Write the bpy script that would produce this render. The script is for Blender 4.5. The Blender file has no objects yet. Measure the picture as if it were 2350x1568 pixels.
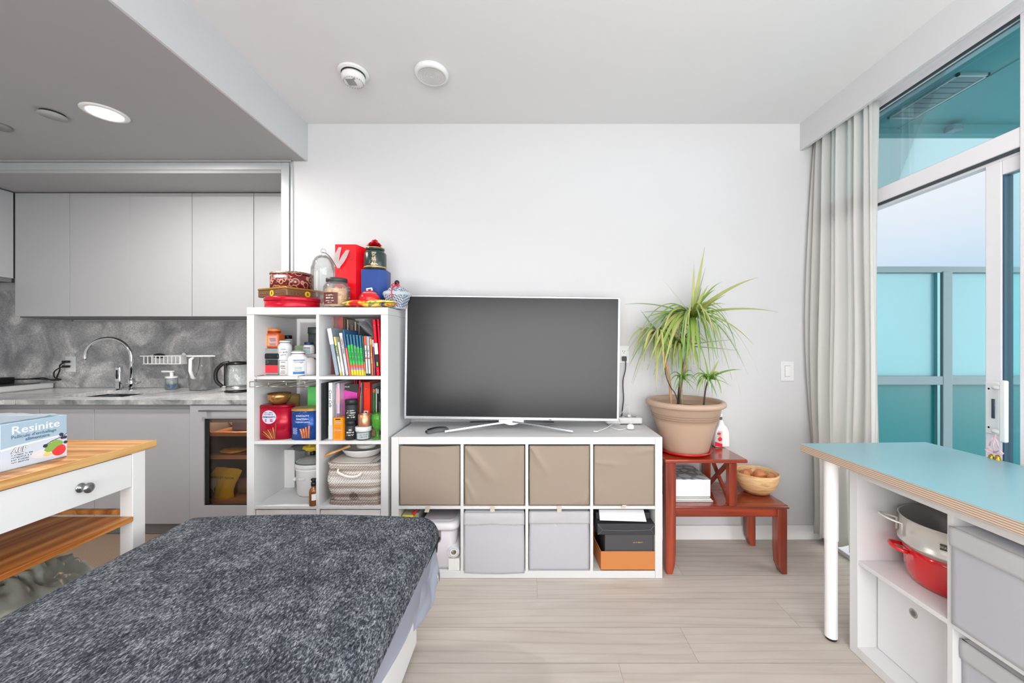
import bpy, bmesh, math, random
from mathutils import Vector, Matrix, noise
PI = math.pi
scn = bpy.context.scene
COL = scn.collection
E = 1.279            # eye height
F = 890.0            # focal length in pixels of the 2350 px frame

# ------------------------------------------------------------------ camera
cam = bpy.data.cameras.new('camera'); camo = bpy.data.objects.new('camera', cam); COL.objects.link(camo)
camo.location = (0, 0, E); camo.rotation_euler = (PI/2, 0, 0)
cam.sensor_width = 36; cam.lens = 36*F/2350; cam.shift_x = -37/2350; cam.shift_y = 1/2350
cam.clip_start = 0.02
scn.camera = camo
scn.view_settings.view_transform = 'Standard'; scn.view_settings.look = 'None'
scn.view_settings.gamma = 1; scn.view_settings.use_curve_mapping = False
scn.view_settings.exposure = 0.0
try:
    scn.cycles.max_bounces = 10; scn.cycles.diffuse_bounces = 5; scn.cycles.transparent_max_bounces = 16
    scn.cycles.sample_clamp_indirect = 4.0
    scn.cycles.caustics_reflective = False; scn.cycles.caustics_refractive = False
except Exception: pass

def X(px, d): return (px-1212)/F*d
def Z(py, d): return E-(py-785)/F*d

# ------------------------------------------------------------------ sky
w = bpy.data.worlds.new('sky'); scn.world = w; w.use_nodes = True
nt = w.node_tree; nt.nodes.clear()
def wn(t, **k):
    n = nt.nodes.new(t)
    for a, b in k.items(): setattr(n, a, b)
    return n
o_ = wn('ShaderNodeOutputWorld'); bg = wn('ShaderNodeBackground'); tc = wn('ShaderNodeTexCoord')
sep = wn('ShaderNodeSeparateXYZ'); nt.links.new(tc.outputs['Generated'], sep.inputs[0])
cr = wn('ShaderNodeValToRGB'); nt.links.new(sep.outputs['Z'], cr.inputs[0])
e = cr.color_ramp.elements
e[0].position = 0.0; e[0].color = (0.72, 0.86, 0.98, 1)
e[1].position = 0.55; e[1].color = (0.97, 0.97, 1.0, 1)
q = cr.color_ramp.elements.new(0.12); q.color = (0.60, 0.78, 0.96, 1)
q = cr.color_ramp.elements.new(0.25); q.color = (0.80, 0.90, 1.0, 1)
nz = wn('ShaderNodeTexNoise'); nz.inputs['Scale'].default_value = 1.6; nz.inputs['Detail'].default_value = 3
nt.links.new(tc.outputs['Generated'], nz.inputs['Vector'])
cr2 = wn('ShaderNodeValToRGB'); nt.links.new(nz.outputs['Fac'], cr2.inputs[0])
cr2.color_ramp.elements[0].position = 0.47; cr2.color_ramp.elements[1].position = 0.74
mx = wn('ShaderNodeMixRGB'); mx.inputs[2].default_value = (0.98, 0.97, 1.0, 1)
nt.links.new(cr2.outputs[0], mx.inputs[0]); nt.links.new(cr.outputs[0], mx.inputs[1])
nt.links.new(mx.outputs[0], bg.inputs[0]); nt.links.new(bg.outputs[0], o_.inputs[0])
bg.inputs[1].default_value = 0.96

# ------------------------------------------------------------------ lights
def light(name, kind, loc, energy, color=(1, 1, 1), rot=(0, 0, 0), **k):
    L = bpy.data.lights.new(name, kind); L.energy = energy; L.color = color
    for a, b in k.items(): setattr(L, a, b)
    o = bpy.data.objects.new(name, L); COL.objects.link(o); o.location = loc; o.rotation_euler = rot
    return o
# overcast daylight entering through the balcony glazing (wide soft sun)
def aim(v): return Vector(v).to_track_quat('-Z', 'Y').to_euler()
light('sun', 'SUN', (6, -2, 5), 4.2, (1.0, 0.99, 0.97), aim((-0.80, 0.42, -0.42)), angle=math.radians(70))
# unseen area lights added behind the camera to brighten the room
light('ceiling_fill', 'AREA', (-0.4, -0.9, 2.66), 30, (1.0, 0.985, 0.97), (0, 0, 0), shape='RECTANGLE', size=2.2, size_y=1.6)  # added overhead fill, not a known fitting
light('bounce_fill', 'AREA', (0.5, -0.7, 1.9), 84, (1.0, 0.99, 0.98), aim((0.25, 0.0, 1)), shape='RECTANGLE', size=1.2, size_y=0.8)  # added upward fill that bounces off the ceiling
light('kitchen_side_fill', 'AREA', (-2.7, -0.3, 2.42), 20, (1.0, 0.99, 0.97), aim((0.75, 0.25, -0.6)), shape='RECTANGLE', size=1.0, size_y=1.0)  # fill added on the kitchen side for faces turned to the left
light('rear_fill', 'AREA', (0.1, -2.3, 1.05), 122, (1.0, 0.99, 0.98), aim((0, 1, 0)), shape='RECTANGLE', size=3.6, size_y=1.8)  # large upright fill added at the rear wall for low front faces

# ------------------------------------------------------------------ materials
MATS = {}
def lin(c):
    if max(c) > 1.0: c = tuple(x/255 for x in c)
    return tuple(((x/12.92) if x <= 0.04045 else ((x+0.055)/1.055)**2.4) for x in c[:3])
def mat(name, color=(200, 200, 200), rough=0.5, metal=0.0, bump=0.0, bscale=60, var=0.0, vscale=8, coat=0, sheen=0, trans=0, ior=1.45, emit=None, spec=None, alpha=None):
    """named material, made once; sRGB 0-255 colour; var = noise variation, bump = surface relief"""
    if name in MATS: return MATS[name]
    m = bpy.data.materials.new(name); m.use_nodes = True; n = m.node_tree; b = n.nodes['Principled BSDF']
    c = lin(color) + (1,)
    b.inputs['Base Color'].default_value = c; b.inputs['Roughness'].default_value = rough; b.inputs['Metallic'].default_value = metal
    if coat: b.inputs['Coat Weight'].default_value = coat; b.inputs['Coat Roughness'].default_value = 0.08
    if sheen: b.inputs['Sheen Weight'].default_value = sheen
    if trans: b.inputs['Transmission Weight'].default_value = trans
    b.inputs['IOR'].default_value = ior
    if spec is not None: b.inputs['Specular IOR Level'].default_value = spec
    if emit: b.inputs['Emission Color'].default_value = lin(emit[0])+(1,); b.inputs['Emission Strength'].default_value = emit[1]
    t = n.nodes.new('ShaderNodeTexCoord')
    if var:
        z = n.nodes.new('ShaderNodeTexNoise'); z.inputs['Scale'].default_value = vscale; z.inputs['Detail'].default_value = 5
        n.links.new(t.outputs['Object'], z.inputs['Vector'])
        r = n.nodes.new('ShaderNodeValToRGB'); r.color_ramp.elements[0].position = 0.3; r.color_ramp.elements[1].position = 0.7
        r.color_ramp.elements[0].color = tuple(max(0, x*(1-var)) for x in c[:3])+(1,)
        r.color_ramp.elements[1].color = tuple(min(1, x*(1+var)) for x in c[:3])+(1,)
        n.links.new(z.outputs['Fac'], r.inputs[0]); n.links.new(r.outputs[0], b.inputs['Base Color'])
    if bump:
        z = n.nodes.new('ShaderNodeTexNoise'); z.inputs['Scale'].default_value = bscale; z.inputs['Detail'].default_value = 4
        n.links.new(t.outputs['Object'], z.inputs['Vector'])
        u = n.nodes.new('ShaderNodeBump'); u.inputs['Strength'].default_value = bump; u.inputs['Distance'].default_value = 0.004
        n.links.new(z.outputs['Fac'], u.inputs['Height']); n.links.new(u.outputs[0], b.inputs['Normal'])
    MATS[name] = m
    return m
def node_mat(name):
    m = bpy.data.materials.new(name); m.use_nodes = True; MATS[name] = m
    n = m.node_tree
    return m, n, n.nodes['Principled BSDF'], n.nodes['Material Output']
def ramp(n, stops, src):
    r = n.nodes.new('ShaderNodeValToRGB'); el = r.color_ramp.elements
    for i, (p, c) in enumerate(stops):
        x = el[i] if i < 2 else el.new(p)
        x.position = p; x.color = (lin(c) + (1,))
    n.links.new(src, r.inputs[0]); return r
def glass_mat(name, tint, gloss=0.08, rough=0.0, body=0.0):
    """thin window glass: tinted see-through plus a fresnel reflection"""
    if name in MATS: return MATS[name]
    m, n, b, out = node_mat(name); n.nodes.remove(b)
    tr = n.nodes.new('ShaderNodeBsdfTransparent'); tr.inputs[0].default_value = lin(tint)+(1,)
    gl = n.nodes.new('ShaderNodeBsdfGlossy'); gl.inputs['Roughness'].default_value = rough
    lw = n.nodes.new('ShaderNodeLayerWeight'); lw.inputs[0].default_value = 0.25
    ma = n.nodes.new('ShaderNodeMath'); ma.operation = 'MULTIPLY_ADD'; ma.inputs[1].default_value = 0.6; ma.inputs[2].default_value = gloss*0.1
    n.links.new(lw.outputs['Fresnel'], ma.inputs[0])
    mi = n.nodes.new('ShaderNodeMixShader'); n.links.new(ma.outputs[0], mi.inputs[0]); n.links.new(tr.outputs[0], mi.inputs[1]); n.links.new(gl.outputs[0], mi.inputs[2])
    last = mi
    if body:
        df = n.nodes.new('ShaderNodeBsdfDiffuse'); df.inputs[0].default_value = lin(tint)+(1,)
        m2 = n.nodes.new('ShaderNodeMixShader'); m2.inputs[0].default_value = body
        n.links.new(mi.outputs[0], m2.inputs[1]); n.links.new(df.outputs[0], m2.inputs[2]); last = m2
    n.links.new(last.outputs[0], out.inputs[0])
    return m
def frosted_mat(name, col):
    m, n, b, out = node_mat(name); n.nodes.remove(b)
    c = lin(col)+(1,)
    df = n.nodes.new('ShaderNodeBsdfDiffuse'); df.inputs[0].default_value = c
    tl = n.nodes.new('ShaderNodeBsdfTranslucent'); tl.inputs[0].default_value = c
    mi = n.nodes.new('ShaderNodeMixShader'); mi.inputs[0].default_value = 0.6
    n.links.new(df.outputs[0], mi.inputs[1]); n.links.new(tl.outputs[0], mi.inputs[2])
    gl = n.nodes.new('ShaderNodeBsdfGlossy'); gl.inputs['Roughness'].default_value = 0.25
    m2 = n.nodes.new('ShaderNodeMixShader'); m2.inputs[0].default_value = 0.06
    n.links.new(mi.outputs[0], m2.inputs[1]); n.links.new(gl.outputs[0], m2.inputs[2]); n.links.new(m2.outputs[0], out.inputs[0])
    return m
def wood_mat(name, c1, c2, c3, axis='X', scale=1.0, rough=0.4, coat=0.0, bump=0.1):
    """streaky wood grain running along an axis"""
    m, n, b, out = node_mat(name)
    t = n.nodes.new('ShaderNodeTexCoord'); mp = n.nodes.new('ShaderNodeMapping')
    s = {'X': (1.2, 26, 26), 'Y': (26, 1.2, 26), 'Z': (26, 26, 1.2)}[axis]
    mp.inputs['Scale'].default_value = tuple(x*scale for x in s); n.links.new(t.outputs['Object'], mp.inputs[0])
    z = n.nodes.new('ShaderNodeTexNoise'); z.inputs['Scale'].default_value = 1.3; z.inputs['Detail'].default_value = 6; z.inputs['Distortion'].default_value = 0.6
    n.links.new(mp.outputs[0], z.inputs['Vector'])
    r = ramp(n, [(0.40, c1), (0.60, c3), (0.5, c2)], z.outputs['Fac'])
    n.links.new(r.outputs[0], b.inputs['Base Color']); b.inputs['Roughness'].default_value = rough
    if coat: b.inputs['Coat Weight'].default_value = coat; b.inputs['Coat Roughness'].default_value = 0.12
    if bump:
        u = n.nodes.new('ShaderNodeBump'); u.inputs['Strength'].default_value = bump; u.inputs['Distance'].default_value = 0.002
        n.links.new(z.outputs['Fac'], u.inputs['Height']); n.links.new(u.outputs[0], b.inputs['Normal'])
    return m

m_wall = mat('wall_paint', (208, 208, 210), 0.85, bump=0.03, bscale=300)
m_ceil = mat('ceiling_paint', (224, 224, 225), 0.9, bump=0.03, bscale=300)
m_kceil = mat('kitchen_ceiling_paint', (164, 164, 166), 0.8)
m_trim = mat('white_trim', (236, 236, 236), 0.35)
m_white = mat('white_laminate', (216, 216, 217), 0.55, bump=0.01, bscale=500)
m_whitep = mat('white_plastic', (232, 232, 232), 0.3)
m_black = mat('black_plastic', (22, 23, 25), 0.35)
m_chrome = mat('chrome', (225, 226, 228), 0.08, 1.0)
m_steel = mat('brushed_steel', (190, 190, 188), 0.28, 1.0)
m_dark = mat('dark_gap', (30, 30, 32), 0.8)
m_cab = mat('grey_cabinet_lacquer', (172, 171, 175), 0.42)
m_upcab = mat('grey_upper_lacquer', (166, 166, 168), 0.38)
m_alu = mat('aluminium_frame', (196, 199, 201), 0.35, 0.4)
m_winf = mat('white_window_frame', (232, 230, 234), 0.35)
m_pvc = mat('balcony_metal', (120, 146, 154), 0.4)
m_glasst = glass_mat('teal_glass', (230, 250, 252))
m_glassc = glass_mat('clear_glass', (250, 253, 253))
m_clear = glass_mat('clear_plastic', (254, 254, 254), gloss=0.1, body=0.012)
m_jar = glass_mat('clear_jar_glass', (251, 253, 253), gloss=0.2, body=0.05)

# ------------------------------------------------------------------ mesh builder
class MB:
    def __init__(s): s.bm = bmesh.new(); s.rnd = None
    def _new(s, geom_faces, mi, smooth=False):
        for f in geom_faces:
            f.material_index = mi; f.smooth = smooth
    def box(s, x0, x1, y0, y1, z0, z1, bev=0.0, mi=0, seg=2):
        if x0 > x1: x0, x1 = x1, x0
        if y0 > y1: y0, y1 = y1, y0
        if z0 > z1: z0, z1 = z1, z0
        r = bmesh.ops.create_cube(s.bm, size=1.0)
        vs = r['verts']
        for v in vs: v.co = Vector(((x0+x1)/2+v.co.x*(x1-x0), (y0+y1)/2+v.co.y*(y1-y0), (z0+z1)/2+v.co.z*(z1-z0)))
        fs = list({f for v in vs for f in v.link_faces}); s._new(fs, mi)
        if bev > 0:
            bev = min(bev, 0.49*min(x1-x0, y1-y0, z1-z0))
            es = list({e for v in vs for e in v.link_edges})
            q = bmesh.ops.bevel(s.bm, geom=es, offset=bev, segments=seg, profile=0.5, affect='EDGES')
            s._new(q['faces'], mi, True)
        return s
    def lathe(s, prof, c=(0, 0, 0), seg=32, mi=0, axis='Z', sx=1.0, sy=1.0, smooth=True, closed=False):
        rings = []
        for (r, z) in prof:
            if r < 1e-6: rings.append([s.bm.verts.new((0, 0, z))])
            else: rings.append([s.bm.verts.new((r*math.cos(2*PI*i/seg)*sx, r*math.sin(2*PI*i/seg)*sy, z)) for i in range(seg)])
        fs = []
        pairs = list(zip(rings, rings[1:]))
        for a, b in pairs:
            for i in range(seg):
                j = (i+1) % seg
                if len(a) == 1 and len(b) == 1: continue
                if len(a) == 1: q = (a[0], b[j], b[i])
                elif len(b) == 1: q = (a[i], a[j], b[0])
                else: q = (a[i], a[j], b[j], b[i])
                try: fs.append(s.bm.faces.new(q))
                except ValueError: pass
        s._new(fs, mi, smooth)
        M = Matrix.Translation(Vector(c))
        if axis == 'Y': M = M @ Matrix.Rotation(PI/2, 4, 'X')
        if axis == 'X': M = M @ Matrix.Rotation(PI/2, 4, 'Y')
        for ring in rings:
            for v in ring: v.co = M @ v.co
        return s
    def cyl(s, c, r, h, seg=24, mi=0, axis='Z', bev=0.0, r2=None):
        r2 = r if r2 is None else r2
        if bev: prof = [(0, 0), (r-bev, 0), (r, bev), (r2, h-bev), (r2-bev, h), (0, h)]
        else: prof = [(0, 0), (r, 0), (r2, h), (0, h)]
        n0 = len(s.bm.faces)
        s.lathe(prof, c, seg, mi, axis); s.bm.normal_update()
        s.bm.faces.ensure_lookup_table()
        for f in s.bm.faces[n0:]:
            f.smooth = True
        for e in s.bm.edges:
            if len(e.link_faces) == 2 and e.smooth:
                a, b = e.link_faces
                try:
                    if a.normal.length and b.normal.length and a.normal.angle(b.normal) > 0.9: e.smooth = False
                except Exception: pass
        return s
    def tube(s, pts, r, seg=8, mi=0, cap=True, flat=1.0):
        pts = [Vector(p) for p in pts]; rings = []
        t = (pts[1]-pts[0]).normalized(); up = Vector((0, 0, 1)) if abs(t.z) < 0.9 else Vector((1, 0, 0))
        nrm = (up - t*up.dot(t)).normalized()
        for i, p in enumerate(pts):
            if 0 < i < len(pts)-1: t = ((pts[i+1]-p).normalized()+(p-pts[i-1]).normalized())
            elif i: t = p-pts[i-1]
            else: t = pts[1]-p
            t = t.normalized() if t.length > 1e-9 else Vector((0, 0, 1))
            nrm = (nrm - t*nrm.dot(t)); nrm = nrm.normalized() if nrm.length > 1e-9 else Vector((1, 0, 0))
            bn = t.cross(nrm)
            rr = r[i] if isinstance(r, (list, tuple)) else r
            rings.append([s.bm.verts.new(p + nrm*rr*math.cos(2*PI*k/seg)*flat + bn*rr*math.sin(2*PI*k/seg)) for k in range(seg)])
        fs = []
        for a, b in zip(rings, rings[1:]):
            for k in range(seg):
                l = (k+1) % seg
                fs.append(s.bm.faces.new((a[k], a[l], b[l], b[k])))
        if cap: fs.append(s.bm.faces.new(list(reversed(rings[0])))); fs.append(s.bm.faces.new(rings[-1]))
        s._new(fs, mi, True); return s
    def ball(s, c, r, seg=16, mi=0, sx=1, sy=1, sz=1):
        q = bmesh.ops.create_uvsphere(s.bm, u_segments=seg, v_segments=max(6, seg//2), radius=1.0)
        for v in q['verts']: v.co = Vector((c[0]+v.co.x*r*sx, c[1]+v.co.y*r*sy, c[2]+v.co.z*r*sz))
        s._new(list({f for v in q['verts'] for f in v.link_faces}), mi, True); return s
    def prism(s, poly, a0, a1, plane='XZ', mi=0, bev=0.0, smooth=False):
        """poly = list of 2D points; extruded from a0 to a1 along the remaining axis"""
        def P(u, v, a):
            return {'XZ': (u, a, v), 'XY': (u, v, a), 'YZ': (a, u, v)}[plane]
        A = [s.bm.verts.new(P(u, v, a0)) for u, v in poly]; B = [s.bm.verts.new(P(u, v, a1)) for u, v in poly]
        fs = [s.bm.faces.new(A), s.bm.faces.new(list(reversed(B)))]
        n = len(poly)
        for i in range(n):
            j = (i+1) % n; f = s.bm.faces.new((A[j], A[i], B[i], B[j])); fs.append(f); f.smooth = smooth
        for f in fs: f.material_index = mi
        bmesh.ops.recalc_face_normals(s.bm, faces=fs)
        if bev:
            es = list({e for f in fs for e in f.edges})
            q = bmesh.ops.bevel(s.bm, geom=es, offset=bev, segments=2, profile=0.5, affect='EDGES'); s._new(q['faces'], mi, True)
        return s
    def quad(s, pts, mi=0):
        f = s.bm.faces.new([s.bm.verts.new(p) for p in pts]); f.material_index = mi; return s
    def grid(s, fn, nu, nv, mi=0, thick=0.0, smooth=True):
        """fn(u,v)->point, u,v in 0..1; optional thickness"""
        V = [[s.bm.verts.new(fn(i/nu, j/nv)) for j in range(nv+1)] for i in range(nu+1)]
        fs = []
        for i in range(nu):
            for j in range(nv):
                fs.append(s.bm.faces.new((V[i][j], V[i+1][j], V[i+1][j+1], V[i][j+1])))
        s._new(fs, mi, smooth)
        if thick:
            q = bmesh.ops.solidify(s.bm, geom=fs, thickness=thick)
            for g in q['geom']:
                if isinstance(g, bmesh.types.BMFace): g.material_index = mi; g.smooth = smooth
        return s
    def xform(s, M):
        for v in s.bm.verts: v.co = M @ v.co
        return s
    def build(s, name, mats, parent=None, label=None, keep=False):
        if not isinstance(mats, (list, tuple)): mats = [mats]
        me = bpy.data.meshes.new(name)
        for f in s.bm.faces: pass
        bmesh.ops.recalc_face_normals(s.bm, faces=s.bm.faces)
        if parent is not None: off = wloc(parent)
        elif keep: off = Vector((0, 0, 0))
        else:
            vs = [v.co for v in s.bm.verts]
            mn = [min(v[i] for v in vs) for i in range(3)]; mxx = [max(v[i] for v in vs) for i in range(3)]
            off = Vector(((mn[0]+mxx[0])/2, (mn[1]+mxx[1])/2, mn[2]))
        for v in s.bm.verts: v.co -= off
        s.bm.to_mesh(me); s.bm.free()
        for m in mats: me.materials.append(m)
        o = bpy.data.objects.new(name, me); COL.objects.link(o)
        if parent is not None: o.parent = parent
        else: o.location = off
        if label: o['label'] = label
        return o
LOCAL = set()      # roots whose parts are modelled in the root's own frame
def wloc(o):
    v = Vector((0, 0, 0)); q = o
    while q is not None:
        if q.name in LOCAL: return v
        q = q.parent
    while o is not None: v += o.location; o = o.parent
    return v
def thing(name, label, cat, loc=(0, 0, 0), group=None):
    o = bpy.data.objects.new(name, None); COL.objects.link(o); o.location = loc; o.empty_display_size = 0.05
    o['label'] = label; o['category'] = cat
    if group: o['group'] = group
    return o
def tag(o, label, cat, group=None):
    o['label'] = label; o['category'] = cat
    if group: o['group'] = group
    return o
def struct(o): o['kind'] = 'structure'; return o
def bx(name, m, x0, x1, y0, y1, z0, z1, bev=0.0, parent=None, label=None):
    return MB().box(x0, x1, y0, y1, z0, z1, bev).build(name, m, parent, label)
def spin(root, ax='Z', deg=0):
    i = 'XYZ'.index(ax); root.rotation_euler[i] = math.radians(deg); return root
def copy_thing(root, loc, label=None, rot=None):
    def cp(o, par):
        c = o.copy(); COL.objects.link(c); c.parent = par
        for ch in o.children: cp(ch, c)
        return c
    r = cp(root, None); r.location = loc
    if rot is not None: r.rotation_euler = rot
    if label: r['label'] = label
    return r
def text(strs, size, mapfn, m, parent, name='lettering', align='CENTER', extr=0.0004, bold=0.0, shear=0.0, lh=1.25, sx=1.0):
    """lettering as thin raised mesh; mapfn(x, y, h) -> world point (x right, y up, h out of the surface)"""
    bm = bmesh.new()
    if isinstance(strs, str): strs = [strs]
    for k, st in enumerate(strs):
        sz = size
        if isinstance(st, tuple): st, sz = st
        if st.startswith('~'):      # print too small to read in the photo: rows of tiny strokes, one per character
            rr = random.Random(len(st)+k); n_ = len(st)-1; W_ = n_*sz*0.55; x_ = -W_/2 if align == 'CENTER' else 0.0
            for ch in st[1:]:
                if ch != ' ':
                    h0 = rr.choice((0.0, 0.0, 0.25))*sz; h1 = rr.choice((0.45, 0.62, 0.7))*sz; q_ = bmesh.ops.create_cube(bm, size=1.0)
                    for v in q_['verts']: v.co = Vector(((x_+sz*0.21+v.co.x*sz*rr.choice((0.12, 0.30, 0.36)))*sx, (h0+h1)/2+v.co.y*(h1-h0)-k*size*lh, v.co.z*extr))
                x_ += sz*0.55
            continue
        cu = bpy.data.curves.new('t', 'FONT'); cu.body = st; cu.size = sz; cu.align_x = align; cu.extrude = extr/2; cu.resolution_u = 2
        cu.offset = bold; cu.shear = shear
        ob = bpy.data.objects.new('t', cu)
        me = bpy.data.meshes.new_from_object(ob)
        for v in me.vertices: v.co.y -= k*size*lh; v.co.x *= sx
        bm.from_mesh(me)
        bpy.data.objects.remove(ob); bpy.data.meshes.remove(me); bpy.data.curves.remove(cu)
    off = wloc(parent)
    for v in bm.verts: v.co = Vector(mapfn(v.co.x, v.co.y, v.co.z+extr/2)) - off
    me = bpy.data.meshes.new(name); bm.to_mesh(me); bm.free(); me.materials.append(m)
    o = bpy.data.objects.new(name, me); COL.objects.link(o); o.parent = parent
    return o
def front(cx, y, cz): return lambda a, b, h: (cx+a, y-h-0.0003, cz+b)
def faceX(x, cy, cz): return lambda a, b, h: (x+h+0.0003, cy+a, cz+b)        # seen from +X
def faceNX(x, cy, cz): return lambda a, b, h: (x-h-0.0003, cy-a, cz+b)       # seen from -X
def vert_front(cx, y, cz): return lambda a, b, h: (cx+b, y-h-0.0003, cz-a)   # book spine, reads downwards
def wrap(cx, cy, r, cz, a0=0.0):
    def f(a, b, h):
        t = a/r+a0; rr = r+h+0.0004
        return (cx+rr*math.sin(t), cy-rr*math.cos(t), cz+b)
    return f
def patch(mb, cx, cy, r, a0, a1, z0, z1, mi=0, n=14, th=0.0005):
    def fn(u, v):
        t = a0+(a1-a0)*u; return Vector((cx+(r+th)*math.sin(t), cy-(r+th)*math.cos(t), z0+(z1-z0)*v))
    return mb.grid(fn, n, 1, mi)
# ================================================================== the setting
WY = 2.518           # back wall plane
WX = 1.764           # face of the drapery header on the window side
ZC = 2.695; ZK = 2.452; XB = -1.43   # ceiling, dropped kitchen ceiling, bulkhead face
XL, YR = -4.35, -2.4  # left wall, wall behind the camera
XW = 1.90            # inner plane of the glazing
# floor: greige oak planks, one mesh, each plank with its own tone
def floor_material():
    m, n, b, out = node_mat('oak_floor')
    t = n.nodes.new('ShaderNodeTexCoord'); at = n.nodes.new('ShaderNodeAttribute'); at.attribute_name = 'plank'
    mp = n.nodes.new('ShaderNodeMapping'); mp.inputs['Scale'].default_value = (0.9, 7, 1)
    n.links.new(t.outputs['Object'], mp.inputs[0])
    ad = n.nodes.new('ShaderNodeVectorMath'); ad.operation = 'MULTIPLY_ADD'; ad.inputs[1].default_value = (37, 11, 5)
    n.links.new(at.outputs['Color'], ad.inputs[0]); n.links.new(mp.outputs[0], ad.inputs[2])
    z = n.nodes.new('ShaderNodeTexNoise'); z.inputs['Scale'].default_value = 2.0; z.inputs['Detail'].default_value = 8; z.inputs['Distortion'].default_value = 1.2
    n.links.new(ad.outputs[0], z.inputs['Vector'])
    z2 = n.nodes.new('ShaderNodeTexWave'); z2.inputs['Scale'].default_value = 0.9; z2.inputs['Distortion'].default_value = 9; z2.inputs['Detail'].default_value = 3; z2.bands_direction = 'Y'
    z2.inputs['Detail Scale'].default_value = 0.6
    n.links.new(ad.outputs[0], z2.inputs['Vector'])
    r = ramp(n, [(0.25, (181, 171, 162)), (0.75, (200, 191, 182)), (0.5, (191, 182, 173))], z.outputs['Fac'])
    r2 = ramp(n, [(0.0, (150, 140, 130)), (0.12, (255, 255, 255))], z2.outputs['Fac'])
    mm = n.nodes.new('ShaderNodeMixRGB'); mm.blend_type = 'MULTIPLY'; mm.inputs[0].default_value = 0.16
    n.links.new(r.outputs[0], mm.inputs[1]); n.links.new(r2.outputs[0], mm.inputs[2])
    h = n.nodes.new('ShaderNodeHueSaturation'); sp = n.nodes.new('ShaderNodeSeparateColor'); n.links.new(at.outputs['Color'], sp.inputs[0])
    ma = n.nodes.new('ShaderNodeMath'); ma.operation = 'MULTIPLY_ADD'; ma.inputs[1].default_value = 0.16; ma.inputs[2].default_value = 0.92
    n.links.new(sp.outputs[0], ma.inputs[0]); n.links.new(ma.outputs[0], h.inputs['Value']); n.links.new(mm.outputs[0], h.inputs['Color'])
    n.links.new(h.outputs[0], b.inputs['Base Color']); b.inputs['Roughness'].default_value = 0.5
    u = n.nodes.new('ShaderNodeBump'); u.inputs['Strength'].default_value = 0.08; u.inputs['Distance'].default_value = 0.002
    n.links.new(z2.outputs['Fac'], u.inputs['Height']); n.links.new(u.outputs[0], b.inputs['Normal'])
    return m
def build_floor():
    rnd = random.Random(5); bm = bmesh.new(); lay = bm.loops.layers.color.new('plank')
    def q(x0, x1, y0, y1, z, c, mi):
        f = bm.faces.new([bm.verts.new(p) for p in ((x0, y0, z), (x1, y0, z), (x1, y1, z), (x0, y1, z))])
        f.material_index = mi
        for l in f.loops: l[lay] = c
    q(XL, 1.99, YR, 3.25, -0.0015, (0, 0, 0, 1), 1)
    joints = {10: 0.046, 9: 1.22, 8: 0.68, 7: 0.36, 11: -1.0}
    k = int(math.floor(YR/0.193))
    while k*0.193 < 3.25:
        y0 = max(YR, k*0.193); y1 = min(3.25, (k+1)*0.193)
        xs = [XL]; x = joints.get(k, rnd.uniform(-1, 1)); base = x
        lst = [base+1.85*i for i in range(-5, 5)]
        xs += [v for v in lst if XL+0.05 < v < 1.94] + [1.99]
        for a, b in zip(xs, xs[1:]):
            c = (rnd.random(), rnd.random(), rnd.random(), 1)
            q(a+0.0005, b-0.0005, y0+0.0006, y1-0.0006, 0, c, 0)
        k += 1
    me = bpy.data.meshes.new('floor'); bm.to_mesh(me); bm.free()
    me.materials.append(floor_material()); me.materials.append(mat('plank_gap', (120, 110, 100), 0.9))
    o = bpy.data.objects.new('floor', me); COL.objects.link(o); struct(o)
build_floor()
struct(bx('trim_1', mat('slab', (150, 150, 150), 0.9), XL-0.2, 2.0, YR-0.2, 3.4, -0.25, -0.01))     # slab below

# back wall (solid from the kitchen opening rightwards) and the wall end in the opening
struct(MB().box(-1.523, 2.02, WY, WY+0.14, 0, ZC+0.05).box(XL, -1.523, WY, WY+0.14, ZK-0.03, ZC+0.05).build('wall_back', m_wall))
# kitchen niche: side wall right, back wall with stone backsplash, niche ceiling
struct(MB().box(-1.55, -1.40, WY+0.14, 3.34, 0, 2.5).build('wall_kitchen_right', m_wall))
struct(bx('wall_kitchen_back', m_wall, XL-0.14, -1.551, 3.2005, 3.34, 0, 2.5))
struct(bx('wall_left', m_wall, XL-0.14, XL, YR-0.1, 3.34, 0, ZC))
struct(bx('wall_rear', m_wall, XL-0.14, 2.0, YR-0.14, YR, 0, ZC+0.05))
struct(bx('ceiling', m_ceil, XB, 2.02, YR-0.1, WY, ZC, ZC+0.12))
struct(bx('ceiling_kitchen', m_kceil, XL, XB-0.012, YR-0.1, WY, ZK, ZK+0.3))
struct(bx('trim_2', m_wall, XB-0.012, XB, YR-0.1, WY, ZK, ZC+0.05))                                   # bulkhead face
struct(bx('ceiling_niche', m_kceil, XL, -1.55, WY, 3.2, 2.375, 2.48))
# drapery header on the window side, with the pocket behind it
struct(MB().box(WX, WX+0.018, YR, WY, 2.520, ZC).box(WX+0.018, 2.02, YR, WY, 2.625, ZC).build('wall_right_header', m_wall))
struct(bx('wall_right_end', m_wall, XW+0.005, 2.02, 2.46, WY, 0, 2.63))
struct(bx('baseboard_back', m_trim, -0.0, XW, WY-0.014, WY, 0, 0.092, 0.003))
# metal frame round the kitchen opening (folded door track)
def opening_frame():
    m = MB()
    m.box(-1.597, -1.545, WY-0.012, WY+0.03, 0, ZK-0.011, 0.002)
    m.box(-1.541, -1.523, WY-0.006, WY+0.05, 0, ZK-0.002, 0.002)
    m.box(XL, -1.597, WY-0.012, WY+0.03, 2.394, ZK-0.011, 0.002)
    m.box(XL, -1.53, WY-0.018, WY-0.012, ZK-0.010, ZK-0.001)
    struct(m.build('trim_3', m_alu))
opening_frame()

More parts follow.
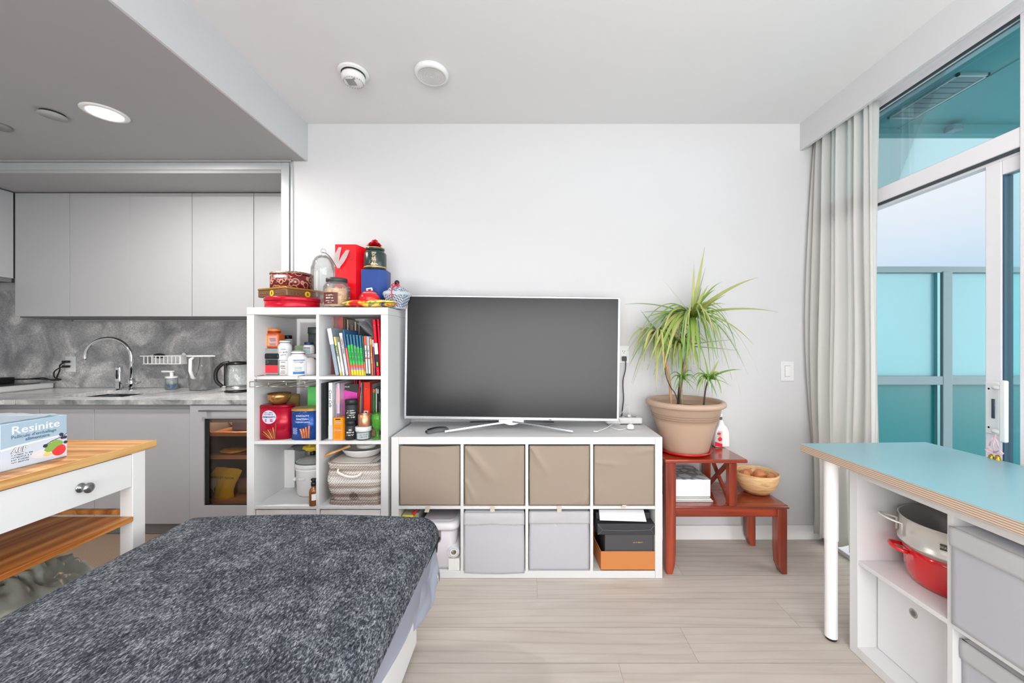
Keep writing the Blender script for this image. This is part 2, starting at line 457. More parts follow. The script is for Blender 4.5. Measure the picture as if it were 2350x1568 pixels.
# ------------------------------------------------------------------ glazing wall (X = XW .. XW+0.08)
def glazing():
    m = MB()
    m.box(XW, XW+0.08, YR, 2.46, 2.545, 2.625, 0.004)               # head
    m.box(XW-0.03, XW, YR, 2.46, 2.585, 2.625)
    m.box(XW, XW+0.08, YR, 2.46, 2.034, 2.112, 0.004)               # transom bar
    m.box(XW-0.002, XW+0.09, 2.405, 2.46, 0, 2.60, 0.004)                 # far jamb
    m.box(XW-0.003, XW+0.083, 1.40, 1.498, 0, 2.546, 0.004)                # mullion at the right picture edge
    for y in (0.35, -0.75, -1.85): m.box(XW-0.003, XW+0.083, y-0.03, y+0.03, 0, 2.56, 0.004)
    m.box(XW+0.015, XW+0.055, 1.498, 2.405, 2.012, 2.034)           # door track under the transom
    m.box(XW-0.012, XW+0.09, YR, 2.46, -0.004, 0.022, 0.003)        # threshold
    m.box(XW, XW+0.08, YR, 1.40, 0.02, 0.09, 0.004)
    fr = struct(m.build('window_1', m_winf))
    for i, (a, b) in enumerate(((1.498, 2.405),)):
        g = MB().box(XW+0.034, XW+0.046, a, b, 2.112, 2.545); g.build('pane', m_glasst, fr)
    for a, b in ((0.38, 1.40), (-0.72, 0.32), (-1.82, -0.78), (YR, -1.88)):
        MB().box(XW+0.034, XW+0.046, a, b, 2.112, 2.545).build('pane', m_glasst, fr)
        MB().box(XW+0.034, XW+0.046, a, b, 0.09, 2.034).build('pane', m_glassc, fr)
    # dark gasket lines
    MB().box(XW-0.001, XW+0.01, 1.498, 2.405, 2.536, 2.545).box(XW+0.005, XW+0.015, 1.498, 2.405, 2.022, 2.034).build('gasket', mat('gasket', (58, 66, 72), 0.6), fr)
glazing()
def sliding_door():
    y0, y1 = 1.571, 1.628; xd = XW+0.018
    d = MB(); d.box(xd, xd+0.045, y0, y1, 0.03, 2.018, 0.004)
    d.box(xd, xd+0.045, 1.46, y0, 1.955, 2.018, 0.003).box(xd, xd+0.045, 1.46, y0, 0.03, 0.11, 0.003)
    door = struct(d.build('door_1', m_winf))
    MB().box(xd+0.016, xd+0.028, 1.42, y0, 0.11, 1.955).build('pane', m_glasst, door)
    MB().box(xd+0.004, xd+0.04, y0-0.006, y0+0.0005, 0.11, 1.955).build('gasket', mat('gasket_blue', (52, 84, 108), 0.5), door)
    h = MB(); yc = 1.60
    h.box(xd-0.006, xd, yc-0.026, yc+0.022, 0.90, 1.115, 0.002)
    h.box(xd-0.062, xd-0.046, 1.508, 1.530, 0.885, 1.128, 0.005)
    for zz in (1.088, 0.912): h.tube([(xd-0.003, 1.582, zz+0.008), (xd-0.045, 1.560, zz+0.008), (xd-0.054, 1.520, zz+0.008)], 0.008, 10)
    hd = h.build('handle', m_whitep, door)
    MB().cyl((xd-0.006, yc+0.01, 1.085), 0.004, 0.003, 10, 0, 'X').cyl((xd-0.006, yc+0.01, 0.925), 0.004, 0.003, 10, 0, 'X').box(xd-0.010, xd-0.006, yc-0.012, yc-0.002, 0.965, 1.045, 0.001).build('lock_plate', mat('lock_steel', (90, 105, 125), 0.3, 0.8), door)
    # brass bells on a pink ribbon, hung from the handle
    t = thing('bell_charm', 'small brass bells on a pink ribbon hanging from the white balcony door handle', 'bell', (xd-0.05, 1.55, 0.80))
    r = MB(); cx, cy = xd-0.058, 1.548
    r.tube([(cx+0.008, cy, 0.915), (cx, cy-0.004, 0.90), (cx-0.003, cy, 0.87), (cx, cy, 0.835)], 0.0022, 6)
    for s in (-1, 1):
        r.tube([(cx, cy, 0.838), (cx, cy+s*0.018, 0.852), (cx, cy+s*0.03, 0.842), (cx, cy+s*0.02, 0.832), (cx, cy, 0.838)], 0.003, 6)
        r.tube([(cx, cy, 0.90), (cx, cy+s*0.010, 0.885), (cx, cy+s*0.016, 0.86)], 0.0025, 6)
    r.build('ribbon', mat('pink_ribbon', (236, 190, 205), 0.6), t)
    for dx, dy, dz in ((0, -0.012, 0), (0.004, 0.012, -0.004), (0.0, 0.0, -0.018)):
        b = MB(); b.lathe([(0.003, 0.03), (0.007, 0.028), (0.010, 0.016), (0.014, 0.003), (0.015, 0.0), (0.013, 0.001), (0.0, 0.022)], (cx+dx, cy+dy, 0.80+dz), 16)
        b.build('bell', mat('brass', (176, 140, 62), 0.25, 1.0), t)
sliding_door()

# ------------------------------------------------------------------ balcony
struct(bx('floor_balcony', mat('balcony_concrete', (176, 176, 174), 0.9, var=0.08), 2.0, 4.6, YR, 2.9, -0.12, -0.03))
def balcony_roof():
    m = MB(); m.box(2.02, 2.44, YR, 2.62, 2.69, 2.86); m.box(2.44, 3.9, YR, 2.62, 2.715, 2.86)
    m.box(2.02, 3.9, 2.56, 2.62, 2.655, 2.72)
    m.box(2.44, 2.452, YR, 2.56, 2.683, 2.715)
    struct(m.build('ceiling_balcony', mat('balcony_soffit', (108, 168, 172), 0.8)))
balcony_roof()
def soffit_vent():
    t = thing('soffit_vent', 'rectangular slatted vent set in the balcony ceiling', 'vent', (2.33, 2.23, 2.686))
    f = MB()
    for a in ((2.25, 2.42, 2.03, 2.045), (2.25, 2.42, 2.415, 2.43), (2.25, 2.262, 2.03, 2.43), (2.408, 2.42, 2.03, 2.43)): f.box(*a, 2.676, 2.690)
    f.build('frame', m_alu, t)
    s = MB()
    for k in range(8): s.box(2.262, 2.408, 2.052+k*0.046, 2.090+k*0.046, 2.681, 2.687)
    s.build('slats', mat('vent_slat', (150, 156, 158), 0.6), t)
soffit_vent()
tag(MB().box(2.745, 2.80, 2.50, 2.555, 2.652, 2.69, 0.004).box(2.80, 2.83, 2.515, 2.54, 2.66, 2.69, 0.003).build('wall_lamp', m_pvc), 'small grey fixture under the far edge of the balcony ceiling', 'lamp')
m_fr1 = frosted_mat('frosted_glass', (166, 224, 230)); m_fr2 = frosted_mat('frosted_glass_dim', (52, 168, 174))  # lower panes: weaker light from behind is put into the darker colour
def screen():
    t = thing('privacy_screen', 'frosted teal glass privacy screen in grey metal frame across the balcony', 'screen', (3.0, 2.67, -0.03))
    y0, y1 = 2.65, 2.70; f = MB()
    f.box(2.05, 4.3, y0, y1, 1.752, 1.795, 0.003)
    f.box(2.05, 4.3, y0-0.004, y1, 0.985, 1.045, 0.003)
    for x in (2.83, 3.62): f.box(x, x+0.065, y0-0.006, y1, -0.03, 1.76, 0.003)
    f.box(2.05, 2.11, y0, y1, -0.03, 1.76, 0.003).box(4.24, 4.3, y0, y1, -0.03, 1.76)
    f.build('frame', m_pvc, t)
    g = MB()
    for x in (2.795,): g.box(x, x+0.018, y0-0.002, y1-0.01, 1.045, 1.752).box(x, x+0.018, y0-0.002, y1-0.01, 0, 0.985)
    g.build('glazing_bead', mat('bead', (110, 160, 166), 0.3, 0.3), t)
    for a, b in ((2.11, 2.795), (2.895, 3.62), (3.685, 4.24)):
        MB().box(a, b, y0+0.02, y0+0.03, 1.045, 1.752).build('upper_pane', m_fr1, t)
        MB().box(a, b, y0+0.02, y0+0.03, 0.0, 0.985).build('lower_pane', m_fr2, t)
screen()

# ------------------------------------------------------------------ ceiling fittings
def disc_fitting(name, label, cat, x, y, z, prof, mats, extra=None):
    t = thing(name, label, cat, (x, y, z))
    return t
t = thing('smoke_detector', 'round white smoke detector on the ceiling above the shelves', 'smoke detector', (-0.915, 2.03, ZC-0.055))
MB().lathe([(0, 0), (0.072, 0), (0.078, -0.008), (0.074, -0.016), (0, -0.016)], (-0.915, 2.03, ZC), 40).build('base', m_whitep, t)
MB().lathe([(0.058, 0), (0.060, -0.004), (0.058, -0.008)], (-0.915, 2.03, ZC-0.014), 40).build('shadow_gap', m_dark, t)
MB().lathe([(0.0, 0), (0.056, 0), (0.060, -0.012), (0.054, -0.030), (0.046, -0.036), (0, -0.036)], (-0.915, 2.03, ZC-0.022), 40).build('cover', m_whitep, t)
m = MB()
for k in range(9): m.box(-0.915-0.030, -0.915+0.012, 2.0+k*0.006, 2.0026+k*0.006, ZC-0.060, ZC-0.0575)
m.cyl((-0.898, 1.998, ZC-0.061), 0.006, 0.004, 12)
m.build('grille', mat('detector_grey', (150, 152, 152), 0.5), t)
m = MB()
for a in range(24):
    r0, r1 = 0.048, 0.055; A = a*PI/12
    m.box(-0.9155+r0*math.cos(A)-0.001, -0.9155+r0*math.cos(A)+0.003, 2.03+r0*math.sin(A)-0.001, 2.03+r0*math.sin(A)+0.003, ZC-0.0595, ZC-0.057)
m.build('rim_slots', mat('detector_grey'), t)
t = thing('ceiling_speaker', 'round white ceiling speaker with ribbed grille beside the smoke detector', 'speaker', (-0.505, 2.03, ZC-0.03))
MB().lathe([(0, 0), (0.084, 0), (0.088, -0.006), (0.086, -0.020), (0.074, -0.030), (0.070, -0.026), (0, -0.026)], (-0.505, 2.03, ZC), 48).build('housing', m_whitep, t)
m = MB()
for k in range(9):
    r = 0.008+k*0.0072
    m.lathe([(r, 0), (r+0.0022, -0.0022), (r+0.0044, 0)], (-0.505, 2.03, ZC-0.026), 40)
m.build('grille', mat('speaker_grille', (205, 206, 207), 0.6), t)
t = thing('downlight', 'lit round recessed downlight in the kitchen ceiling', 'light', (-2.165, 1.985, ZK-0.01))
MB().lathe([(0.066, 0), (0.092, 0), (0.092, -0.004), (0.070, -0.007), (0.066, 0)], (-2.165, 1.985, ZK), 40).build('trim_ring', m_whitep, t)
MB().lathe([(0, 0), (0.068, 0), (0.066, -0.005), (0, -0.006)], (-2.165, 1.985, ZK), 40).build('lens', mat('lit_lens', (255, 255, 255), emit=((255, 252, 246), 12)), t)
light('downlight_glow', 'AREA', (-2.165, 1.985, ZK-0.02), 30, (1, 0.97, 0.93), shape='DISK', size=0.13)
t = thing('sprinkler_cover', 'flat round concealed sprinkler plate beside the lit downlight', 'sprinkler', (-2.44, 1.99, ZK-0.01))
MB().lathe([(0, 0), (0.052, 0), (0.052, -0.004), (0, -0.005)], (-2.44, 1.99, ZK-0.010), 36).build('plate', m_kceil, t)
MB().cyl((-2.44, 1.99, ZK-0.0105), 0.046, 0.0105, 30).build('shadow_gap', m_dark, t)
t = thing('ceiling_vent', 'small round grey fitting on the kitchen ceiling at the picture edge', 'vent', (-2.87, 2.10, ZK-0.02))
MB().lathe([(0, 0), (0.05, 0), (0.048, -0.012), (0.03, -0.018), (0, -0.018)], (-2.87, 2.10, ZK), 30).build('body', mat('fitting_grey', (128, 130, 132), 0.5), t)

# ------------------------------------------------------------------ wall plates
def wall_plate(name, label, cat, px, py, d, w_, h_, kind):
    x, z = X(px, d), Z(py, d); y = WY if d < 2.6 else 3.185
    t = thing(name, label, cat, (x, y, z-h_/2))
    MB().box(x-w_/2, x+w_/2, y-0.006, y, z-h_/2, z+h_/2, 0.0025).build('cover_plate', mat('plate_white', (226, 227, 229), 0.35), t)
    if kind == 'switch':
        MB().box(x-0.0165, x+0.0165, y-0.0105, y-0.0055, z-0.034, z+0.034, 0.002).build('rocker', m_whitep, t)
        MB().box(x-0.018, x+0.018, y-0.0068, y-0.0058, z-0.036, z+0.036).build('rocker_gap', mat('line_grey', (160, 160, 165), 0.6), t)
    else:
        m = MB()
        for s in (-1, 1):
            for dx in (-0.0065, 0.0065): m.box(x+dx-0.0012, x+dx+0.0012, y-0.0072, y-0.006, z+s*0.019-0.001, z+s*0.019+0.008)
            m.cyl((x, y-0.0060, z+s*0.019-0.008), 0.0024, 0.0012, 10, 0, 'Y')
        m.build('slots', m_dark, t)
        MB().box(x-0.0175, x+0.0175, y-0.0067, y-0.0057, z-0.036, z+0.036).build('receptacle', m_whitep, t)
    return t
wall_plate('light_switch', 'white rocker light switch on the wall beside the curtain', 'switch', 1806, 852, WY, 0.086, 0.128, 'switch')
wall_plate('wall_outlet', 'white wall outlet beside the television with a black plug in it', 'outlet', 1431, 814, WY, 0.07, 0.114, 'outlet')
# ================================================================== kitchen
def marble(name, c1, c2, c3, vein, scale=1.0, mixv=0.55, rough=0.25):
    m, n, b, out = node_mat(name)
    t = n.nodes.new('ShaderNodeTexCoord')
    z = n.nodes.new('ShaderNodeTexNoise'); z.inputs['Scale'].default_value = 3.2*scale; z.inputs['Detail'].default_value = 9; z.inputs['Roughness'].default_value = 0.6; z.inputs['Distortion'].default_value = 0.8
    n.links.new(t.outputs['Object'], z.inputs['Vector'])
    r = ramp(n, [(0.36, c1), (0.62, c3), (0.5, c2)], z.outputs['Fac'])
    z2 = n.nodes.new('ShaderNodeTexNoise'); z2.inputs['Scale'].default_value = 6*scale; z2.inputs['Detail'].default_value = 4
    n.links.new(t.outputs['Object'], z2.inputs['Vector'])
    mxv = n.nodes.new('ShaderNodeMixRGB'); mxv.inputs[0].default_value = 0.12
    n.links.new(t.outputs['Object'], mxv.inputs[1]); n.links.new(z2.outputs['Color'], mxv.inputs[2])
    v = n.nodes.new('ShaderNodeTexVoronoi'); v.feature = 'DISTANCE_TO_EDGE'; v.inputs['Scale'].default_value = 62*scale
    n.links.new(mxv.outputs[0], v.inputs['Vector'])
    rv = ramp(n, [(0.0, (0, 0, 0)), (0.16, (255, 255, 255))], v.outputs['Distance'])
    mk = n.nodes.new('ShaderNodeMath'); mk.operation = 'MULTIPLY_ADD'; mk.inputs[1].default_value = -mixv; mk.inputs[2].default_value = mixv
    n.links.new(rv.outputs[0], mk.inputs[0])
    mm = n.nodes.new('ShaderNodeMixRGB'); mm.inputs[2].default_value = lin(vein)+(1,)
    n.links.new(mk.outputs[0], mm.inputs[0]); n.links.new(r.outputs[0], mm.inputs[1])
    n.links.new(mm.outputs[0], b.inputs['Base Color']); b.inputs['Roughness'].default_value = rough
    return m
m_back = marble('grey_marble_splash', (134, 134, 136), (172, 172, 173), (222, 220, 218), (92, 92, 94), 1.0, 0.38, 0.3)
m_count = marble('marble_worktop', (176, 176, 178), (214, 214, 215), (240, 238, 236), (120, 122, 124), 0.7, 0.25, 0.2)
m_edge = marble('marble_edge', (104, 110, 108), (158, 160, 160), (196, 196, 194), (70, 78, 76), 2.0, 0.3, 0.3)
KB = 3.185
t = tag(MB().box(XL+0.002, -1.553, KB, 3.1995, 0.905, 1.448).box(XL+0.002, -3.752, KB, 3.1995, 1.448, 1.70).build('backsplash', m_back), 'mottled grey marble backsplash behind the kitchen worktop', 'backsplash')
# worktop with undermount sink hole, one thing
def worktop():
    y0, y1, z0, z1 = 2.525, KB, 0.874, 0.902
    sx0, sx1, sy0, sy1 = -3.27, -2.78, 2.66, 3.02
    t = thing('worktop', 'grey veined marble kitchen worktop with a thick mottled front edge', 'worktop', (-2.9, 2.85, z0))
    m = MB()
    m.box(XL, sx0, y0, y1, z0, z1).box(sx1, -1.556, y0, y1, z0, z1).box(sx0, sx1, y0, sy0, z0, z1).box(sx0, sx1, sy1, y1, z0, z1)
    m.build('slab', m_count, t)
    e_ = MB(); e_.box(-3.33, -1.556, y0-0.006, y0+0.0005, z0-0.003, z1, 0.001); e_.box(XL, -3.336, y0-0.006, y0+0.0005, z0-0.003, z1, 0.001)
    e_.build('front_edge', m_edge, t)
    s = thing('kitchen_sink', 'undermounted stainless steel sink below the curved tap', 'sink', ((sx0+sx1)/2, (sy0+sy1)/2, 0.72))
    b = MB()
    b.box(sx0-0.01, sx1+0.01, sy0-0.01, sy1+0.01, 0.712, 0.716)
    for a in ((sx0-0.012, sx0-0.002, sy0-0.01, sy1+0.01), (sx1+0.002, sx1+0.012, sy0-0.01, sy1+0.01), (sx0, sx1, sy0-0.012, sy0-0.002), (sx0, sx1, sy1+0.002, sy1+0.012)):
        b.box(*a, 0.716, 0.873)
    b.build('basin', mat('sink_steel', (120, 122, 124), 0.3, 0.9), s)
    MB().cyl((-3.02, 2.84, 0.716), 0.04, 0.003, 24).build('drain', m_chrome, s)
worktop()
# base cabinets
def base_cab(px0, px1, label):
    x0, x1 = X(px0, 2.54), X(px1, 2.54)
    t = thing('base_cabinet', label, 'cabinet', ((x0+x1)/2, 2.8, 0.0), 'grey base cabinets under the worktop')
    MB().box(x0, x1, 2.562, 3.18, 0.09, 0.70).box(x0, x1, 3.1, 3.18, 0.7, 0.87).box(x0, x0+0.016, 2.562, 3.1, 0.7, 0.87).box(x1-0.016, x1, 2.562, 3.1, 0.7, 0.87).build('carcass', mat('carcass_grey', (84, 86, 90), 0.5), t)
    MB().box(x0+0.0015, x1-0.0015, 2.541, 2.560, 0.086, 0.838, 0.0012).build('door', m_cab, t)
    MB().box(x0, x1, 2.556, 2.568, 0.838, 0.869).build('finger_rail', mat('rail_grey', (150, 150, 152), 0.4), t)
    MB().box(x0, x1, 2.60, 2.615, 0.0, 0.088).build('toe_kick', mat('toe_grey', (140, 138, 138), 0.5), t)
base_cab(-20, 90, 'grey base cabinet with flat door behind the printed film carton')
base_cab(90, 216, 'narrow grey base cabinet with flat door above the kitchen trolley top')
base_cab(216, 436, 'wide grey base cabinet with flat door between trolley and glass fridge')
def upper_cabs():
    z0, z1 = 1.470, 2.366; seams = [33, 159, 297, 440, 582, 652]
    labs = ['grey upper cabinet at the corner by the cooker hood', 'grey upper cabinet above the black plugs', 'grey upper cabinet above the curved tap',
            'grey upper cabinet above the soap dispenser and kettle', 'narrow grey upper cabinet beside the door track, above the biscuit tins']
    for i, (a, b) in enumerate(zip(seams, seams[1:])):
        x0, x1 = X(a, 2.83), X(b, 2.83)
        if i == 4: x1 = -1.556
        t = thing('upper_cabinet', labs[i], 'cabinet', ((x0+x1)/2, 3.0, z0), 'row of grey upper cabinets')
        MB().box(x0, x1, 2.852, 3.18, z0, z1).build('carcass', mat('carcass_grey'), t)
        g = 0.0006 if i in (1,) else 0.002
        MB().box(x0+(0.0006 if i == 2 else 0.002), x1-g, 2.832, 2.850, z0-0.004, z1, 0.001).build('door', m_upcab, t)
        MB().box(x0, x1, 2.862, 3.17, z0-0.012, z0-0.0005).build('light_rail', mat('carcass_dark', (105, 106, 108), 0.5), t)
    xs = X(33, 2.83)
    t = thing('upper_cabinet', 'grey upper cabinet on the left wall above the cooker hood', 'cabinet', (xs-0.3, 2.3, 1.74))
    MB().box(XL+0.005, xs-0.022, 1.3, 2.85, 1.745, z1).build('carcass', mat('carcass_grey'), t)
    MB().box(xs-0.02, xs-0.002, 2.15, 2.826, 1.742, z1, 0.001).build('door', m_upcab, t)
    MB().box(xs-0.02, xs-0.002, 1.3, 2.147, 1.742, z1, 0.001).build('door', m_upcab, t)
    t = thing('cooker_hood', 'slim dark slotted cooker hood under the left upper cabinet', 'hood', (xs-0.3, 2.5, 1.70))
    MB().box(XL+0.005, xs-0.012, 1.9, 2.84, 1.712, 1.741).build('body', mat('hood_dark', (70, 76, 78), 0.4, 0.5), t)
    m = MB()
    for k in range(5): m.box(xs-0.012, xs-0.008, 1.92, 2.82, 1.713+k*0.0058, 1.716+k*0.0058)
    m.build('slots', m_steel, t)
upper_cabs()
def glass_fridge():
    x0, x1 = X(437, 2.53), -1.558; z1 = 0.866
    t = thing('glass_door_fridge', 'built-in undercounter fridge with dark glass door and pale frame beside the shelving', 'fridge', ((x0+x1)/2, 2.8, 0.0))
    c = MB(); dk = mat('fridge_inner', (92, 84, 78), 0.6)
    c.box(x0, x0+0.03, 2.56, 3.1, 0.09, z1).box(x1-0.03, x1, 2.56, 3.1, 0.09, z1).box(x0, x1, 3.08, 3.1, 0.09, z1).box(x0, x1, 2.56, 3.1, z1-0.03, z1).box(x0, x1, 2.56, 3.1, 0.09, 0.16)
    c.build('housing', dk, t)
    wx0 = X(470, 2.53); wx1 = x1-0.10; wz0 = Z(1160, 2.53); wz1 = Z(961, 2.53)
    f = MB(); y0, y1 = 2.524, 2.556
    f.box(x0+0.002, wx0, y0, y1, 0.088, z1).box(wx1, x1-0.002, y0, y1, 0.088, z1).box(wx0, wx1, y0, y1, 0.088, wz0).box(wx0, wx1, y0, y1, wz1, z1)
    dr = f.build('door', m_cab, t)
    g = MB(); g.box(wx0, wx0+0.026, y0+0.008, y0+0.014, wz0, wz1).box(wx0, wx1, y0+0.008, y0+0.014, wz0, wz0+0.006).box(wx0, wx1, y0+0.008, y0+0.014, wz1-0.006, wz1)
    g.build('black_border', m_black, dr)
    MB().box(wx0, wx1, y0+0.015, y0+0.020, wz0, wz1).build('pane', glass_mat('smoke_glass', (240, 236, 232), 0.15), dr)
    MB().tube([(X(458, 2.51), 2.505, 0.833), (x1, 2.505, 0.833)], 0.005, 10).box(X(470, 2.51), X(470, 2.51)+0.03, 2.505, 2.525, 0.830, 0.836).build('handle', m_steel, dr)
    sh = mat('fridge_shelf', (172, 118, 78), 0.5)
    for k, z in enumerate((wz0-0.012, 0.495, 0.645)):
        MB().box(x0+0.03, x1-0.03, 2.60+0.02*k, 3.07, z, z+0.014).box(x0+0.03, x1-0.03, 2.585+0.02*k, 2.60+0.02*k, z-0.004, z+0.022).build('shelf', sh, t)
    MB().box(x0+0.03, x1-0.03, 2.62, 2.63, 0.735, 0.765).build('drawer_rail', mat('fridge_rail', (168, 150, 138), 0.5), t)
    MB().box(x0+0.08, x1-0.08, 2.7, 2.9, 0.826, 0.832).build('lamp_strip', mat('fridge_lamp', (255, 214, 170), emit=((255, 205, 150), 3.0)), t)
    light('fridge_lamp_glow', 'AREA', ((x0+x1)/2, 2.75, 0.82), 5.0, (1, 0.84, 0.66), shape='RECTANGLE', size=0.3, size_y=0.1)
    return wz0+0.004
zf = glass_fridge()
def date_bag():
    t = thing('snack_bag', 'yellow stand-up bag of dates on the lower shelf of the glass fridge', 'bag', (X(520, 2.66), 2.66, zf))
    y = 2.655
    def P(px, py, dy=0.0): return (X(px, y), y+dy, Z(py, y))
    rows = [((497, 1072), (547, 1076)), ((486, 1084), (556, 1080)), ((482, 1092), (548, 1097)), ((496, 1103), (540, 1112)), ((495, 1120), (536, 1128)), ((492, 1135), (537, 1140)), ((492, 1149), (530, 1149))]
    th = [0.003, 0.012, 0.022, 0.028, 0.032, 0.034, 0.03]
    def side(sg):
        def fn(u, v):
            i = v*(len(rows)-1); a = min(int(i), len(rows)-2); f = i-a
            l = Vector(P(*rows[a][0]))*(1-f)+Vector(P(*rows[a+1][0]))*f; r = Vector(P(*rows[a][1]))*(1-f)+Vector(P(*rows[a+1][1]))*f
            tt = (th[a]*(1-f)+th[a+1]*f)*math.sin(PI*u)**0.6
            p = l*(1-u)+r*u; p.y += sg*(-tt) - 0.004*math.sin(14*u+9*v)*math.sin(PI*u); return p
        return fn
    m = MB(); m.grid(side(1), 16, 18).grid(side(-1), 16, 18)
    b = m.build('pouch', mat('yellow_bag', (214, 170, 20), 0.35), t)
    text('DEGLET NOOR', 0.021, lambda a, bb, h: (X(519, y)+a, y-0.026-h, Z(1096, y)+bb-0.06*a), mat('ink_black', (28, 28, 30), 0.6), t)
    pt = [(483, 1098), (499, 1099), (497, 1112), (490, 1122), (492, 1132), (483, 1120)]
    MB().prism([(X(a, y-0.03), Z(b_, y-0.03)) for a, b_ in pt], y-0.030, y-0.0275).build('label', mat('label_grey', (170, 160, 150), 0.6), t)
date_bag()
y = 2.70
m = MB().box(X(532, y), X(575, y), y, y+0.2, 0.661, 0.745, 0.006)
tag(m.build('storage_tub', mat('blue_grey_tub', (92, 100, 130), 0.4)), 'slate blue tub on the upper shelf inside the glass fridge', 'tub')
def crumple(name, label, cat, c, s, material, seed=1, group=None, amp=0.25, fine=False):
    m = MB(); m.ball((0, 0, 0), 1.0, 72 if fine else 24)
    for v in m.bm.verts:
        k = 1+amp*noise.noise(v.co*2.1+Vector((seed*7.3, 0, 0)))+amp*0.5*noise.noise(v.co*6+Vector((0, seed, 0)))
        if fine: k += 0.07*abs(math.sin(9*math.atan2(v.co.y, v.co.x)+4*noise.noise(v.co*3)))*max(0, v.co.z+0.6)-0.05*abs(noise.noise(v.co*7))
        v.co = Vector((c[0]+v.co.x*s[0]*k, c[1]+v.co.y*s[1]*k, c[2]+s[2]+v.co.z*s[2]*k))
    zmin = min(v.co.z for v in m.bm.verts)
    for v in m.bm.verts: v.co.z += c[2]-zmin
    return tag(m.build(name, material), label, cat, group)
crumple('snack_bag', 'flat orange and yellow packet on the middle shelf of the glass fridge', 'bag', (X(530, 2.68), 2.70, 0.510), (0.085, 0.06, 0.012), mat('orange_bag', (216, 150, 40), 0.4), 3)
crumple('paper_packet', 'white crumpled packet on the upper shelf of the glass fridge', 'packet', (X(525, 2.80), 2.86, 0.66), (0.06, 0.05, 0.045), mat('packet_white', (200, 198, 194), 0.5), 4)
m = MB().box(X(545, 2.72), -1.60, 2.72, 2.9, zf, zf+0.105, 0.004)
tag(m.build('cardboard_box', mat('brown_card', (150, 112, 88), 0.7)), 'brown cardboard box beside the yellow bag in the glass fridge', 'box')

# rangetop slab at the left
t = thing('cooktop', 'white slab cooktop with rounded corner on the left end of the worktop', 'cooktop', (-4.1, 2.7, 0.903))
MB().box(XL+0.005, -3.865, 2.1, 3.165, 0.903, 0.948, 0.012, 0, 3).build('body', mat('cooktop_white', (205, 205, 206), 0.3), t)
MB().box(XL+0.03, -3.90, 2.15, 3.10, 0.948, 0.953, 0.002).build('surface', mat('cooktop_dark', (58, 60, 62), 0.25), t)
struct(bx('trim_4', m_count, XL, -3.40, 1.3, 2.5185, 0.874, 0.902))
tag(MB().box(XL+0.02, X(15, 3.03), 2.98, 3.08, 0.954, 1.0, 0.004).build('power_adapter', m_black), 'black power adapter box lying on the cooktop', 'adapter')
# outlet with two plugs and cords
t = wall_plate('kitchen_outlet', 'white outlet plate on the marble backsplash with two black plugs', 'outlet', 163, 836, KB, 0.082, 0.128, 'outlet')
def plug_cord(name, label, py, loop):
    t = thing(name, label, 'cord', (X(160, KB), KB-0.02, Z(py, KB)))
    x, z = X(160, KB), Z(py, KB)
    MB().box(x-0.028, x+0.016, KB-0.035, KB-0.0075, z-0.009, z+0.009, 0.004).build('plug', m_black, t)
    MB().tube(loop, 0.0048, 8).build('cable', m_black, t)
def cv(pts, n=8):
    """smooth path through points (Catmull-Rom)"""
    P = [Vector(p) for p in pts]; P = [2*P[0]-P[1]]+P+[2*P[-1]-P[-2]]; out = []
    for i in range(1, len(P)-2):
        for k in range(n):
            t_ = k/n; a, b, c, d = P[i-1:i+3]
            out.append(0.5*((2*b)+(c-a)*t_+(2*a-5*b+4*c-d)*t_*t_+(3*b-a-3*c+d)*t_**3))
    out.append(P[-2]); return out
def kp(px, py, d=3.15): return (X(px, d), d, Z(py, d))
plug_cord('electric_lead', 'black power cord looping down from the upper kitchen plug', 830, cv([kp(152, 830), kp(138, 838), kp(137, 850), kp(132, 862), kp(127, 871), kp(110, 871.5, 3.14), kp(80, 870, 3.1), kp(40, 870.5, 3.08), kp(15, 870, 3.06)]))
plug_cord('electric_lead', 'black power cord crossing the loop from the lower kitchen plug', 841, cv([kp(152, 841, 3.14), kp(138, 844, 3.13), kp(125, 853, 3.13), kp(124, 864, 3.13), kp(131, 869, 3.12), kp(140, 871.5, 3.12), kp(120, 873, 3.12), kp(98, 867.6, 3.10), kp(60, 870.5, 3.08), kp(15, 871, 3.04)]))
# tap
def tap():
    d = 3.06; xb = X(302, d)
    t = thing('kitchen_tap', 'tall chrome gooseneck kitchen tap with flat lever', 'tap', (xb, d, 0.902))
    xs = X(212, d); zt = Z(777, d); r = (xb-xs)/2; zc = zt-r
    pts = [(xb, d, 0.905), (xb, d, zc)]+[(xb-r+r*math.cos(a), d-0.05*(1-math.cos(a))/2, zc+r*math.sin(a)) for a in [PI*i/22 for i in range(1, 23)]]+[(xs, d-0.05, Z(828, d))]
    MB().tube(pts, 0.0135, 16).build('spout', m_chrome, t)
    MB().cyl((xb, d, 0.902), 0.028, 0.012, 24).cyl((xb, d, 0.914), 0.021, 0.075, 24, bev=0.004).box(xb-0.04, xb+0.045, d-0.012, d+0.012, 0.945, 0.957, 0.004).build('valve_body', m_chrome, t)
    MB().cyl((xb+0.02, d, 0.962), 0.008, 0.05, 14, 0, 'X').build('lever', m_chrome, t)
    t = thing('tap_lever_stand', 'slim upright chrome sprayer standing left of the gooseneck tap', 'sprayer', (X(272, 3.04), 3.04, 0.902))
    x = X(272, 3.04)
    MB().cyl((x, 3.04, 0.902), 0.024, 0.006, 20).box(x-0.020, x+0.020, 3.03, 3.055, 0.908, 1.085, 0.006).build('body', m_chrome, t)
    MB().box(x-0.010, x+0.004, 3.0285, 3.031, 0.99, 1.06, 0.001).build('inset', m_black, t)
tap()
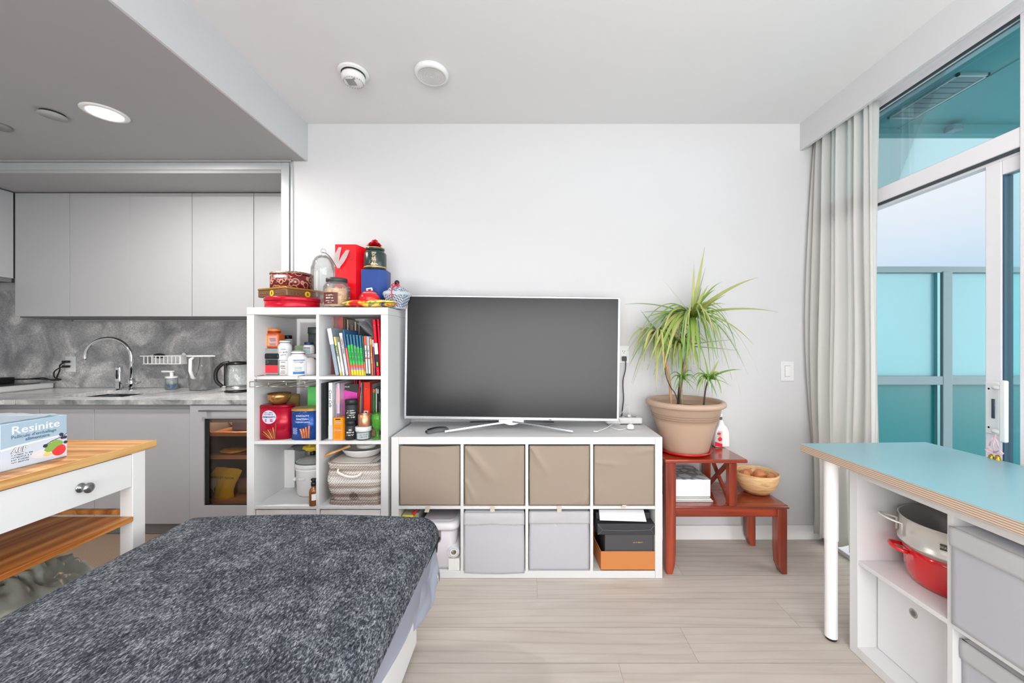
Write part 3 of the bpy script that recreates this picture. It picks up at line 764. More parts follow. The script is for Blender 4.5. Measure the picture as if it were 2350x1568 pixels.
def soap():
    d = 3.09; x = X(394, d)
    t = thing('soap_dispenser', 'clear pump bottle of blue soap beside the kitchen tap', 'dispenser', (x, d, 0.903))
    MB().lathe([(0, 0), (0.038, 0), (0.041, 0.004), (0.041, 0.083), (0.034, 0.092), (0.030, 0.092), (0.0385, 0.082), (0.0385, 0.005), (0, 0.004)], (x, d, 0.903), 28).build('bottle', m_jar, t)
    MB().cyl((x, d, 0.908), 0.038, 0.036, 24).build('liquid', mat('blue_soap', (28, 96, 148), 0.2), t)
    MB().cyl((x, d, 0.992), 0.040, 0.014, 24).cyl((x, d, 1.006), 0.012, 0.034, 16).box(x-0.075, x+0.014, d-0.012, d+0.012, 1.036, 1.050, 0.004).build('pump', m_whitep, t)
soap()
def rack():
    d = 3.12; x0, x1 = X(331, d), X(424, d); z0, z1 = Z(836, d), Z(816, d)
    t = thing('sponge_holder', 'white slotted plastic sponge holder stuck on the marble backsplash', 'holder', ((x0+x1)/2, d+0.02, z0))
    m = MB(); y0, y1 = 3.085, 3.182
    m.box(x0+0.02, x1-0.01, y0, y1, z0, z0+0.004)
    for z in (z1-0.008, z0): m.box(x0 if z > z0 else x0+0.03, x1, y0-0.002, y0+0.004, z, z+0.008, 0.002)
    m.box(x0, x1, y1-0.004, y1, z0, z1+0.004, 0.001)
    n = 9
    for k in range(n+1):
        x = x0+0.03+(x1-x0-0.04)*k/n; m.box(x-0.003, x+0.003, y0, y0+0.003, z0, z1)
    m.box(x0, x0+0.006, y0, y1, z1-0.008, z1, 0.001).box(x1-0.006, x1, y0, y1, z0, z1, 0.001)
    m.build('basket', m_whitep, t)
    c = MB().cyl((x1-0.055, 3.178, z1+0.004), 0.016, 0.006, 20, 0, 'Y'); c.build('suction_cup', m_whitep, t)
    s = MB().ball((x0+0.11, 3.13, z1-0.004), 0.04, 18, 0, 1.1, 0.7, 0.5)
    tag(s.build('sponge', mat('dark_sponge', (50, 52, 56), 0.9, bump=0.5, bscale=200)), 'dark scrubbing sponge in the white slotted holder', 'sponge')
rack()
def pitcher():
    d = 3.03; x = X(460, d)
    t = thing('water_pitcher', 'clear plastic water filter pitcher with white handle on the worktop', 'pitcher', (x, d, 0.903))
    h = 0.262
    m = MB(); m.lathe([(0, 0.0), (0.070, 0), (0.075, 0.006), (0.090, h), (0.087, h), (0.072, 0.008), (0, 0.006)], (x, d, 0.903), 36, sy=0.8)
    m.build('jug', m_clear, t)
    m = MB(); m.lathe([(0, 0.125), (0.060, 0.125), (0.078, 0.135), (0.084, h-0.006), (0.081, h-0.006), (0, 0.14)], (x, d, 0.903), 32, sy=0.8)
    m.build('filter_hopper', m_clear, t)
    m = MB(); m.lathe([(0, h), (0.092, h), (0.094, h+0.006), (0.084, h+0.010), (0, h+0.010)], (x, d, 0.903), 36, sy=0.8); m.prism([(x+0.07, d-0.05), (x+0.115, d), (x+0.07, d+0.05)], 0.903+h, 0.903+h+0.008, 'XY')
    m.build('lid', m_whitep, t)
    m = MB(); m.tube([(x+0.008, d-0.074, 1.155), (x+0.009, d-0.100, 1.145), (x+0.010, d-0.103, 1.06), (x+0.013, d-0.088, 1.01), (x+0.015, d-0.066, 1.0)], 0.012, 10); m.build('handle', m_whitep, t)
pitcher()
def kettle():
    d = 2.93; x = X(546, d)
    t = thing('electric_kettle', 'glass electric kettle with black handle half hidden by the white shelving', 'kettle', (x, d, 0.903))
    MB().cyl((x, d, 0.903), 0.083, 0.014, 32, bev=0.004).build('power_base', m_black, t)
    MB().cyl((x, d, 0.917), 0.074, 0.034, 32, bev=0.004).build('steel_band', m_steel, t)
    MB().lathe([(0.072, 0.0), (0.076, 0.02), (0.078, 0.06), (0.068, 0.145), (0.060, 0.160), (0.057, 0.158), (0.065, 0.143), (0.075, 0.06), (0.070, 0.0)], (x, d, 0.951), 32).build('glass_body', m_jar, t)
    MB().lathe([(0, 0), (0.062, 0), (0.064, 0.01), (0.052, 0.022), (0, 0.026)], (x, d, 1.108), 28).build('lid', m_black, t)
    MB().tube(cv([(x-0.05, d-0.02, 1.125), (x-0.088, d-0.04, 1.112), (x-0.125, d-0.05, 1.06), (x-0.122, d-0.05, 0.99), (x-0.088, d-0.04, 0.948)]), [0.013]*33, 12).build('handle', m_black, t)
    MB().box(x-0.075, x-0.058, d-0.045, d-0.01, 0.95, 1.12, 0.006).build('handle_mount', m_black, t)
kettle()
# woven runner on the kitchen floor
def rug():
    m, n, b, out = node_mat('woven_brown')
    t = n.nodes.new('ShaderNodeTexCoord'); mp = n.nodes.new('ShaderNodeMapping'); mp.inputs['Rotation'].default_value = (0, 0, 0.9); n.links.new(t.outputs['Object'], mp.inputs[0])
    w1 = n.nodes.new('ShaderNodeTexWave'); w1.inputs['Scale'].default_value = 26; w1.inputs['Distortion'].default_value = 0.4; n.links.new(mp.outputs[0], w1.inputs['Vector'])
    r = ramp(n, [(0.35, (112, 88, 72)), (0.8, (168, 148, 128))], w1.outputs['Fac']); n.links.new(r.outputs[0], b.inputs['Base Color']); b.inputs['Roughness'].default_value = 0.95
    o = MB().box(-3.6, -1.60, 1.72, 2.57, 0.001, 0.010, 0.003).build('kitchen_rug', m)
    tag(o, 'brown woven rug with diagonal ribs on the kitchen floor', 'rug')
rug()
# ================================================================== cube shelving
FY = 2.097; BY = FY+0.39
T0, T1 = 0.039, 0.016; CU = 0.335
def cube_shelf(name, label, x0, cols, rows, top_over, y0=FY):
    W = 2*T0+cols*CU+(cols-1)*T1; H = 2*T0+rows*CU+(rows-1)*T1; y1 = y0+0.39
    t = thing(name, label, 'shelf', (x0+W/2, y0+0.195, 0))
    g = 0.0008
    if top_over:
        bx('top_panel', m_white, x0, x0+W, y0, y1, H-T0, H, 0.001, t); bx('bottom_panel', m_white, x0, x0+W, y0, y1, 0.001, T0, 0.001, t)
        for a in (x0, x0+W-T0): bx('side_panel', m_white, a, a+T0, y0+g, y1, T0+g, H-T0-g, 0.0008, t)
    else:
        bx('top_panel', m_white, x0+T0+g, x0+W-T0-g, y0, y1, H-T0, H, 0.001, t); bx('bottom_panel', m_white, x0+T0+g, x0+W-T0-g, y0, y1, 0.001, T0, 0.001, t)
        for a in (x0, x0+W-T0): bx('side_panel', m_white, a, a+T0, y0, y1, 0.001, H, 0.001, t)
    for c in range(1, cols):
        a = x0+T0+c*CU+(c-1)*T1; bx('divider', m_white, a, a+T1, y0+0.002, y1, T0, H-T0, 0.0006, t)
    for r in range(1, rows):
        a = T0+r*CU+(r-1)*T1
        for c in range(cols):
            xa = x0+T0+c*(CU+T1); bx('shelf_board', m_white, xa, xa+CU, y0+0.002, y1, a, a+T1, 0.0006, t)
    return t
XT = -1.522; XLW = -0.740
cube_shelf('cube_shelf', 'tall white cube shelf unit crowded with jars, tins and books', XT, 2, 4, True)
cube_shelf('cube_shelf', 'low wide white cube shelf unit under the television', XLW, 4, 2, False)
S3 = 1.092+0.0005; S2 = 0.741+0.0005; S1 = 0.390+0.0005; ST = 1.470+0.0005; SL = 0.770+0.0005

def m_txt(c=(30, 30, 34)): return mat('ink_%d_%d_%d' % c, c, 0.6)
INK = m_txt(); WINK = m_txt((245, 245, 245)); GINK = m_txt((120, 124, 130))
def bars(mb, cx, y, zs, w_, h_, mi=0):
    for i, z in enumerate(zs): mb.box(cx-w_/2*(1-0.15*(i % 3)), cx+w_/2*(1-0.1*((i+1) % 3)), y-0.0008, y, z, z+h_, mi=mi)

# ---------------------------------------------------------------- on top of the tall unit
def top_tins():
    x = X(669.5, 2.24); r = 0.151
    t = thing('cookie_tin', 'round shiny red cookie tin at the bottom of the tin stack', 'tin', (x, 2.27, ST))
    red = mat('red_tin', (200, 24, 48), 0.22, 0.3)
    MB().lathe([(0, 0), (r-0.004, 0), (r-0.002, 0.003), (r-0.002, 0.045), (0, 0.045)], (x, 2.27, ST), 56).build('body', red, t)
    MB().lathe([(r-0.001, 0.040), (r+0.002, 0.042), (r+0.002, 0.056), (r-0.002, 0.060), (r-0.01, 0.062), (0, 0.062)], (x, 2.27, ST), 56).build('lid', mat('red_tin_lid', (206, 36, 56), 0.2, 0.4), t)
    # square chocolate tin, turned
    z0 = ST+0.0625; zz = z0
    t = thing('biscuit_tin', 'square brown and gold biscuit tin between the red round tin and the paisley tin', 'tin', (0, 0, 0))
    s = 0.125; hh = 0.052
    MB().box(-s, s, -s, s, 0, hh-0.012, 0.006, 0, 3).build('body', mat('brown_tin', (122, 92, 66), 0.3, 0.4), t)
    MB().box(-s-0.002, s+0.002, -s-0.002, s+0.002, hh-0.013, hh, 0.005, 0, 3).build('lid', mat('gold_tin', (176, 128, 62), 0.3, 0.6), t)
    m = MB()
    for fx in (0, 1):
        for k in range(11):
            if 4 <= k <= 6: continue
            u = -0.10+k*0.02
            if fx: m.ball((s, u, 0.019), 0.006, 8, 0, 0.3, 1, 0.8)
            else: m.ball((u, -s, 0.019), 0.006, 8, 0, 1, 0.3, 0.8)
    m.build('studs', mat('bronze_stud', (128, 84, 66), 0.35, 0.6), t)
    m = MB(); m.cyl((0, -s+0.0005, 0.02), 0.017, 0.0015, 24, 0, 'Y').cyl((s-0.0005, 0, 0.02), 0.017, 0.0015, 24, 0, 'X')
    for v in m.bm.verts: pass
    m.build('emblem', mat('yellow_emblem', (222, 186, 40), 0.4), t)
    text('&', 0.024, lambda a, b, h: (a, -s-0.0012-h, 0.013+b), INK, t); text('&', 0.024, lambda a, b, h: (s+0.0022+h, a, 0.013+b), INK, t)
    t.location = (X(668, 2.27), 2.29, zz); t.rotation_euler = (0, 0, math.radians(-24))
    # paisley tin with scalloped outline
    z1 = zz+hh+0.0005
    t = thing('paisley_tin', 'dark red scalloped tin with pale paisley swirls on top of the tin stack', 'tin', (0, 0, 0))
    N = 96; R = 0.112
    out = [((R*(1+0.055*math.cos(4*(a-0.78))))*math.cos(a), (R*(1+0.055*math.cos(4*(a-0.78))))*math.sin(a)*0.85) for a in [2*PI*i/N for i in range(N)]]
    mm, n, b, o_ = node_mat('paisley_red')
    tc = n.nodes.new('ShaderNodeTexCoord')
    v = n.nodes.new('ShaderNodeTexVoronoi'); v.inputs['Scale'].default_value = 24; n.links.new(tc.outputs['Object'], v.inputs['Vector'])
    wv = n.nodes.new('ShaderNodeMath'); wv.operation = 'SINE'; mu = n.nodes.new('ShaderNodeMath'); mu.operation = 'MULTIPLY'; mu.inputs[1].default_value = 17
    n.links.new(v.outputs['Distance'], mu.inputs[0]); n.links.new(mu.outputs[0], wv.inputs[0])
    r = ramp(n, [(0.55, (128, 26, 32)), (0.9, (196, 150, 126)), (0.2, (104, 20, 28))], wv.outputs[0]); n.links.new(r.outputs[0], b.inputs['Base Color']); b.inputs['Roughness'].default_value = 0.3
    MB().prism(out, 0, 0.086, 'XY', smooth=True).build('body', mm, t)
    MB().prism([(u*1.02, w_*1.02) for u, w_ in out], 0.084, 0.092, 'XY', smooth=True).build('lid_rim', mat('tin_rim', (150, 126, 108), 0.3, 0.7), t)
    MB().prism([(u*0.97, w_*0.97) for u, w_ in out], 0.091, 0.096, 'XY', smooth=True).build('lid', mm, t)
    # raised swirl lines
    m = MB()
    for cx_, sg, r0 in ((-0.05, 1, 0.020), (-0.012, -1, 0.015), (0.028, 1, 0.022), (0.062, -1, 0.014)):
        for k in range(2):
            pts = []
            for i in range(22):
                a = sg*i*0.32; rr = r0*(1-i/26)*(1-0.3*k)
                u = cx_+rr*math.cos(a); w_ = 0.045+rr*math.sin(a)
                ang = math.atan2(-1, u/R*0.9) if False else None
                # project on the front of the outline
                best = max((p for p in out if p[1] < 0.0 and abs(p[0]-u) < 0.012), key=lambda p: -p[1], default=(u, -R*0.8))
                pts.append((u, best[1]-0.0006, w_))
            m.tube(pts, 0.0011, 5)
    m.build('swirls', mat('swirl_cream', (206, 170, 146), 0.4), t)
    t.location = (X(668, 2.28), 2.29, z1); t.rotation_euler = (0, 0, math.radians(-8))
top_tins()
def cloche():
    x, y = X(742, 2.33), 2.33; R = 0.069
    t = thing('glass_bell_jar', 'tall clear glass bell jar with knob behind the nut jar', 'jar', (x, y, ST))
    h = 0.335
    p = [(R+0.004, 0.0), (R, 0.004), (R, 0.10), (R-0.001, 0.22), (R-0.003, 0.25), (R-0.012, 0.288), (R-0.026, 0.315), (R-0.045, 0.328), (0.010, h-0.004), (0.010, h+0.004), (0.015, h+0.012), (0.015, h+0.024), (0.009, h+0.032), (0, h+0.033)]
    q = [(0, h-0.008), (R-0.046, 0.324), (R-0.028, 0.312), (R-0.015, 0.286), (R-0.006, 0.25), (R-0.004, 0.22), (R-0.0035, 0.10), (R-0.003, 0.0)]
    MB().lathe(p+q, (x, y, ST), 40).build('dome', m_jar, t)
    m = MB()
    for z in (0.240, 0.248, 0.256): m.lathe([(R-0.004, z-0.002), (R-0.001, z), (R-0.004, z+0.002)], (x, y, ST), 40)
    m.build('ridges', m_jar, t)
    MB().tube(cv([(X(739, 2.25), 2.25, Z(579, 2.25)), (X(750, 2.24), 2.24, Z(583, 2.24)), (X(761, 2.23), 2.23, Z(595, 2.23)), (X(770, 2.22), 2.22, Z(610, 2.22))]), 0.0022, 6).build('wire_handle', mat('dark_wire', (66, 60, 56), 0.4, 0.6), t)
cloche()
def gift_bag():
    y = 2.30; x0, x1 = X(769, y), X(817, y); x2 = X(834, y+0.0); z1 = Z(561, y)
    t = thing('gift_bag', 'tall glossy red paper gift bag with white ribbon handles', 'bag', ((x0+x2)/2, y+0.05, ST))
    red = mat('gift_red', (228, 12, 30), 0.3)
    m = MB(); z1b = z1-0.006
    P = [(x0, y), (x1, y), (x2-0.004, y+0.05), (x2-0.016, y+0.10), (x0+0.035, y+0.10), (x0+0.010, y+0.05)]
    lo = [m.bm.verts.new((a, b, ST)) for a, b in P]
    hi = [m.bm.verts.new((a, b, (z1 if i < 2 else z1-0.012))) for i, (a, b) in enumerate(P)]
    for i in range(6):
        j = (i+1) % 6; m.bm.faces.new((lo[i], lo[j], hi[j], hi[i]))
    m.bm.faces.new(list(reversed(lo))); m.bm.faces.new([m.bm.verts.new(v.co-Vector((0, 0, 0.02))) for v in hi])
    m.build('bag', red, t)
    wh = mat('ribbon_white', (240, 236, 234), 0.5)
    m = MB(); xa, xb_, xc = X(782, y), X(797, y), X(777, y)
    m.tube(cv([(X(781, y), y-0.002, Z(569, y)), (X(775, y), y-0.010, Z(588, y)), (X(773, y), y-0.012, Z(606, y)), (X(780, y), y-0.012, Z(615, y))]), [0.003, 0.005, 0.008, 0.009, 0.010, 0.011]*4+[0.008], 8, flat=0.35) if False else None
    def rib(pts, ws):
        C = cv(pts, 6); n = len(C); L = []; R_ = []
        for i, p in enumerate(C):
            w_ = ws[0]*(1-i/(n-1))+ws[1]*i/(n-1); w_ *= (0.4+0.6*math.sin(PI*min(1, 0.15+i/(n-1)))); L.append(Vector((p.x-w_, p.y, p.z))); R_.append(Vector((p.x+w_, p.y-0.001, p.z)))
        def fn(u, v):
            k = min(int(v*(n-1)), n-1); return L[k]*(1-u)+R_[k]*u
        m.grid(fn, 1, n-1, thick=0.001)
    rib([(X(781, y), y-0.003, Z(568, y)), (X(775, y), y-0.010, Z(590, y)), (X(774, y), y-0.012, Z(606, y)), (X(780, y), y-0.012, Z(616, y))], (0.014, 0.022))
    rib([(X(799, y), y-0.003, Z(574, y)), (X(792, y), y-0.010, Z(590, y)), (X(784, y), y-0.013, Z(606, y)), (X(779, y), y-0.0125, Z(616.5, y))], (0.015, 0.021))
    m.build('ribbon_handle', wh, t)
    a = MB().cyl((X(802, y), y-0.0002, Z(588, y)), 0.026, 0.0012, 24, 0, 'Y'); a.build('gift_tag', mat('gift_red_dark', (206, 14, 34), 0.35), t)
gift_bag()
def blue_box_and_jar():
    y = 2.27; x0, x1 = X(829, y), X(868, y); z1 = Z(618, y)
    t = thing('gift_box', 'deep blue box standing under the dark green ceramic jar', 'box', ((x0+x1)/2, y+0.06, ST))
    xr = X(884, y)
    b = MB().prism([(x0, y), (x1, y), (xr-0.003, y+0.035), (xr-0.012, y+0.125), (x0+0.008, y+0.125)], ST, z1, 'XY', bev=0.001); b.build('carton', mat('royal_blue', (32, 66, 140), 0.45), t)
    zt = z1+0.0006; xc, yc = X(859, 2.31), 2.325; r = 0.064
    t = thing('tea_jar', 'dark green ceramic tea jar with gold characters and red bow on the blue box', 'jar', (xc, yc, zt))
    gr = mat('green_glaze', (38, 56, 52), 0.25, coat=0.3)
    h = Z(569, 2.31)-zt
    MB().lathe([(0, 0), (r-0.006, 0), (r-0.002, 0.006), (r, 0.012), (r, h*0.72), (r-0.006, h*0.80), (r-0.016, h*0.86), (r-0.016, h*0.90), (0, h*0.9)], (xc, yc, zt), 40).build('body', gr, t)
    MB().lathe([(r+0.0002, 0.013), (r+0.001, 0.016), (r+0.0002, 0.020)], (xc, yc, zt), 40).build('gold_band', mat('gold_line', (196, 158, 96), 0.4, 0.5), t)
    MB().lathe([(r-0.016, h*0.885), (r-0.012, h*0.89), (r-0.010, h*0.96), (r-0.014, h), (0, h)], (xc, yc, zt), 40).build('lid', gr, t)
    MB().lathe([(r-0.0115, h-0.004), (r-0.0095, h-0.001), (r-0.013, h+0.001)], (xc, yc, zt), 40).build('rim', mat('gold_line'), t)
    gold = mat('gold_ink', (232, 214, 176), 0.5)
    for k, ch in enumerate('化橘红'): text(ch, 0.026, wrap(xc, yc, r, zt+h*0.56-k*0.026, 0.24), gold, t, name='lettering')
    m = MB(); patch(m, xc, yc, r, 0.05, 0.45, zt+h*0.70, zt+h*0.75); m.build('small_label', mat('label_grey'), t)
    m = MB()
    for k, px in enumerate((0.06, 0.16, 0.28, 0.40, 0.5)): m.ball((xc+r*math.sin(px), yc-r*math.cos(px), zt+0.028+0.004*(k % 2)), 0.005, 8, 0, 1.4, 0.4, 0.7)
    m.build('gold_mountains', gold, t)
    # star bow
    t2 = thing('gift_bow', 'shiny red star gift bow on top of the dark green jar', 'bow', (xc, yc, zt+h))
    m = MB(); rr = random.Random(2)
    for lay, (n, L, zz) in enumerate(((7, 0.048, 0.016), (6, 0.038, 0.032), (4, 0.022, 0.044))):
        for i in range(n):
            a = 2*PI*i/n+lay*0.4; ca, sa = math.cos(a), math.sin(a); w_ = 0.012
            P = lambda r_, s_, z_: (xc+ca*r_-sa*s_, yc-0.01+sa*r_+ca*s_, zt+h+z_)
            m.prism([(0, 0)]*0 or [(0, 0), (1, 0), (0, 1)], 0, 0.1, 'XY') if False else None
            q = [P(0, 0, zz*0.3+0.001), P(L*0.6, w_, zz), P(L, 0, zz*0.55+0.003), P(L*0.6, -w_, zz), P(L*0.5, 0, zz+0.006)]
            vs = [m.bm.verts.new(p) for p in q]
            for f in ((0, 1, 4), (1, 2, 4), (2, 3, 4), (3, 0, 4), (0, 2, 1), (0, 3, 2)): m.bm.faces.new([vs[k] for k in f])
    m.build('loops', mat('bow_red', (206, 16, 40), 0.18, 0.4), t2)
blue_box_and_jar()
nut_m = mat('cashews', (226, 176, 128), 0.6, var=0.2, vscale=40)
def nuts_pile(name_parent, cx, cy, z0, r, h, n, material=None, seed=3, part='nuts', sz=0.010):
    m = MB(); rr = random.Random(seed)
    for i in range(n):
        a = rr.uniform(0, 2*PI); q = r*math.sqrt(rr.uniform(0.25, 1)); z = z0+rr.uniform(0, h)
        pts = []; a0 = rr.uniform(0, 6.3); tilt = rr.uniform(-0.8, 0.8); R = sz
        for k in range(5):
            b = a0+k*0.55; pts.append((cx+q*math.cos(a)+R*math.cos(b), cy+q*math.sin(a)+R*math.sin(b)*math.cos(tilt), z+R*math.sin(b)*math.sin(tilt)+R*0.6*math.sin(b)))
        m.tube(pts, [0.003, 0.0045, 0.005, 0.0045, 0.003], 5)
    o = m.build(part, material or nut_m, name_parent)
    return o
def nut_jar():
    y = 2.20; xc = X(773, y); r = 0.070
    t = thing('nut_jar', 'clear jar of cashews with black lid and brown printed label', 'jar', (xc, y, ST))
    h = 0.150
    MB().lathe([(0, 0), (r-0.005, 0), (r, 0.006), (r, h*0.78), (r-0.010, h*0.90), (r-0.018, h*0.94), (r-0.018, h), (r-0.021, h), (r-0.021, h*0.93), (r-0.012, h*0.88), (r-0.003, h*0.78), (r-0.003, 0.007), (0, 0.005)], (xc, y, ST), 40).build('glass', m_jar, t)
    MB().lathe([(0, h-0.004), (r-0.016, h-0.004), (r-0.014, h-0.002), (r-0.014, h+0.015), (r-0.018, h+0.018), (0, h+0.018)], (xc, y, ST), 40).build('lid', mat('grey_black_lid', (58, 62, 64), 0.4), t)
    MB().cyl((xc, y, ST+0.008), r-0.012, 0.098, 28).build('nut_fill', nut_m, t)
    nuts_pile(t, xc, y, ST+0.012, r-0.010, 0.10, 150)
    m = MB(); patch(m, xc, y, r, -0.72, 0.52, ST+0.018, ST+0.082); lb = m.build('label', mat('label_brown', (96, 40, 30), 0.5), t)
    text(['~ORGANIC', '~CASHEWS', ('~LIGHTLY SALT', 0.0075)], 0.0115, wrap(xc, y, r, ST+0.062, -0.1), WINK, lb)
    text(['~340 g'], 0.009, wrap(xc, y, r, ST+0.022, -0.1), WINK, lb)
nut_jar()
def red_jar():
    y = 2.22; xc = X(848, y); z0 = ST+0.016
    t = thing('sugar_jar', 'small round red ceramic jar with white knob in front of the blue box', 'jar', (xc, y, ST))
    r = 0.058
    MB().lathe([(0, 0), (r*0.62, 0), (r*0.85, 0.016), (r, 0.045), (r*0.99, 0.062), (r*0.80, 0.080), (r*0.66, 0.084), (0, 0.084)], (xc, y, z0-0.0155), 40).build('body', mat('red_glaze', (216, 22, 34), 0.18, coat=0.5), t)
    MB().lathe([(r*0.66, 0.083), (r*0.68, 0.086), (r*0.62, 0.093), (r*0.3, 0.099), (0, 0.10)], (xc, y, z0-0.0155), 40).build('lid', mat('red_glaze'), t)
    MB().lathe([(r*0.665, 0.0835), (r*0.695, 0.0855), (r*0.665, 0.0875)], (xc, y, z0-0.0155), 40).build('rim', mat('rim_grey', (190, 160, 160), 0.4), t)
    MB().tube([(xc-0.012, y, z0+0.082), (xc-0.014, y, z0+0.096), (xc+0.012, y, z0+0.100), (xc+0.014, y, z0+0.086)], 0.006, 8).build('knob', mat('cream_glaze', (226, 222, 216), 0.3), t)
red_jar()
def snack_bag2():
    y = 2.145; x0, x1 = X(790, y), X(909, y)
    t = thing('snack_packet', 'colourful red and yellow crackling snack packet lying at the shelf edge', 'packet', ((x0+x1)/2, y, ST))
    mm, n, b, o_ = node_mat('snack_print'); tc = n.nodes.new('ShaderNodeTexCoord')
    z = n.nodes.new('ShaderNodeTexNoise'); z.inputs['Scale'].default_value = 17; z.inputs['Detail'].default_value = 2; n.links.new(tc.outputs['Object'], z.inputs['Vector'])
    r = ramp(n, [(0.36, (206, 40, 44)), (0.44, (230, 120, 50)), (0.50, (238, 200, 70)), (0.58, (240, 206, 110)), (0.64, (150, 150, 80)), (0.70, (60, 70, 130))], z.outputs['Fac'])
    r.color_ramp.interpolation = 'CONSTANT'; n.links.new(r.outputs[0], b.inputs['Base Color']); b.inputs['Roughness'].default_value = 0.25
    def fn(sg):
        def f(u, v):
            p = Vector((x0+(x1-x0)*u, y-0.04+0.075*v, ST+0.019))
            k = (math.sin(PI*u)**0.35)*(math.sin(PI*v)**0.5)
            p.z += sg*0.020*k + 0.007*k*noise.noise(Vector((u*9, v*5, sg))); p.z = max(p.z, ST+0.0005) + (0.005*u if sg > 0 else 0); return p
        return f
    m = MB(); m.grid(fn(1), 50, 14).grid(fn(-1), 50, 14); m.build('pouch', mm, t)
snack_bag2()
def porcelain():
    y = 2.27; xc = X(911, y); z0 = ST; W = 0.052
    t = thing('porcelain_jar', 'blue and white porcelain jar with black ball knob and red ribbon beside the television', 'jar', (xc, y, z0))
    mm, n, b, o_ = node_mat('blue_lattice'); tc = n.nodes.new('ShaderNodeTexCoord')
    mp = n.nodes.new('ShaderNodeMapping'); mp.inputs['Rotation'].default_value = (0.0, 0.78, 0.0); mp.inputs['Scale'].default_value = (150, 150, 150); n.links.new(tc.outputs['Object'], mp.inputs[0])
    ch = n.nodes.new('ShaderNodeTexChecker'); ch.inputs['Scale'].default_value = 1.0; ch.inputs[1].default_value = lin((58, 74, 104))+(1,); ch.inputs[2].default_value = lin((206, 212, 220))+(1,)
    n.links.new(mp.outputs[0], ch.inputs['Vector']); n.links.new(ch.outputs[0], b.inputs['Base Color']); b.inputs['Roughness'].default_value = 0.15
    m = MB()
    m.lathe([(0, 0), (0.045, 0), (0.050, 0.008), (0.074, 0.060), (0.082, 0.080), (0.080, 0.096), (0.066, 0.106), (0, 0.106)], (xc, y, z0), 8)
    for v in m.bm.verts: pass
    for f in m.bm.faces: f.smooth = False
    m.build('body', mm, t)
    m = MB(); m.lathe([(0.082, 0.078), (0.0845, 0.084), (0.083, 0.094), (0.079, 0.098)], (xc, y, z0), 8); m.lathe([(0.044, 0), (0.052, 0.002), (0.052, 0.008)], (xc, y, z0), 8)
    m.build('pale_rim', mat('celadon_rim', (176, 186, 196), 0.2), t)
    MB().lathe([(0.058, 0.106), (0.056, 0.112), (0.040, 0.126), (0.016, 0.136), (0.008, 0.144), (0, 0.144)], (xc, y, z0), 8).build('lid', mm, t)
    MB().ball((xc, y, z0+0.156), 0.0145, 20).build('knob', mat('dark_blue_ball', (22, 28, 44), 0.12), t)
    m = MB(); rb = mat('red_ribbon', (214, 24, 40), 0.5)
    for s in (-1, 1): m.tube(cv([(xc, y-0.016, z0+0.136), (xc+s*0.012, y-0.024, z0+0.146), (xc+s*0.022, y-0.026, z0+0.138), (xc+s*0.010, y-0.024, z0+0.132), (xc, y-0.018, z0+0.136)]), 0.003, 6)
    m.tube(cv([(xc, y-0.02, z0+0.136), (xc-0.004, y-0.062, z0+0.115), (xc-0.002, y-0.086, z0+0.09), (xc+0.004, y-0.088, z0+0.055)]), 0.0028, 6)
    m.tube([(xc-0.015, y, z0+0.136), (xc, y-0.015, z0+0.137), (xc+0.015, y, z0+0.136), (xc, y+0.015, z0+0.137), (xc-0.015, y, z0+0.136)], 0.003, 6)
    m.build('ribbon', rb, t)
porcelain()

# ---------------------------------------------------------------- upper left cube: jars and bottles
def bottle(name, label, px, y, z0, r, h, body, cap, capr=0.62, caph=0.018, group=None, lab=None, txt=None, shoulder=0.14):
    xc = X(px, y)
    t = thing(name, label, 'bottle', (xc, y, z0), group)
    MB().lathe([(0, 0), (r-0.003, 0), (r, 0.004), (r, h*(1-shoulder-0.06)), (r*0.9, h*(1-shoulder+0.02)), (r*capr, h*(1-0.04)), (r*capr, h), (0, h)], (xc, y, z0), 32).build('body', body, t)
    MB().lathe([(0, h), (r*capr+0.003, h), (r*capr+0.003, h+caph*0.2), (r*capr+0.003, h+caph-0.002), (r*capr, h+caph), (0, h+caph)], (xc, y, z0), 32).build('cap', cap, t)
    m = MB(); m.lathe([(r*capr+0.0032, h+0.001), (r*capr+0.0042, h+0.002), (r*capr+0.0032, h+0.004)], (xc, y, z0), 32); m.lathe([(r*capr+0.0032, h+caph-0.004), (r*capr+0.0042, h+caph-0.003), (r*capr+0.0032, h+caph-0.0015)], (xc, y, z0), 32)
    m.build('cap_ring', m_dark, t)
    if lab:
        m = MB(); patch(m, xc, y, r, lab[1], lab[2], z0+h*0.08, z0+h*0.72); l = m.build('label', lab[0], t)
        if txt: text(txt[0], txt[1], wrap(xc, y, r, z0+h*0.58, (lab[1]+lab[2])/2), txt[2], l)
    return t
wb = mat('bottle_white', (238, 238, 240), 0.35)
cubeL = XT+T0
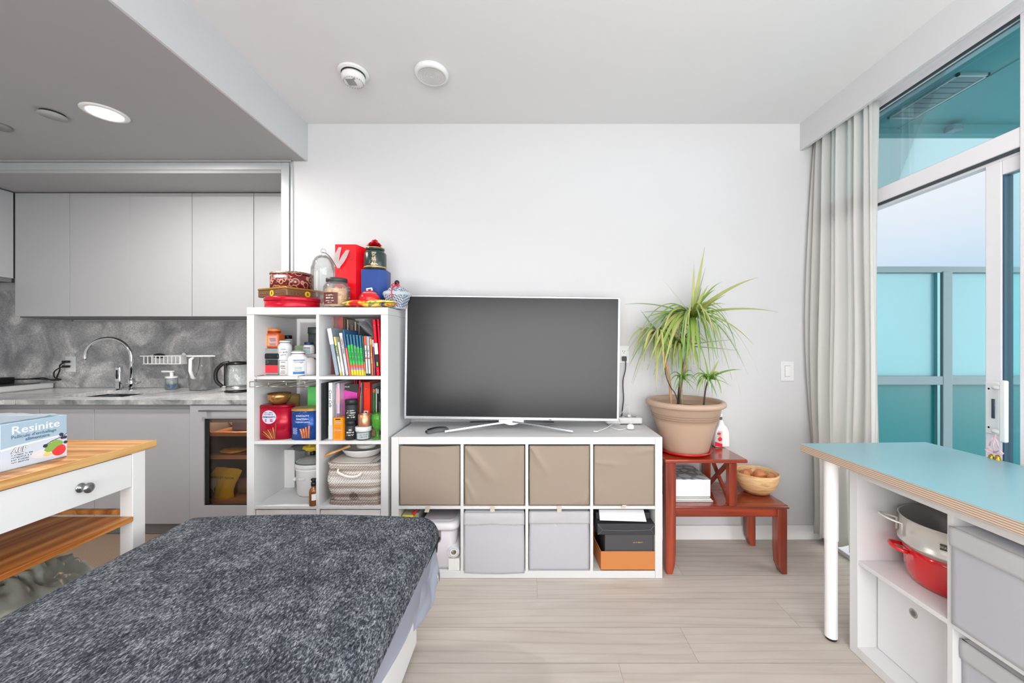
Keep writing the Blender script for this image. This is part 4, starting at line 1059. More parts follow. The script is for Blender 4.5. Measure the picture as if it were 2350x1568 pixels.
# stack: black lidded clear tub with red label, orange jar on it
def tub():
    y = 2.19; x0, x1 = X(601, y), X(640, y); h = 0.150
    t = thing('food_tub', 'clear tub with black lid and red label under the orange jar', 'tub', ((x0+x1)/2, y+0.05, S3))
    MB().box(x0+0.004, x1-0.004, y, y+0.11, S3, S3+h*0.62, 0.008).build('tub', glass_mat('tub_grey', (220, 226, 228), body=0.5), t)
    MB().box(x0, x1, y-0.006, y+0.116, S3+h*0.60, S3+h*0.80, 0.006).build('lid', mat('black_lid', (30, 32, 34), 0.25), t)
    MB().box(x0+0.004, x1-0.004, y-0.002, y+0.11, S3+h*0.80, S3+h, 0.005).build('clear_cover', mat('smoky_cover', (150, 156, 156), 0.2), t)
    m = MB(); m.box(x0+0.010, x1-0.006, y-0.0015, y, S3+0.012, S3+0.055).build('red_label', mat('label_red', (222, 52, 66), 0.5), t)
    m = MB(); m.box(x0+0.010, x1-0.006, y-0.0015, y, S3+0.055, S3+0.087).build('black_label', mat('label_black', (36, 40, 44), 0.5), t)
    m = MB(); m.lathe([(0.0095, 0), (0.011, -0.0006), (0.0125, 0)], (0, 0, 0), 24, sx=1.0, sy=0.6)
    m.xform(Matrix.Translation((x0+0.026, y-0.0016, S3+0.073)) @ Matrix.Rotation(PI/2, 4, 'X')); m.build('oval_mark', WINK, t)
    return (x0+x1)/2, y+0.055, S3+h+0.0005
tx, ty, tz = tub()
def orange_jar():
    y = 2.235; x = X(629, y); t = thing('supplement_jar', 'square orange jar with orange lid stacked on the black lidded tub', 'jar', (x, y, tz))
    h = Z(754, y)-tz-0.008; w_ = 0.046
    MB().box(x-w_, x+w_, y-0.035, y+0.035, tz, tz+h*0.83, 0.014, 0, 4).build('body', mat('amber_orange', (206, 96, 44), 0.2, coat=0.4), t)
    MB().lathe([(0, h*0.82), (0.034, h*0.82), (0.034, h*0.93), (0, h*0.93)], (x, y, tz), 28).build('neck', mat('dark_orange', (150, 60, 36), 0.3), t)
    MB().cyl((x, y, tz+h*0.91), 0.033, h*0.14, 28, bev=0.002).build('lid', mat('lid_orange', (238, 128, 60), 0.35), t)
    lb = MB().box(x-0.010, x+w_-0.005, y-0.0362, y-0.035, tz+0.014, tz+h*0.68).build('label', mat('label_pink', (226, 160, 150), 0.5), t)
    MB().box(x-w_+0.006, x-0.011, y-0.0362, y-0.035, tz+0.014, tz+h*0.68).build('orange_panel', mat('label_orange', (226, 150, 70), 0.5), t)
    m = MB(); bars(m, x+0.016, y-0.0364, [tz+h*0.50, tz+h*0.44, tz+h*0.38, tz+h*0.22, tz+h*0.16], 0.04, 0.004); m.build('print_lines', GINK, lb)
orange_jar()
lw = mat('label_white', (226, 230, 236), 0.5)
gb = 'white supplement bottles in the upper left cube'
bottle('supplement_bottle', 'white supplement bottle with black ringed cap left of the large one', 654, 2.225, S3+0.082, 0.036, 0.098, wb, m_whitep, 0.72, 0.016, None, (lw, -0.5, 1.2), (['~OMEGA', '~PROFEN', '~PERT'], 0.012, INK))
def small_carton():
    y = 2.19; x0, x1 = X(641, y), X(657, y)
    t = thing('medicine_carton', 'small white medicine carton carrying the white bottle beside the red labelled tub', 'carton', ((x0+x1)/2+0.01, y+0.04, S3))
    MB().box(x0, x1+0.03, y, y+0.075, S3, S3+0.081, 0.001).build('carton', mat('carton_white', (228, 228, 226), 0.5), t)
    m = MB(); bars(m, (x0+x1)/2, y-0.0002, [S3+0.01, S3+0.02, S3+0.034, S3+0.044, S3+0.050, S3+0.07], 0.028, 0.003); m.build('print_lines', m_txt((120, 90, 90)), t)
small_carton()
def omega():
    y = 2.165; x = X(684, y); r = 0.050; h = 0.120
    t = bottle('supplement_bottle', 'largest white supplement bottle with blue and white label in front', 684, y, S3, r, h, wb, m_whitep, 0.62, 0.018, None, (lw, 0.05, 1.2))
    text([('Omega', 0.016)], 0.016, wrap(x, y, r+0.0004, S3+h*0.60, 0.58), m_txt((40, 50, 80)), t)
    m = MB()
    for k, z in enumerate((0.045, 0.038, 0.030)): patch(m, x, y, r, 0.2, 0.9, S3+z, S3+z+0.0025, th=0.0012)
    m.build('print_lines', GINK, t)
    m = MB(); patch(m, x, y, r, 0.05, 1.2, S3+0.010, S3+0.024, th=0.0012); patch(m, x, y, r, 0.05, 1.2, S3+h*0.70, S3+h*0.74, th=0.0012); m.build('blue_band', mat('label_blue', (58, 112, 178), 0.5), t)
omega()
def mug():
    y = 2.20; x = X(712, y)
    t = thing('mug', 'white mug with dark rimmed handle beside the large white bottle', 'mug', (x, y, S3))
    MB().lathe([(0, 0), (0.034, 0), (0.036, 0.004), (0.036, 0.096), (0.033, 0.096), (0.033, 0.006), (0, 0.005)], (x-0.006, y, S3), 32).build('cup', mat('mug_grey', (206, 200, 202), 0.3), t)
    a = [(-0.4+i*2.8/10) for i in range(11)]
    MB().tube([(x+0.028+0.030*math.sin(b+0.0), y-0.008, S3+0.052+0.042*math.cos(b+0.2)) for b in a], 0.0042, 8).build('handle', mat('handle_dark', (60, 46, 60), 0.3), t)
    m = MB()
    for k in range(5):
        A = k*PI/5; m.tube([(x-0.006-0.007*math.cos(A), y-0.0368, S3+0.045-0.007*math.sin(A)), (x-0.006+0.007*math.cos(A), y-0.0368, S3+0.045+0.007*math.sin(A))], 0.0008, 4)
    m.build('red_flower', m_txt((200, 60, 60)), t)
mug()
def grey_box_print():
    y = 2.27; x0, x1 = X(700, y), X(742, y)
    tag(MB().box(x0, x1, y, y+0.12, S3, S3+0.115, 0.002).build('carton', mat('carton_grey', (196, 192, 196), 0.5)), 'pale grey carton at the divider behind the mug', 'carton')
    t = thing('supplement_bottle', 'small white bottle with navy cap standing on the pale grey carton', 'bottle', (X(709, 2.30), 2.30, S3+0.1155))
    x = X(709, 2.30)
    MB().lathe([(0, 0), (0.030, 0), (0.031, 0.004), (0.031, 0.04), (0.026, 0.052), (0.022, 0.054), (0, 0.054)], (x, 2.30, S3+0.1155), 28).build('body', wb, t)
    MB().cyl((x, 2.30, S3+0.1695), 0.024, 0.016, 26, bev=0.001).build('cap', mat('navy_cap', (28, 52, 92), 0.4), t)
    m = MB(); patch(m, x, 2.30, 0.031, -0.7, 0.7, S3+0.122, S3+0.15); m.build('label', mat('label_pale_blue', (170, 196, 206), 0.5), t)
    m = MB(); patch(m, x, 2.30, 0.031, -0.7, 0.7, S3+0.150, S3+0.154, th=0.001); m.build('red_band', mat('label_dred', (140, 40, 50), 0.5), t)
grey_box_print()
def back_row():
    y = 2.37; x0, x1 = X(655, y), X(672, y)
    t = thing('tea_box', 'pale green carton turned sideways behind the white bottles', 'box', (0, 0, 0))
    MB().box(0, 0.10, 0, 0.045, 0, 0.165, 0.001).build('carton', mat('sage_green', (142, 164, 132), 0.6), t)
    m = MB()
    for k, z in enumerate((0.15, 0.142, 0.118, 0.11, 0.095, 0.08)): m.box(0.018+0.004*(k % 2), 0.085-0.02*(k % 3), -0.0008, 0, z-0.02, z-0.017)
    m.build('print_lines', m_txt((40, 60, 44)), t)
    MB().box(-0.001, 0.0, 0.004, 0.041, 0.004, 0.161).build('side_print', mat('sage_pale', (196, 200, 186), 0.6), t)
    t.location = (X(676, 2.28), 2.285, S3+0.0); t.rotation_euler = (0, 0, math.radians(48)); 
    t.location.z = S3
    st = tag(MB().box(X(668, 2.41), X(706, 2.41), 2.405, 2.475, S3, S3+0.10, 0.002).build('carton', mat('carton_tan', (180, 170, 158), 0.6)), 'plain carton at the back of the upper left cube', 'carton')
    y = 2.36; x = X(717, y)
    t = thing('nut_canister', 'dark canister of mixed nuts with grey screw lid at the back of the cube', 'jar', (x, y, S3))
    MB().cyl((x+0.0, y+0.055, S3), 0.050, 0.235, 32, bev=0.002).build('body', mat('dark_print', (66, 74, 74), 0.4, var=0.5, vscale=60), t)
    MB().cyl((x+0.0, y+0.055, S3+0.235), 0.053, 0.042, 32, bev=0.003).build('lid', mat('lid_dark_grey', (70, 78, 80), 0.45), t)
    t = thing('pill_bottle', 'slim pale bottle with black striped cap beside the orange jar', 'bottle', (X(655, 2.38), 2.38, S3))
    x = X(655.5, 2.34)
    MB().cyl((x, 2.36, S3), 0.026, 0.205, 26, bev=0.002).build('body', mat('bottle_grey', (206, 210, 212), 0.4), t)
    MB().cyl((x, 2.36, S3+0.205), 0.024, 0.022, 26, bev=0.002).build('cap', m_black, t)
    x = X(728, 2.22); y = 2.265
    t = thing('nut_pot', 'small clear pot of pale nuts with purple base label at the divider', 'jar', (x, y, S3+0.116))
    MB().lathe([(0, 0), (0.020, 0), (0.021, 0.003), (0.021, 0.075), (0.018, 0.075), (0.018, 0.004), (0, 0.003)], (x, y+0.022, S3+0.1160), 26).build('glass', m_jar, t)
    MB().cyl((x, y+0.022, S3+0.1165), 0.0215, 0.018, 26).build('purple_label', mat('label_purple', (96, 72, 150), 0.5), t)
    nuts_pile(t, x, y+0.022, S3+0.140, 0.010, 0.02, 22, seed=8, sz=0.006)
back_row()
# ---------------------------------------------------------------- books (spines face the room)
def book(label, px0, px1, topy, z0, y, lean=0.0, cover=(200, 200, 200), bands=None, txt=None, depth=0.17, cat='book', name='book', group=None, pages=True, rough=0.45, tsize=0.011):
    """upright book; px0..px1 = spine foot at depth y; lean = degrees, positive = top leans left"""
    x0, x1 = X(px0, y), X(px1, y); w_ = x1-x0; h = (Z(topy, y)-z0)/math.cos(math.radians(lean))
    t = thing(name, label, cat, (0, 0, 0), group); LOCAL.add(t.name)
    c = mat('cover_%d_%d_%d' % cover, cover, rough); m = MB(); th = min(0.0018, w_*0.2)
    m.box(0, w_, 0, 0.002, 0, h).box(0, th, 0, depth, 0, h).box(w_-th, w_, 0, depth, 0, h); m.build('cover', c, t)
    if pages: MB().box(th+0.0002, w_-th-0.0002, 0.0022, depth-0.003, 0.003, h-0.003).build('pages', mat('pages', (224, 218, 208), 0.8), t)
    for a, b, colr in (bands or []):
        MB().box(0.0004, w_-0.0004, -0.0006, 0.0002, h*a, h*b).build('spine_band', mat('band_%d_%d_%d' % colr, colr, rough), t)
    if txt:
        s, f, colr = txt
        text(s, min(tsize, w_*0.8), lambda a, b, hh: (w_/2+b-0.3*min(tsize, w_*0.8), -0.0008-hh, h*f-a), m_txt(colr), t, align='LEFT')
    t.location = (x0+(0.0 if lean <= 0 else 0.0), y, z0+0.0003+(w_*math.sin(math.radians(abs(lean))) if lean < 0 else 0)); t.rotation_euler = (0, math.radians(-lean), 0)
    return t
def upper_books():
    y = 2.150
    # pink boxed set lying at the back upper left, on the file box
    tag(MB().box(-1.1300, X(775, 2.30), 2.22, 2.45, S3, Z(758, 2.26), 0.002).build('file_box', mat('file_pink', (206, 140, 148), 0.5)), 'tall pale pink file box at the left of the book row', 'box')
    t = thing('boxed_book', 'thick salmon pink book standing on top of the pink file box', 'book', (X(768, 2.30), 2.30, Z(757, 2.26)))
    z0 = Z(757.5, 2.26); MB().box(-1.1280, X(770, 2.28), 2.26, 2.40, z0, z0+0.082, 0.001).build('pages', mat('pink_pages', (208, 178, 176), 0.7), t)
    MB().box(X(770, 2.28), X(770, 2.28)+0.004, 2.255, 2.40, z0, z0+0.084).box(X(770, 2.28)+0.004, X(787, 2.30), 2.30, 2.31, z0, z0+0.082).box(-1.1290, X(770, 2.28), 2.255, 2.26, z0, z0+0.004).build('cover', mat('salmon', (192, 104, 100), 0.5), t)
    L = 10.0
    book('leaning folder, white above and slate grey below, at the left end of the books', 769.5, 779, 755, S3, y, L, (150, 166, 180), [(0.66, 1.0, (232, 232, 234))], depth=0.22, name='folder', cat='folder', pages=False)
    book('slim pale yellow and green topped book beside the grey folder', 781.0, 785.2, 774, S3, y, L, (226, 224, 190), [(0.78, 1.0, (226, 214, 120)), (0.72, 0.78, (96, 150, 60)), (0.0, 0.08, (230, 200, 60)), (0.08, 0.5, (222, 226, 228))], ('~QUICK KIDS', 0.7, (60, 60, 60)))
    book('thin white book with a small black dot, leaning in the row', 786.0, 791.6, 786, S3, y, L*0.9, (236, 236, 236), [(0.10, 0.4, (225, 225, 228))])
    book('pale lilac grey book with red spine lettering', 793.5, 800.6, 765, S3, y, L*0.9, (206, 202, 210), [(0.93, 1.0, (238, 232, 232))], ('~LEARNING STEPS', 0.86, (120, 70, 90)))
    book('tall book with blue upper spine and coral red lower spine', 801.6, 806, 758, S3, y, L*0.85, (62, 110, 160), [(0.0, 0.60, (226, 110, 96))])
    grp = 'matching green and blue story books'
    labs = ['green and blue story book showing the pointed green picture edge, first of its set', 'second green and blue story book in the matching set', 'third green and blue story book, middle of the matching set', 'fourth green and blue story book in the matching set', 'last green and blue story book, beside the red checked books']
    for i in range(5):
        a = 806.8+i*5.9
        book(labs[i], a, a+5.5, 768+i*0.6, S3, y, L*(0.80-0.09*i), (60, 116, 150), [(0.27, 0.76-0.025*abs(i-1), (60, 190, 80) if i != 2 else (92, 168, 110)), (0.19, 0.27, (232, 98, 66)), (0.14, 0.19, (150, 140, 200)), (0.0, 0.14, (238, 200, 60))], ('~TREE HOUSE TALES', 0.66, (24, 60, 60)), group=grp, tsize=0.008)
    book('dark green edged thin book after the story book set', 836.6, 839.6, 772, S3, y, 4.2, (70, 130, 110), [(0.0, 0.1, (190, 200, 60)), (0.1, 0.35, (220, 110, 80))])
    for i in range(2):
        a = 840.2+i*5.6
        book(['white comic with red checked spine top beside the green edged book', 'white comic with silver grey spine top beside the orange books'][i], a, a+5.2, 772+i, S3, y, 3.6-0.8*i, (232, 232, 232), [(0.76, 1.0, (222, 84, 56) if i == 0 else (170, 176, 188)), (0.0, 0.05, (50, 50, 54)), (0.42, 0.46, (206, 70, 60))], ('~DIARY 1 2', 0.70, (60, 60, 64)), group='white comics')
    book('orange spined book with tan top', 853.2, 857.6, 778, S3, y, 3.2, (224, 130, 60), [(0.84, 1.0, (220, 170, 110))], ('~MATH WORKBOOK', 0.6, (250, 240, 220)), tsize=0.008)
    book('mauve and red patterned thin book beside the first red binder', 858.2, 861.6, 780, S3, y, 3.0, (160, 90, 130), [(0.8, 1.0, (220, 210, 220)), (0.2, 0.4, (200, 60, 90))])
    # red ring binders
    for i, (a, b, ty_) in enumerate(((864.0, 871.6, 734), (872.4, 877.9, 733))):
        yb = y-0.005
        t = book(['red ring binder with white and black spine label', 'plain red ring binder at the right end of the upper book row'][i], a if i else a, b, ty_, S3, yb, 4.4 if i == 0 else 3.4, (226, 16, 52), None, depth=0.25, name='binder', cat='binder', rough=0.3)
        w_ = X(b, yb)-X(a, yb); h = Z(ty_, yb)-S3
        if i == 0:
            MB().box(0.0006, w_+0.001, -0.0016, 0, h*0.38, h*0.58).build('label', mat('label_paper', (226, 226, 226), 0.6), t)
            MB().box(0.0006, w_+0.001, -0.0016, 0, h*0.15, h*0.38).build('black_label', mat('label_black'), t)
            MB().box(w_*0.35, w_*0.75, -0.0022, -0.0014, h*0.17, h*0.24).build('green_mark', mat('lime_mark', (150, 210, 80), 0.6), t)
        MB().cyl((w_/2, 0.0005, h*0.90), 0.0035, 0.001, 12, 0, 'Y').cyl((w_/2, 0.0005, h*0.09), 0.0035, 0.001, 12, 0, 'Y').build('rivets', m_chrome, t)
    # papers lying over the books
    t = thing('paper_stack', 'loose curled papers lying slanted over the tops of the books', 'papers', (X(833, 2.2), 2.25, Z(765, 2.2)))
    rr = random.Random(4)
    for k, (p0, p1) in enumerate((((818, 742), (857, 776)), ((822, 741), (861, 775)), ((836, 737), (863, 772)), ((824, 748), (853, 775)))):
        d0 = 2.19+0.012*k
        def fn(u, v, p0=p0, p1=p1, d0=d0, k=k):
            px = p0[0]+(p1[0]-p0[0])*v; py = p0[1]+(p1[1]-p0[1])*v + 5*math.sin(PI*v)*(1 if k % 2 else -0.6)
            return Vector((X(px, d0)+0.010*u, d0+0.20*u, Z(py, d0)+0.03*u*(1-v)+0.004*k))
        m = MB(); m.grid(fn, 6, 12, thick=0.0012); m.build('sheet', mat('paper_grey_%d' % k, (232-8*k, 234-6*k, 236-4*k), 0.8), t)
    for i, (a, b, ty_, colr, lb) in enumerate(((788, 793, 730, (168, 152, 132), 'tan book standing in the back row behind the leaning books'), (796, 800, 734, (206, 200, 190), 'cream book in the back row beside the tan one'), (813, 818, 739, (190, 180, 168), 'beige book in the back row under the slanted papers'), (822, 826, 738, (150, 150, 148), 'grey book in the back row near the red binders'))):
        book(lb, a, b, ty_, S3, 2.335, 0, colr, depth=0.13)
    book('wide brown album lying behind the leaning books', 802, 812, 745, S3, 2.34, 0, (120, 96, 84), depth=0.12)
upper_books()

# ---------------------------------------------------------------- middle left cube
def wire_basket():
    y = 2.085; z = Z(876, y); z2 = Z(888, y)
    t = thing('under_shelf_rack', 'chrome wire under-shelf rack hooked over the board above the biscuit tins', 'rack', (X(640, 2.2), 2.2, z2))
    ch = mat('wire_chrome', (190, 176, 164), 0.2, 0.9); m = MB()
    r = 0.0022
    xa, xb = X(577, y), X(703, y)
    m.tube([(xa, y-0.012, z), (xb, y-0.012, z), (xb, y-0.012, z2), (xa, y-0.012, z2), (xa, y-0.012, z)], r, 6)
    for px in (620, 660): m.tube([(X(px, y), y-0.012, z), (X(px, y), y-0.012, z2)], r, 6)
    for px in (590, 625, 665, 700):
        xx = X(px, y); m.tube([(xx, y-0.012, z2), (xx+ (0.02), y+0.30, z2+0.006), (xx+0.02, y+0.30, z+0.004)], r*0.8, 6)
    for px in (591, 687):
        xx = X(px, y); m.tube([(xx, y-0.012, z-0.0), (xx, y-0.010, S3+0.004), (xx, y+0.05, S3+0.0035)], r, 6)
    m.build('wire', ch, t)
wire_basket()
def oval_tin(label, px, pxw, topy, bodyc, lidc, y, lidname, label2=None, seed=0):
    xc = X(px, y); a = X(px+pxw/2, y)-xc; b = 0.055; z1 = Z(topy, y)
    t = thing('biscuit_tin', label, 'tin', (xc, y, S2)); h = z1-S2
    N = 64
    def oval(k=1.0):
        o = []
        for i in range(N):
            A = 2*PI*i/N; c_, s_ = math.cos(A), math.sin(A); o.append((xc+a*k*math.copysign(abs(c_)**0.75, c_), y+b*k*math.copysign(abs(s_)**0.75, s_)))
        return o
    MB().prism(oval(), S2, z1-0.012, 'XY', smooth=True).build('body', bodyc, t)
    MB().prism(oval(1.02), z1-0.014, z1-0.004, 'XY', smooth=True).prism(oval(0.95), z1-0.005, z1, 'XY', smooth=True).build('lid', lidc, t)
    def onto(u, z, hh):   # point on the front of the oval at horizontal offset u
        s = max(0.0, 1-abs(u/a)**(2/0.75)); return (xc+u, y-b*s**(0.375)-0.0008-hh, z)
    return t, xc, a, b, z1, onto
def red_tin():
    y = 2.185
    t, xc, a, b, z1, on = oval_tin('large red wafer tin with a pale round label and printed wafers', 637, 73, 927, mat('tin_crimson', (176, 14, 48), 0.25, 0.2), mat('tin_crimson_lid', (150, 12, 36), 0.22, 0.3), y, 'lid')
    cx = -0.012; cz = (S2+z1)/2+0.030
    m = MB(); m.grid(lambda u, v: Vector(on(cx+0.040*max(0.01, v)*math.cos(2*PI*u), cz+0.037*max(0.01, v)*math.sin(2*PI*u), 0.0006)), 32, 6)
    lb = m.build('round_label', mat('label_lilac', (206, 206, 226), 0.5), t)
    text('FONDOLETTI', 0.0118, lambda u, v, hh: on(cx+u, cz-0.004+v, 0.0014+hh), m_txt((36, 34, 70)), lb, bold=0.0003)
    text(['~wafer rolls', '~traditional'], 0.008, lambda u, v, hh: on(cx+u, cz+0.022+v, 0.0012+hh), m_txt((60, 60, 100)), lb)
    m = MB()
    for k, z in enumerate((0.012, 0.020)):
        m.quad([on(cx-0.022, cz-z, 0.0012), on(cx+0.022, cz-z, 0.0012), on(cx+0.022, cz-z-0.005, 0.0012), on(cx-0.022, cz-z-0.005, 0.0012)])
    m.build('red_bars', m_txt((190, 30, 50)), lb)
    wf = mat('wafer_brown', (196, 116, 72), 0.6, var=0.25, vscale=60); wd = mat('wafer_dark', (140, 72, 44), 0.6); m = MB(); m2_ = MB()
    for k, (x0, x1, zt) in enumerate(((-0.005, -0.055, 0.035), (0.000, -0.044, 0.045), (0.006, -0.032, 0.052), (0.011, -0.018, 0.055), (0.016, -0.004, 0.060), (0.020, 0.010, 0.068), (0.022, 0.026, 0.090))):
        q = [Vector(on(x0*0.5+x1*0+0.0, S2+0.006, 0.0)), None]
        (m if k % 2 else m2_).tube([on(x0, S2+0.005, 0.0), on((x0+x1)/2, S2+0.005+zt/2, 0.0), on(x1, S2+zt, 0.0)], 0.0036, 6, flat=1.0)
    m.build('printed_wafers', wf, t); m2_.build('printed_wafers', wd, t)
red_tin()
def blue_tin():
    y = 2.175
    t, xc, a, b, z1, on = oval_tin('blue wafer tin with gold rim beside the divider', 705, 62, 935, mat('tin_blue', (24, 70, 146), 0.25, 0.2), mat('gold_line'), y, 'lid')
    text([('FONDOLETTI', 0.013), ('Baked Wafers', 0.013), ('Celebration wafers', 0.011)], 0.013, lambda u, v, hh: on(0.004+u, S2+0.128+v, hh), WINK, t, shear=0.15, sx=0.9)
    m = MB()
    for k in range(6):
        z = S2+0.066-k*0.006; m.quad([on(-0.050, z, 0.0004), on(-0.022-0.004*(k % 2), z, 0.0004), on(-0.022-0.004*(k % 2), z-0.003, 0.0004), on(-0.050, z-0.003, 0.0004)])
    m.build('print_lines', m_txt((170, 190, 220)), t)
    m = MB()
    for k, (x0, x1, zt) in enumerate(((0.008, -0.006, 0.062), (0.018, 0.010, 0.064), (0.028, 0.024, 0.072), (0.038, 0.040, 0.078))):
        m.tube([on(x0, S2+0.012, 0.0), on((x0+x1)/2, S2+0.012+zt/2, 0.0), on(x1, S2+zt, 0.0)], 0.0055, 6)
    m.build('printed_wafers', mat('wafer_brown'), t)
    m = MB(); rr = random.Random(3)
    for k in range(26):
        u = rr.uniform(-0.052, 0.055); z = S2+rr.uniform(0.09, 0.16); p = on(u, z, 0.0); m.ball(p, 0.0011, 5)
    m.build('star_dots', m_txt((190, 205, 235)), t)
blue_tin()
def bowl_on_tin():
    y = 2.185; x = X(641, y); z0 = Z(927, y)+0.001
    t = thing('gold_tin_bowl', 'small copper gold metal bowl on the red wafer tin', 'bowl', (x, y, z0))
    h = 0.058; r = 0.058
    MB().lathe([(0, 0), (r*0.55, 0), (r*0.85, 0.014), (r, 0.040), (r, h), (r-0.003, h), (r-0.003, 0.040), (r*0.8, 0.016), (0, 0.004)], (x, y, z0), 40).build('bowl', mat('copper_gold', (200, 146, 92), 0.22, 0.8), t)
    MB().lathe([(r-0.001, h-0.002), (r+0.002, h), (r-0.001, h+0.002), (r-0.004, h)], (x, y, z0), 40).build('rim', mat('rim_bronze', (110, 76, 50), 0.3, 0.7), t)
    tag(MB().lathe([(0, 0), (0.050, 0), (0.062, 0.02), (0.064, 0.13), (0.06, 0.15), (0, 0.155)], (X(660, 2.36), 2.37, S2+0.065), 8).build('paper_bag_tin', mat('kraft_gold', (206, 160, 100), 0.5)), 'faceted gold brown canister behind the copper bowl', 'canister')
    tag(MB().box(X(640, 2.40), X(690, 2.40), 2.31, 2.44, S2, S2+0.065, 0.004).build('storage_tub', mat('tub_pale', (176, 174, 170), 0.4)), 'pale tub under the faceted gold canister', 'tub')
bowl_on_tin()
def green_box():
    y = 2.30; x0, x1 = X(705, y), X(731, y)
    tag(MB().box(x0, x1+0.01, y, y+0.10, Z(940, 2.26), Z(888, y), 0.004).build('green_beaker', mat('bright_green', (104, 208, 112), 0.4)), 'bright green plastic container standing on the grey lidded box', 'container')
    t = thing('lidded_box', 'clear lidded box with grey lid behind the blue tin', 'box', (X(700, 2.33), 2.34, S2))
    z1 = Z(940.5, 2.26)
    MB().box(X(672, 2.28), X(741, 2.28), 2.262, 2.45, S2, z1-0.016, 0.006).build('box_body', mat('tub_pale'), t)
    MB().box(X(671, 2.28), X(742, 2.28), 2.258, 2.455, z1-0.016, z1-0.001, 0.005).build('lid', mat('lid_greyblue', (140, 150, 156), 0.4), t)
green_box()

# ---------------------------------------------------------------- middle right cube
def mid_right():
    y = 2.17
    book('black and grey slim magazine box at the left end of the middle shelf', 737.0, 740.8, 880, S2, 2.118, 0, (62, 66, 68), depth=0.26, name='magazine_file', cat='file', pages=False)
    t = book('thick white book with handwritten style black spine title', 753.5, 764.2, 879, S2, 2.14, 0, (228, 230, 234), [(0.0, 0.25, (212, 214, 220))], depth=0.24)
    w_ = X(764.2, 2.14)-X(753.5, 2.14); h = Z(879, 2.14)-S2
    text('Coco Cafe', 0.022, lambda a, b, hh: (w_/2+b-0.008, -0.001-hh, h*0.88-a), INK, t, align='LEFT', shear=0.3)
    book('pale blue slim book beside the thick white one', 764.8, 768.8, 881, S2, 2.16, 0, (176, 196, 210), None, ('~SPRING READER', 0.85, (90, 110, 140)), depth=0.22)
    book('thin white notebook beside the pale blue book', 769.6, 771.8, 882, S2, 2.16, 0, (232, 228, 232), depth=0.22)
    book('pink and violet patterned magazine beside the magenta folder', 772.6, 780.4, 880, S2, 2.165, 0, (214, 196, 216), [(0.0, 0.45, (124, 110, 160)), (0.62, 0.9, (226, 176, 190))], depth=0.22)
    # magenta document box turned sideways with black flap
    t = thing('document_case', 'magenta document case with black front flap', 'case', (0, 0, 0))
    h = Z(878, 2.20)-S2
    m = MB(); m.prism([(0, 0), (0, h*0.87), (0.085, h*0.80), (0.085, 0)], 0, 0.010, 'XZ'); m.build('magenta_panel', mat('magenta', (200, 36, 156), 0.4), t)
    m = MB(); m.prism([(-0.004, 0), (-0.004, h*0.96), (0.088, h*0.96), (0.088, 0)], 0.0105, 0.030, 'XZ'); fl = m.build('black_case', mat('case_black', (26, 26, 28), 0.5), t)
    text('Finali', 0.012, lambda a, b, hh: (0.030+a, 0.0100-hh, h*0.90+b), WINK, fl)
    t.location = (X(782, 2.20), 2.205, S2); t.rotation_euler = (0, 0, math.radians(14))
    for k, (a, b, ty_, c, lb, ln) in enumerate(((812.5, 815.5, 872, (196, 30, 44), 'thin dark red folder right of the magenta case', 0), (816.5, 820.0, 873, (140, 36, 40), 'maroon folder beside the thin dark red one', 0), (820.8, 826.0, 874, (214, 24, 52), 'crimson red folder leaning beside the maroon one', -3.5), (827.0, 829.6, 889, (214, 170, 90), 'thin gold topped book before the red lever binder', -2.0), (830.4, 833.4, 878, (196, 186, 200), 'pale lilac folder before the red lever binder', -1.0))):
        book(lb, a-(5 if ln else 0), b-(5 if ln else 0), ty_, S2, 2.24, ln, c, depth=0.2, name='folder' if k != 3 else 'book', cat='folder' if k != 3 else 'book')
    yb = 2.22
    t = book('orange red lever binder with white spine label', 834.0, 850.0, 878, S2, yb, 0, (236, 56, 34), None, depth=0.24, name='binder', cat='binder', rough=0.3)
    w_ = X(850, yb)-X(834, yb); h = Z(878, yb)-S2
    MB().box(w_*0.05, w_*0.70, -0.0014, 0, h*0.30, h*0.47).build('label', mat('label_paper'), t)
    MB().box(w_*0.3, w_*0.5, -0.0022, -0.0014, h*0.36, h*0.45).build('label_mark', INK, t)
    MB().lathe([(0.0035, 0), (0.005, -0.001), (0.0065, 0)], (0, 0, 0), 18).xform(Matrix.Translation((w_*0.48, -0.0002, h*0.88)) @ Matrix.Rotation(PI/2, 4, 'X')).build('finger_ring', m_chrome, t)
    for k, (a, b, ty_, c, bd, lb) in enumerate(((851.0, 855.0, 882, (190, 206, 220), [], 'pale blue folder right of the lever binder'), (855.8, 860.6, 893, (46, 140, 70), [(0.92, 1.0, (236, 110, 50))], 'green book with orange top'), (861.6, 865.2, 892, (226, 226, 226), [], 'thin white book beside the green one'), (865.8, 869.0, 893, (60, 52, 56), [(0.9, 1.0, (200, 200, 200))], 'dark book with pale top beside the thin white book'), (869.6, 873.0, 891, (40, 44, 46), [(0.3, 0.7, (90, 90, 92))], 'black book behind the green goblet'), (873.4, 876.4, 894, (120, 150, 160), [(0.8, 1, (210, 220, 224))], 'slate blue book at the right end of the middle shelf'))):
        book(lb, a, b, ty_, S2, 2.245, 0, c, bd, depth=0.19)
    # orange carton
    yc = 2.125; x0, x1 = X(764.5, yc), X(786, yc); xr = X(793.5, yc); z1 = Z(959, yc)
    t = thing('medicine_carton', 'bright orange carton with printed lines in front of the white book', 'carton', ((x0+xr)/2, yc+0.03, S2))
    MB().prism([(x0, yc), (x1, yc), (xr, yc+0.045), (x0+0.026, yc+0.055)], S2, z1, 'XY').build('carton', mat('bright_orange', (244, 146, 24), 0.5), t)
    m = MB(); bars(m, (x0+x1)/2, yc-0.0003, [S2+0.01+0.0085*k for k in range(9) if k != 5], 0.040, 0.0022); m.build('print_lines', m_txt((210, 90, 20)), t)
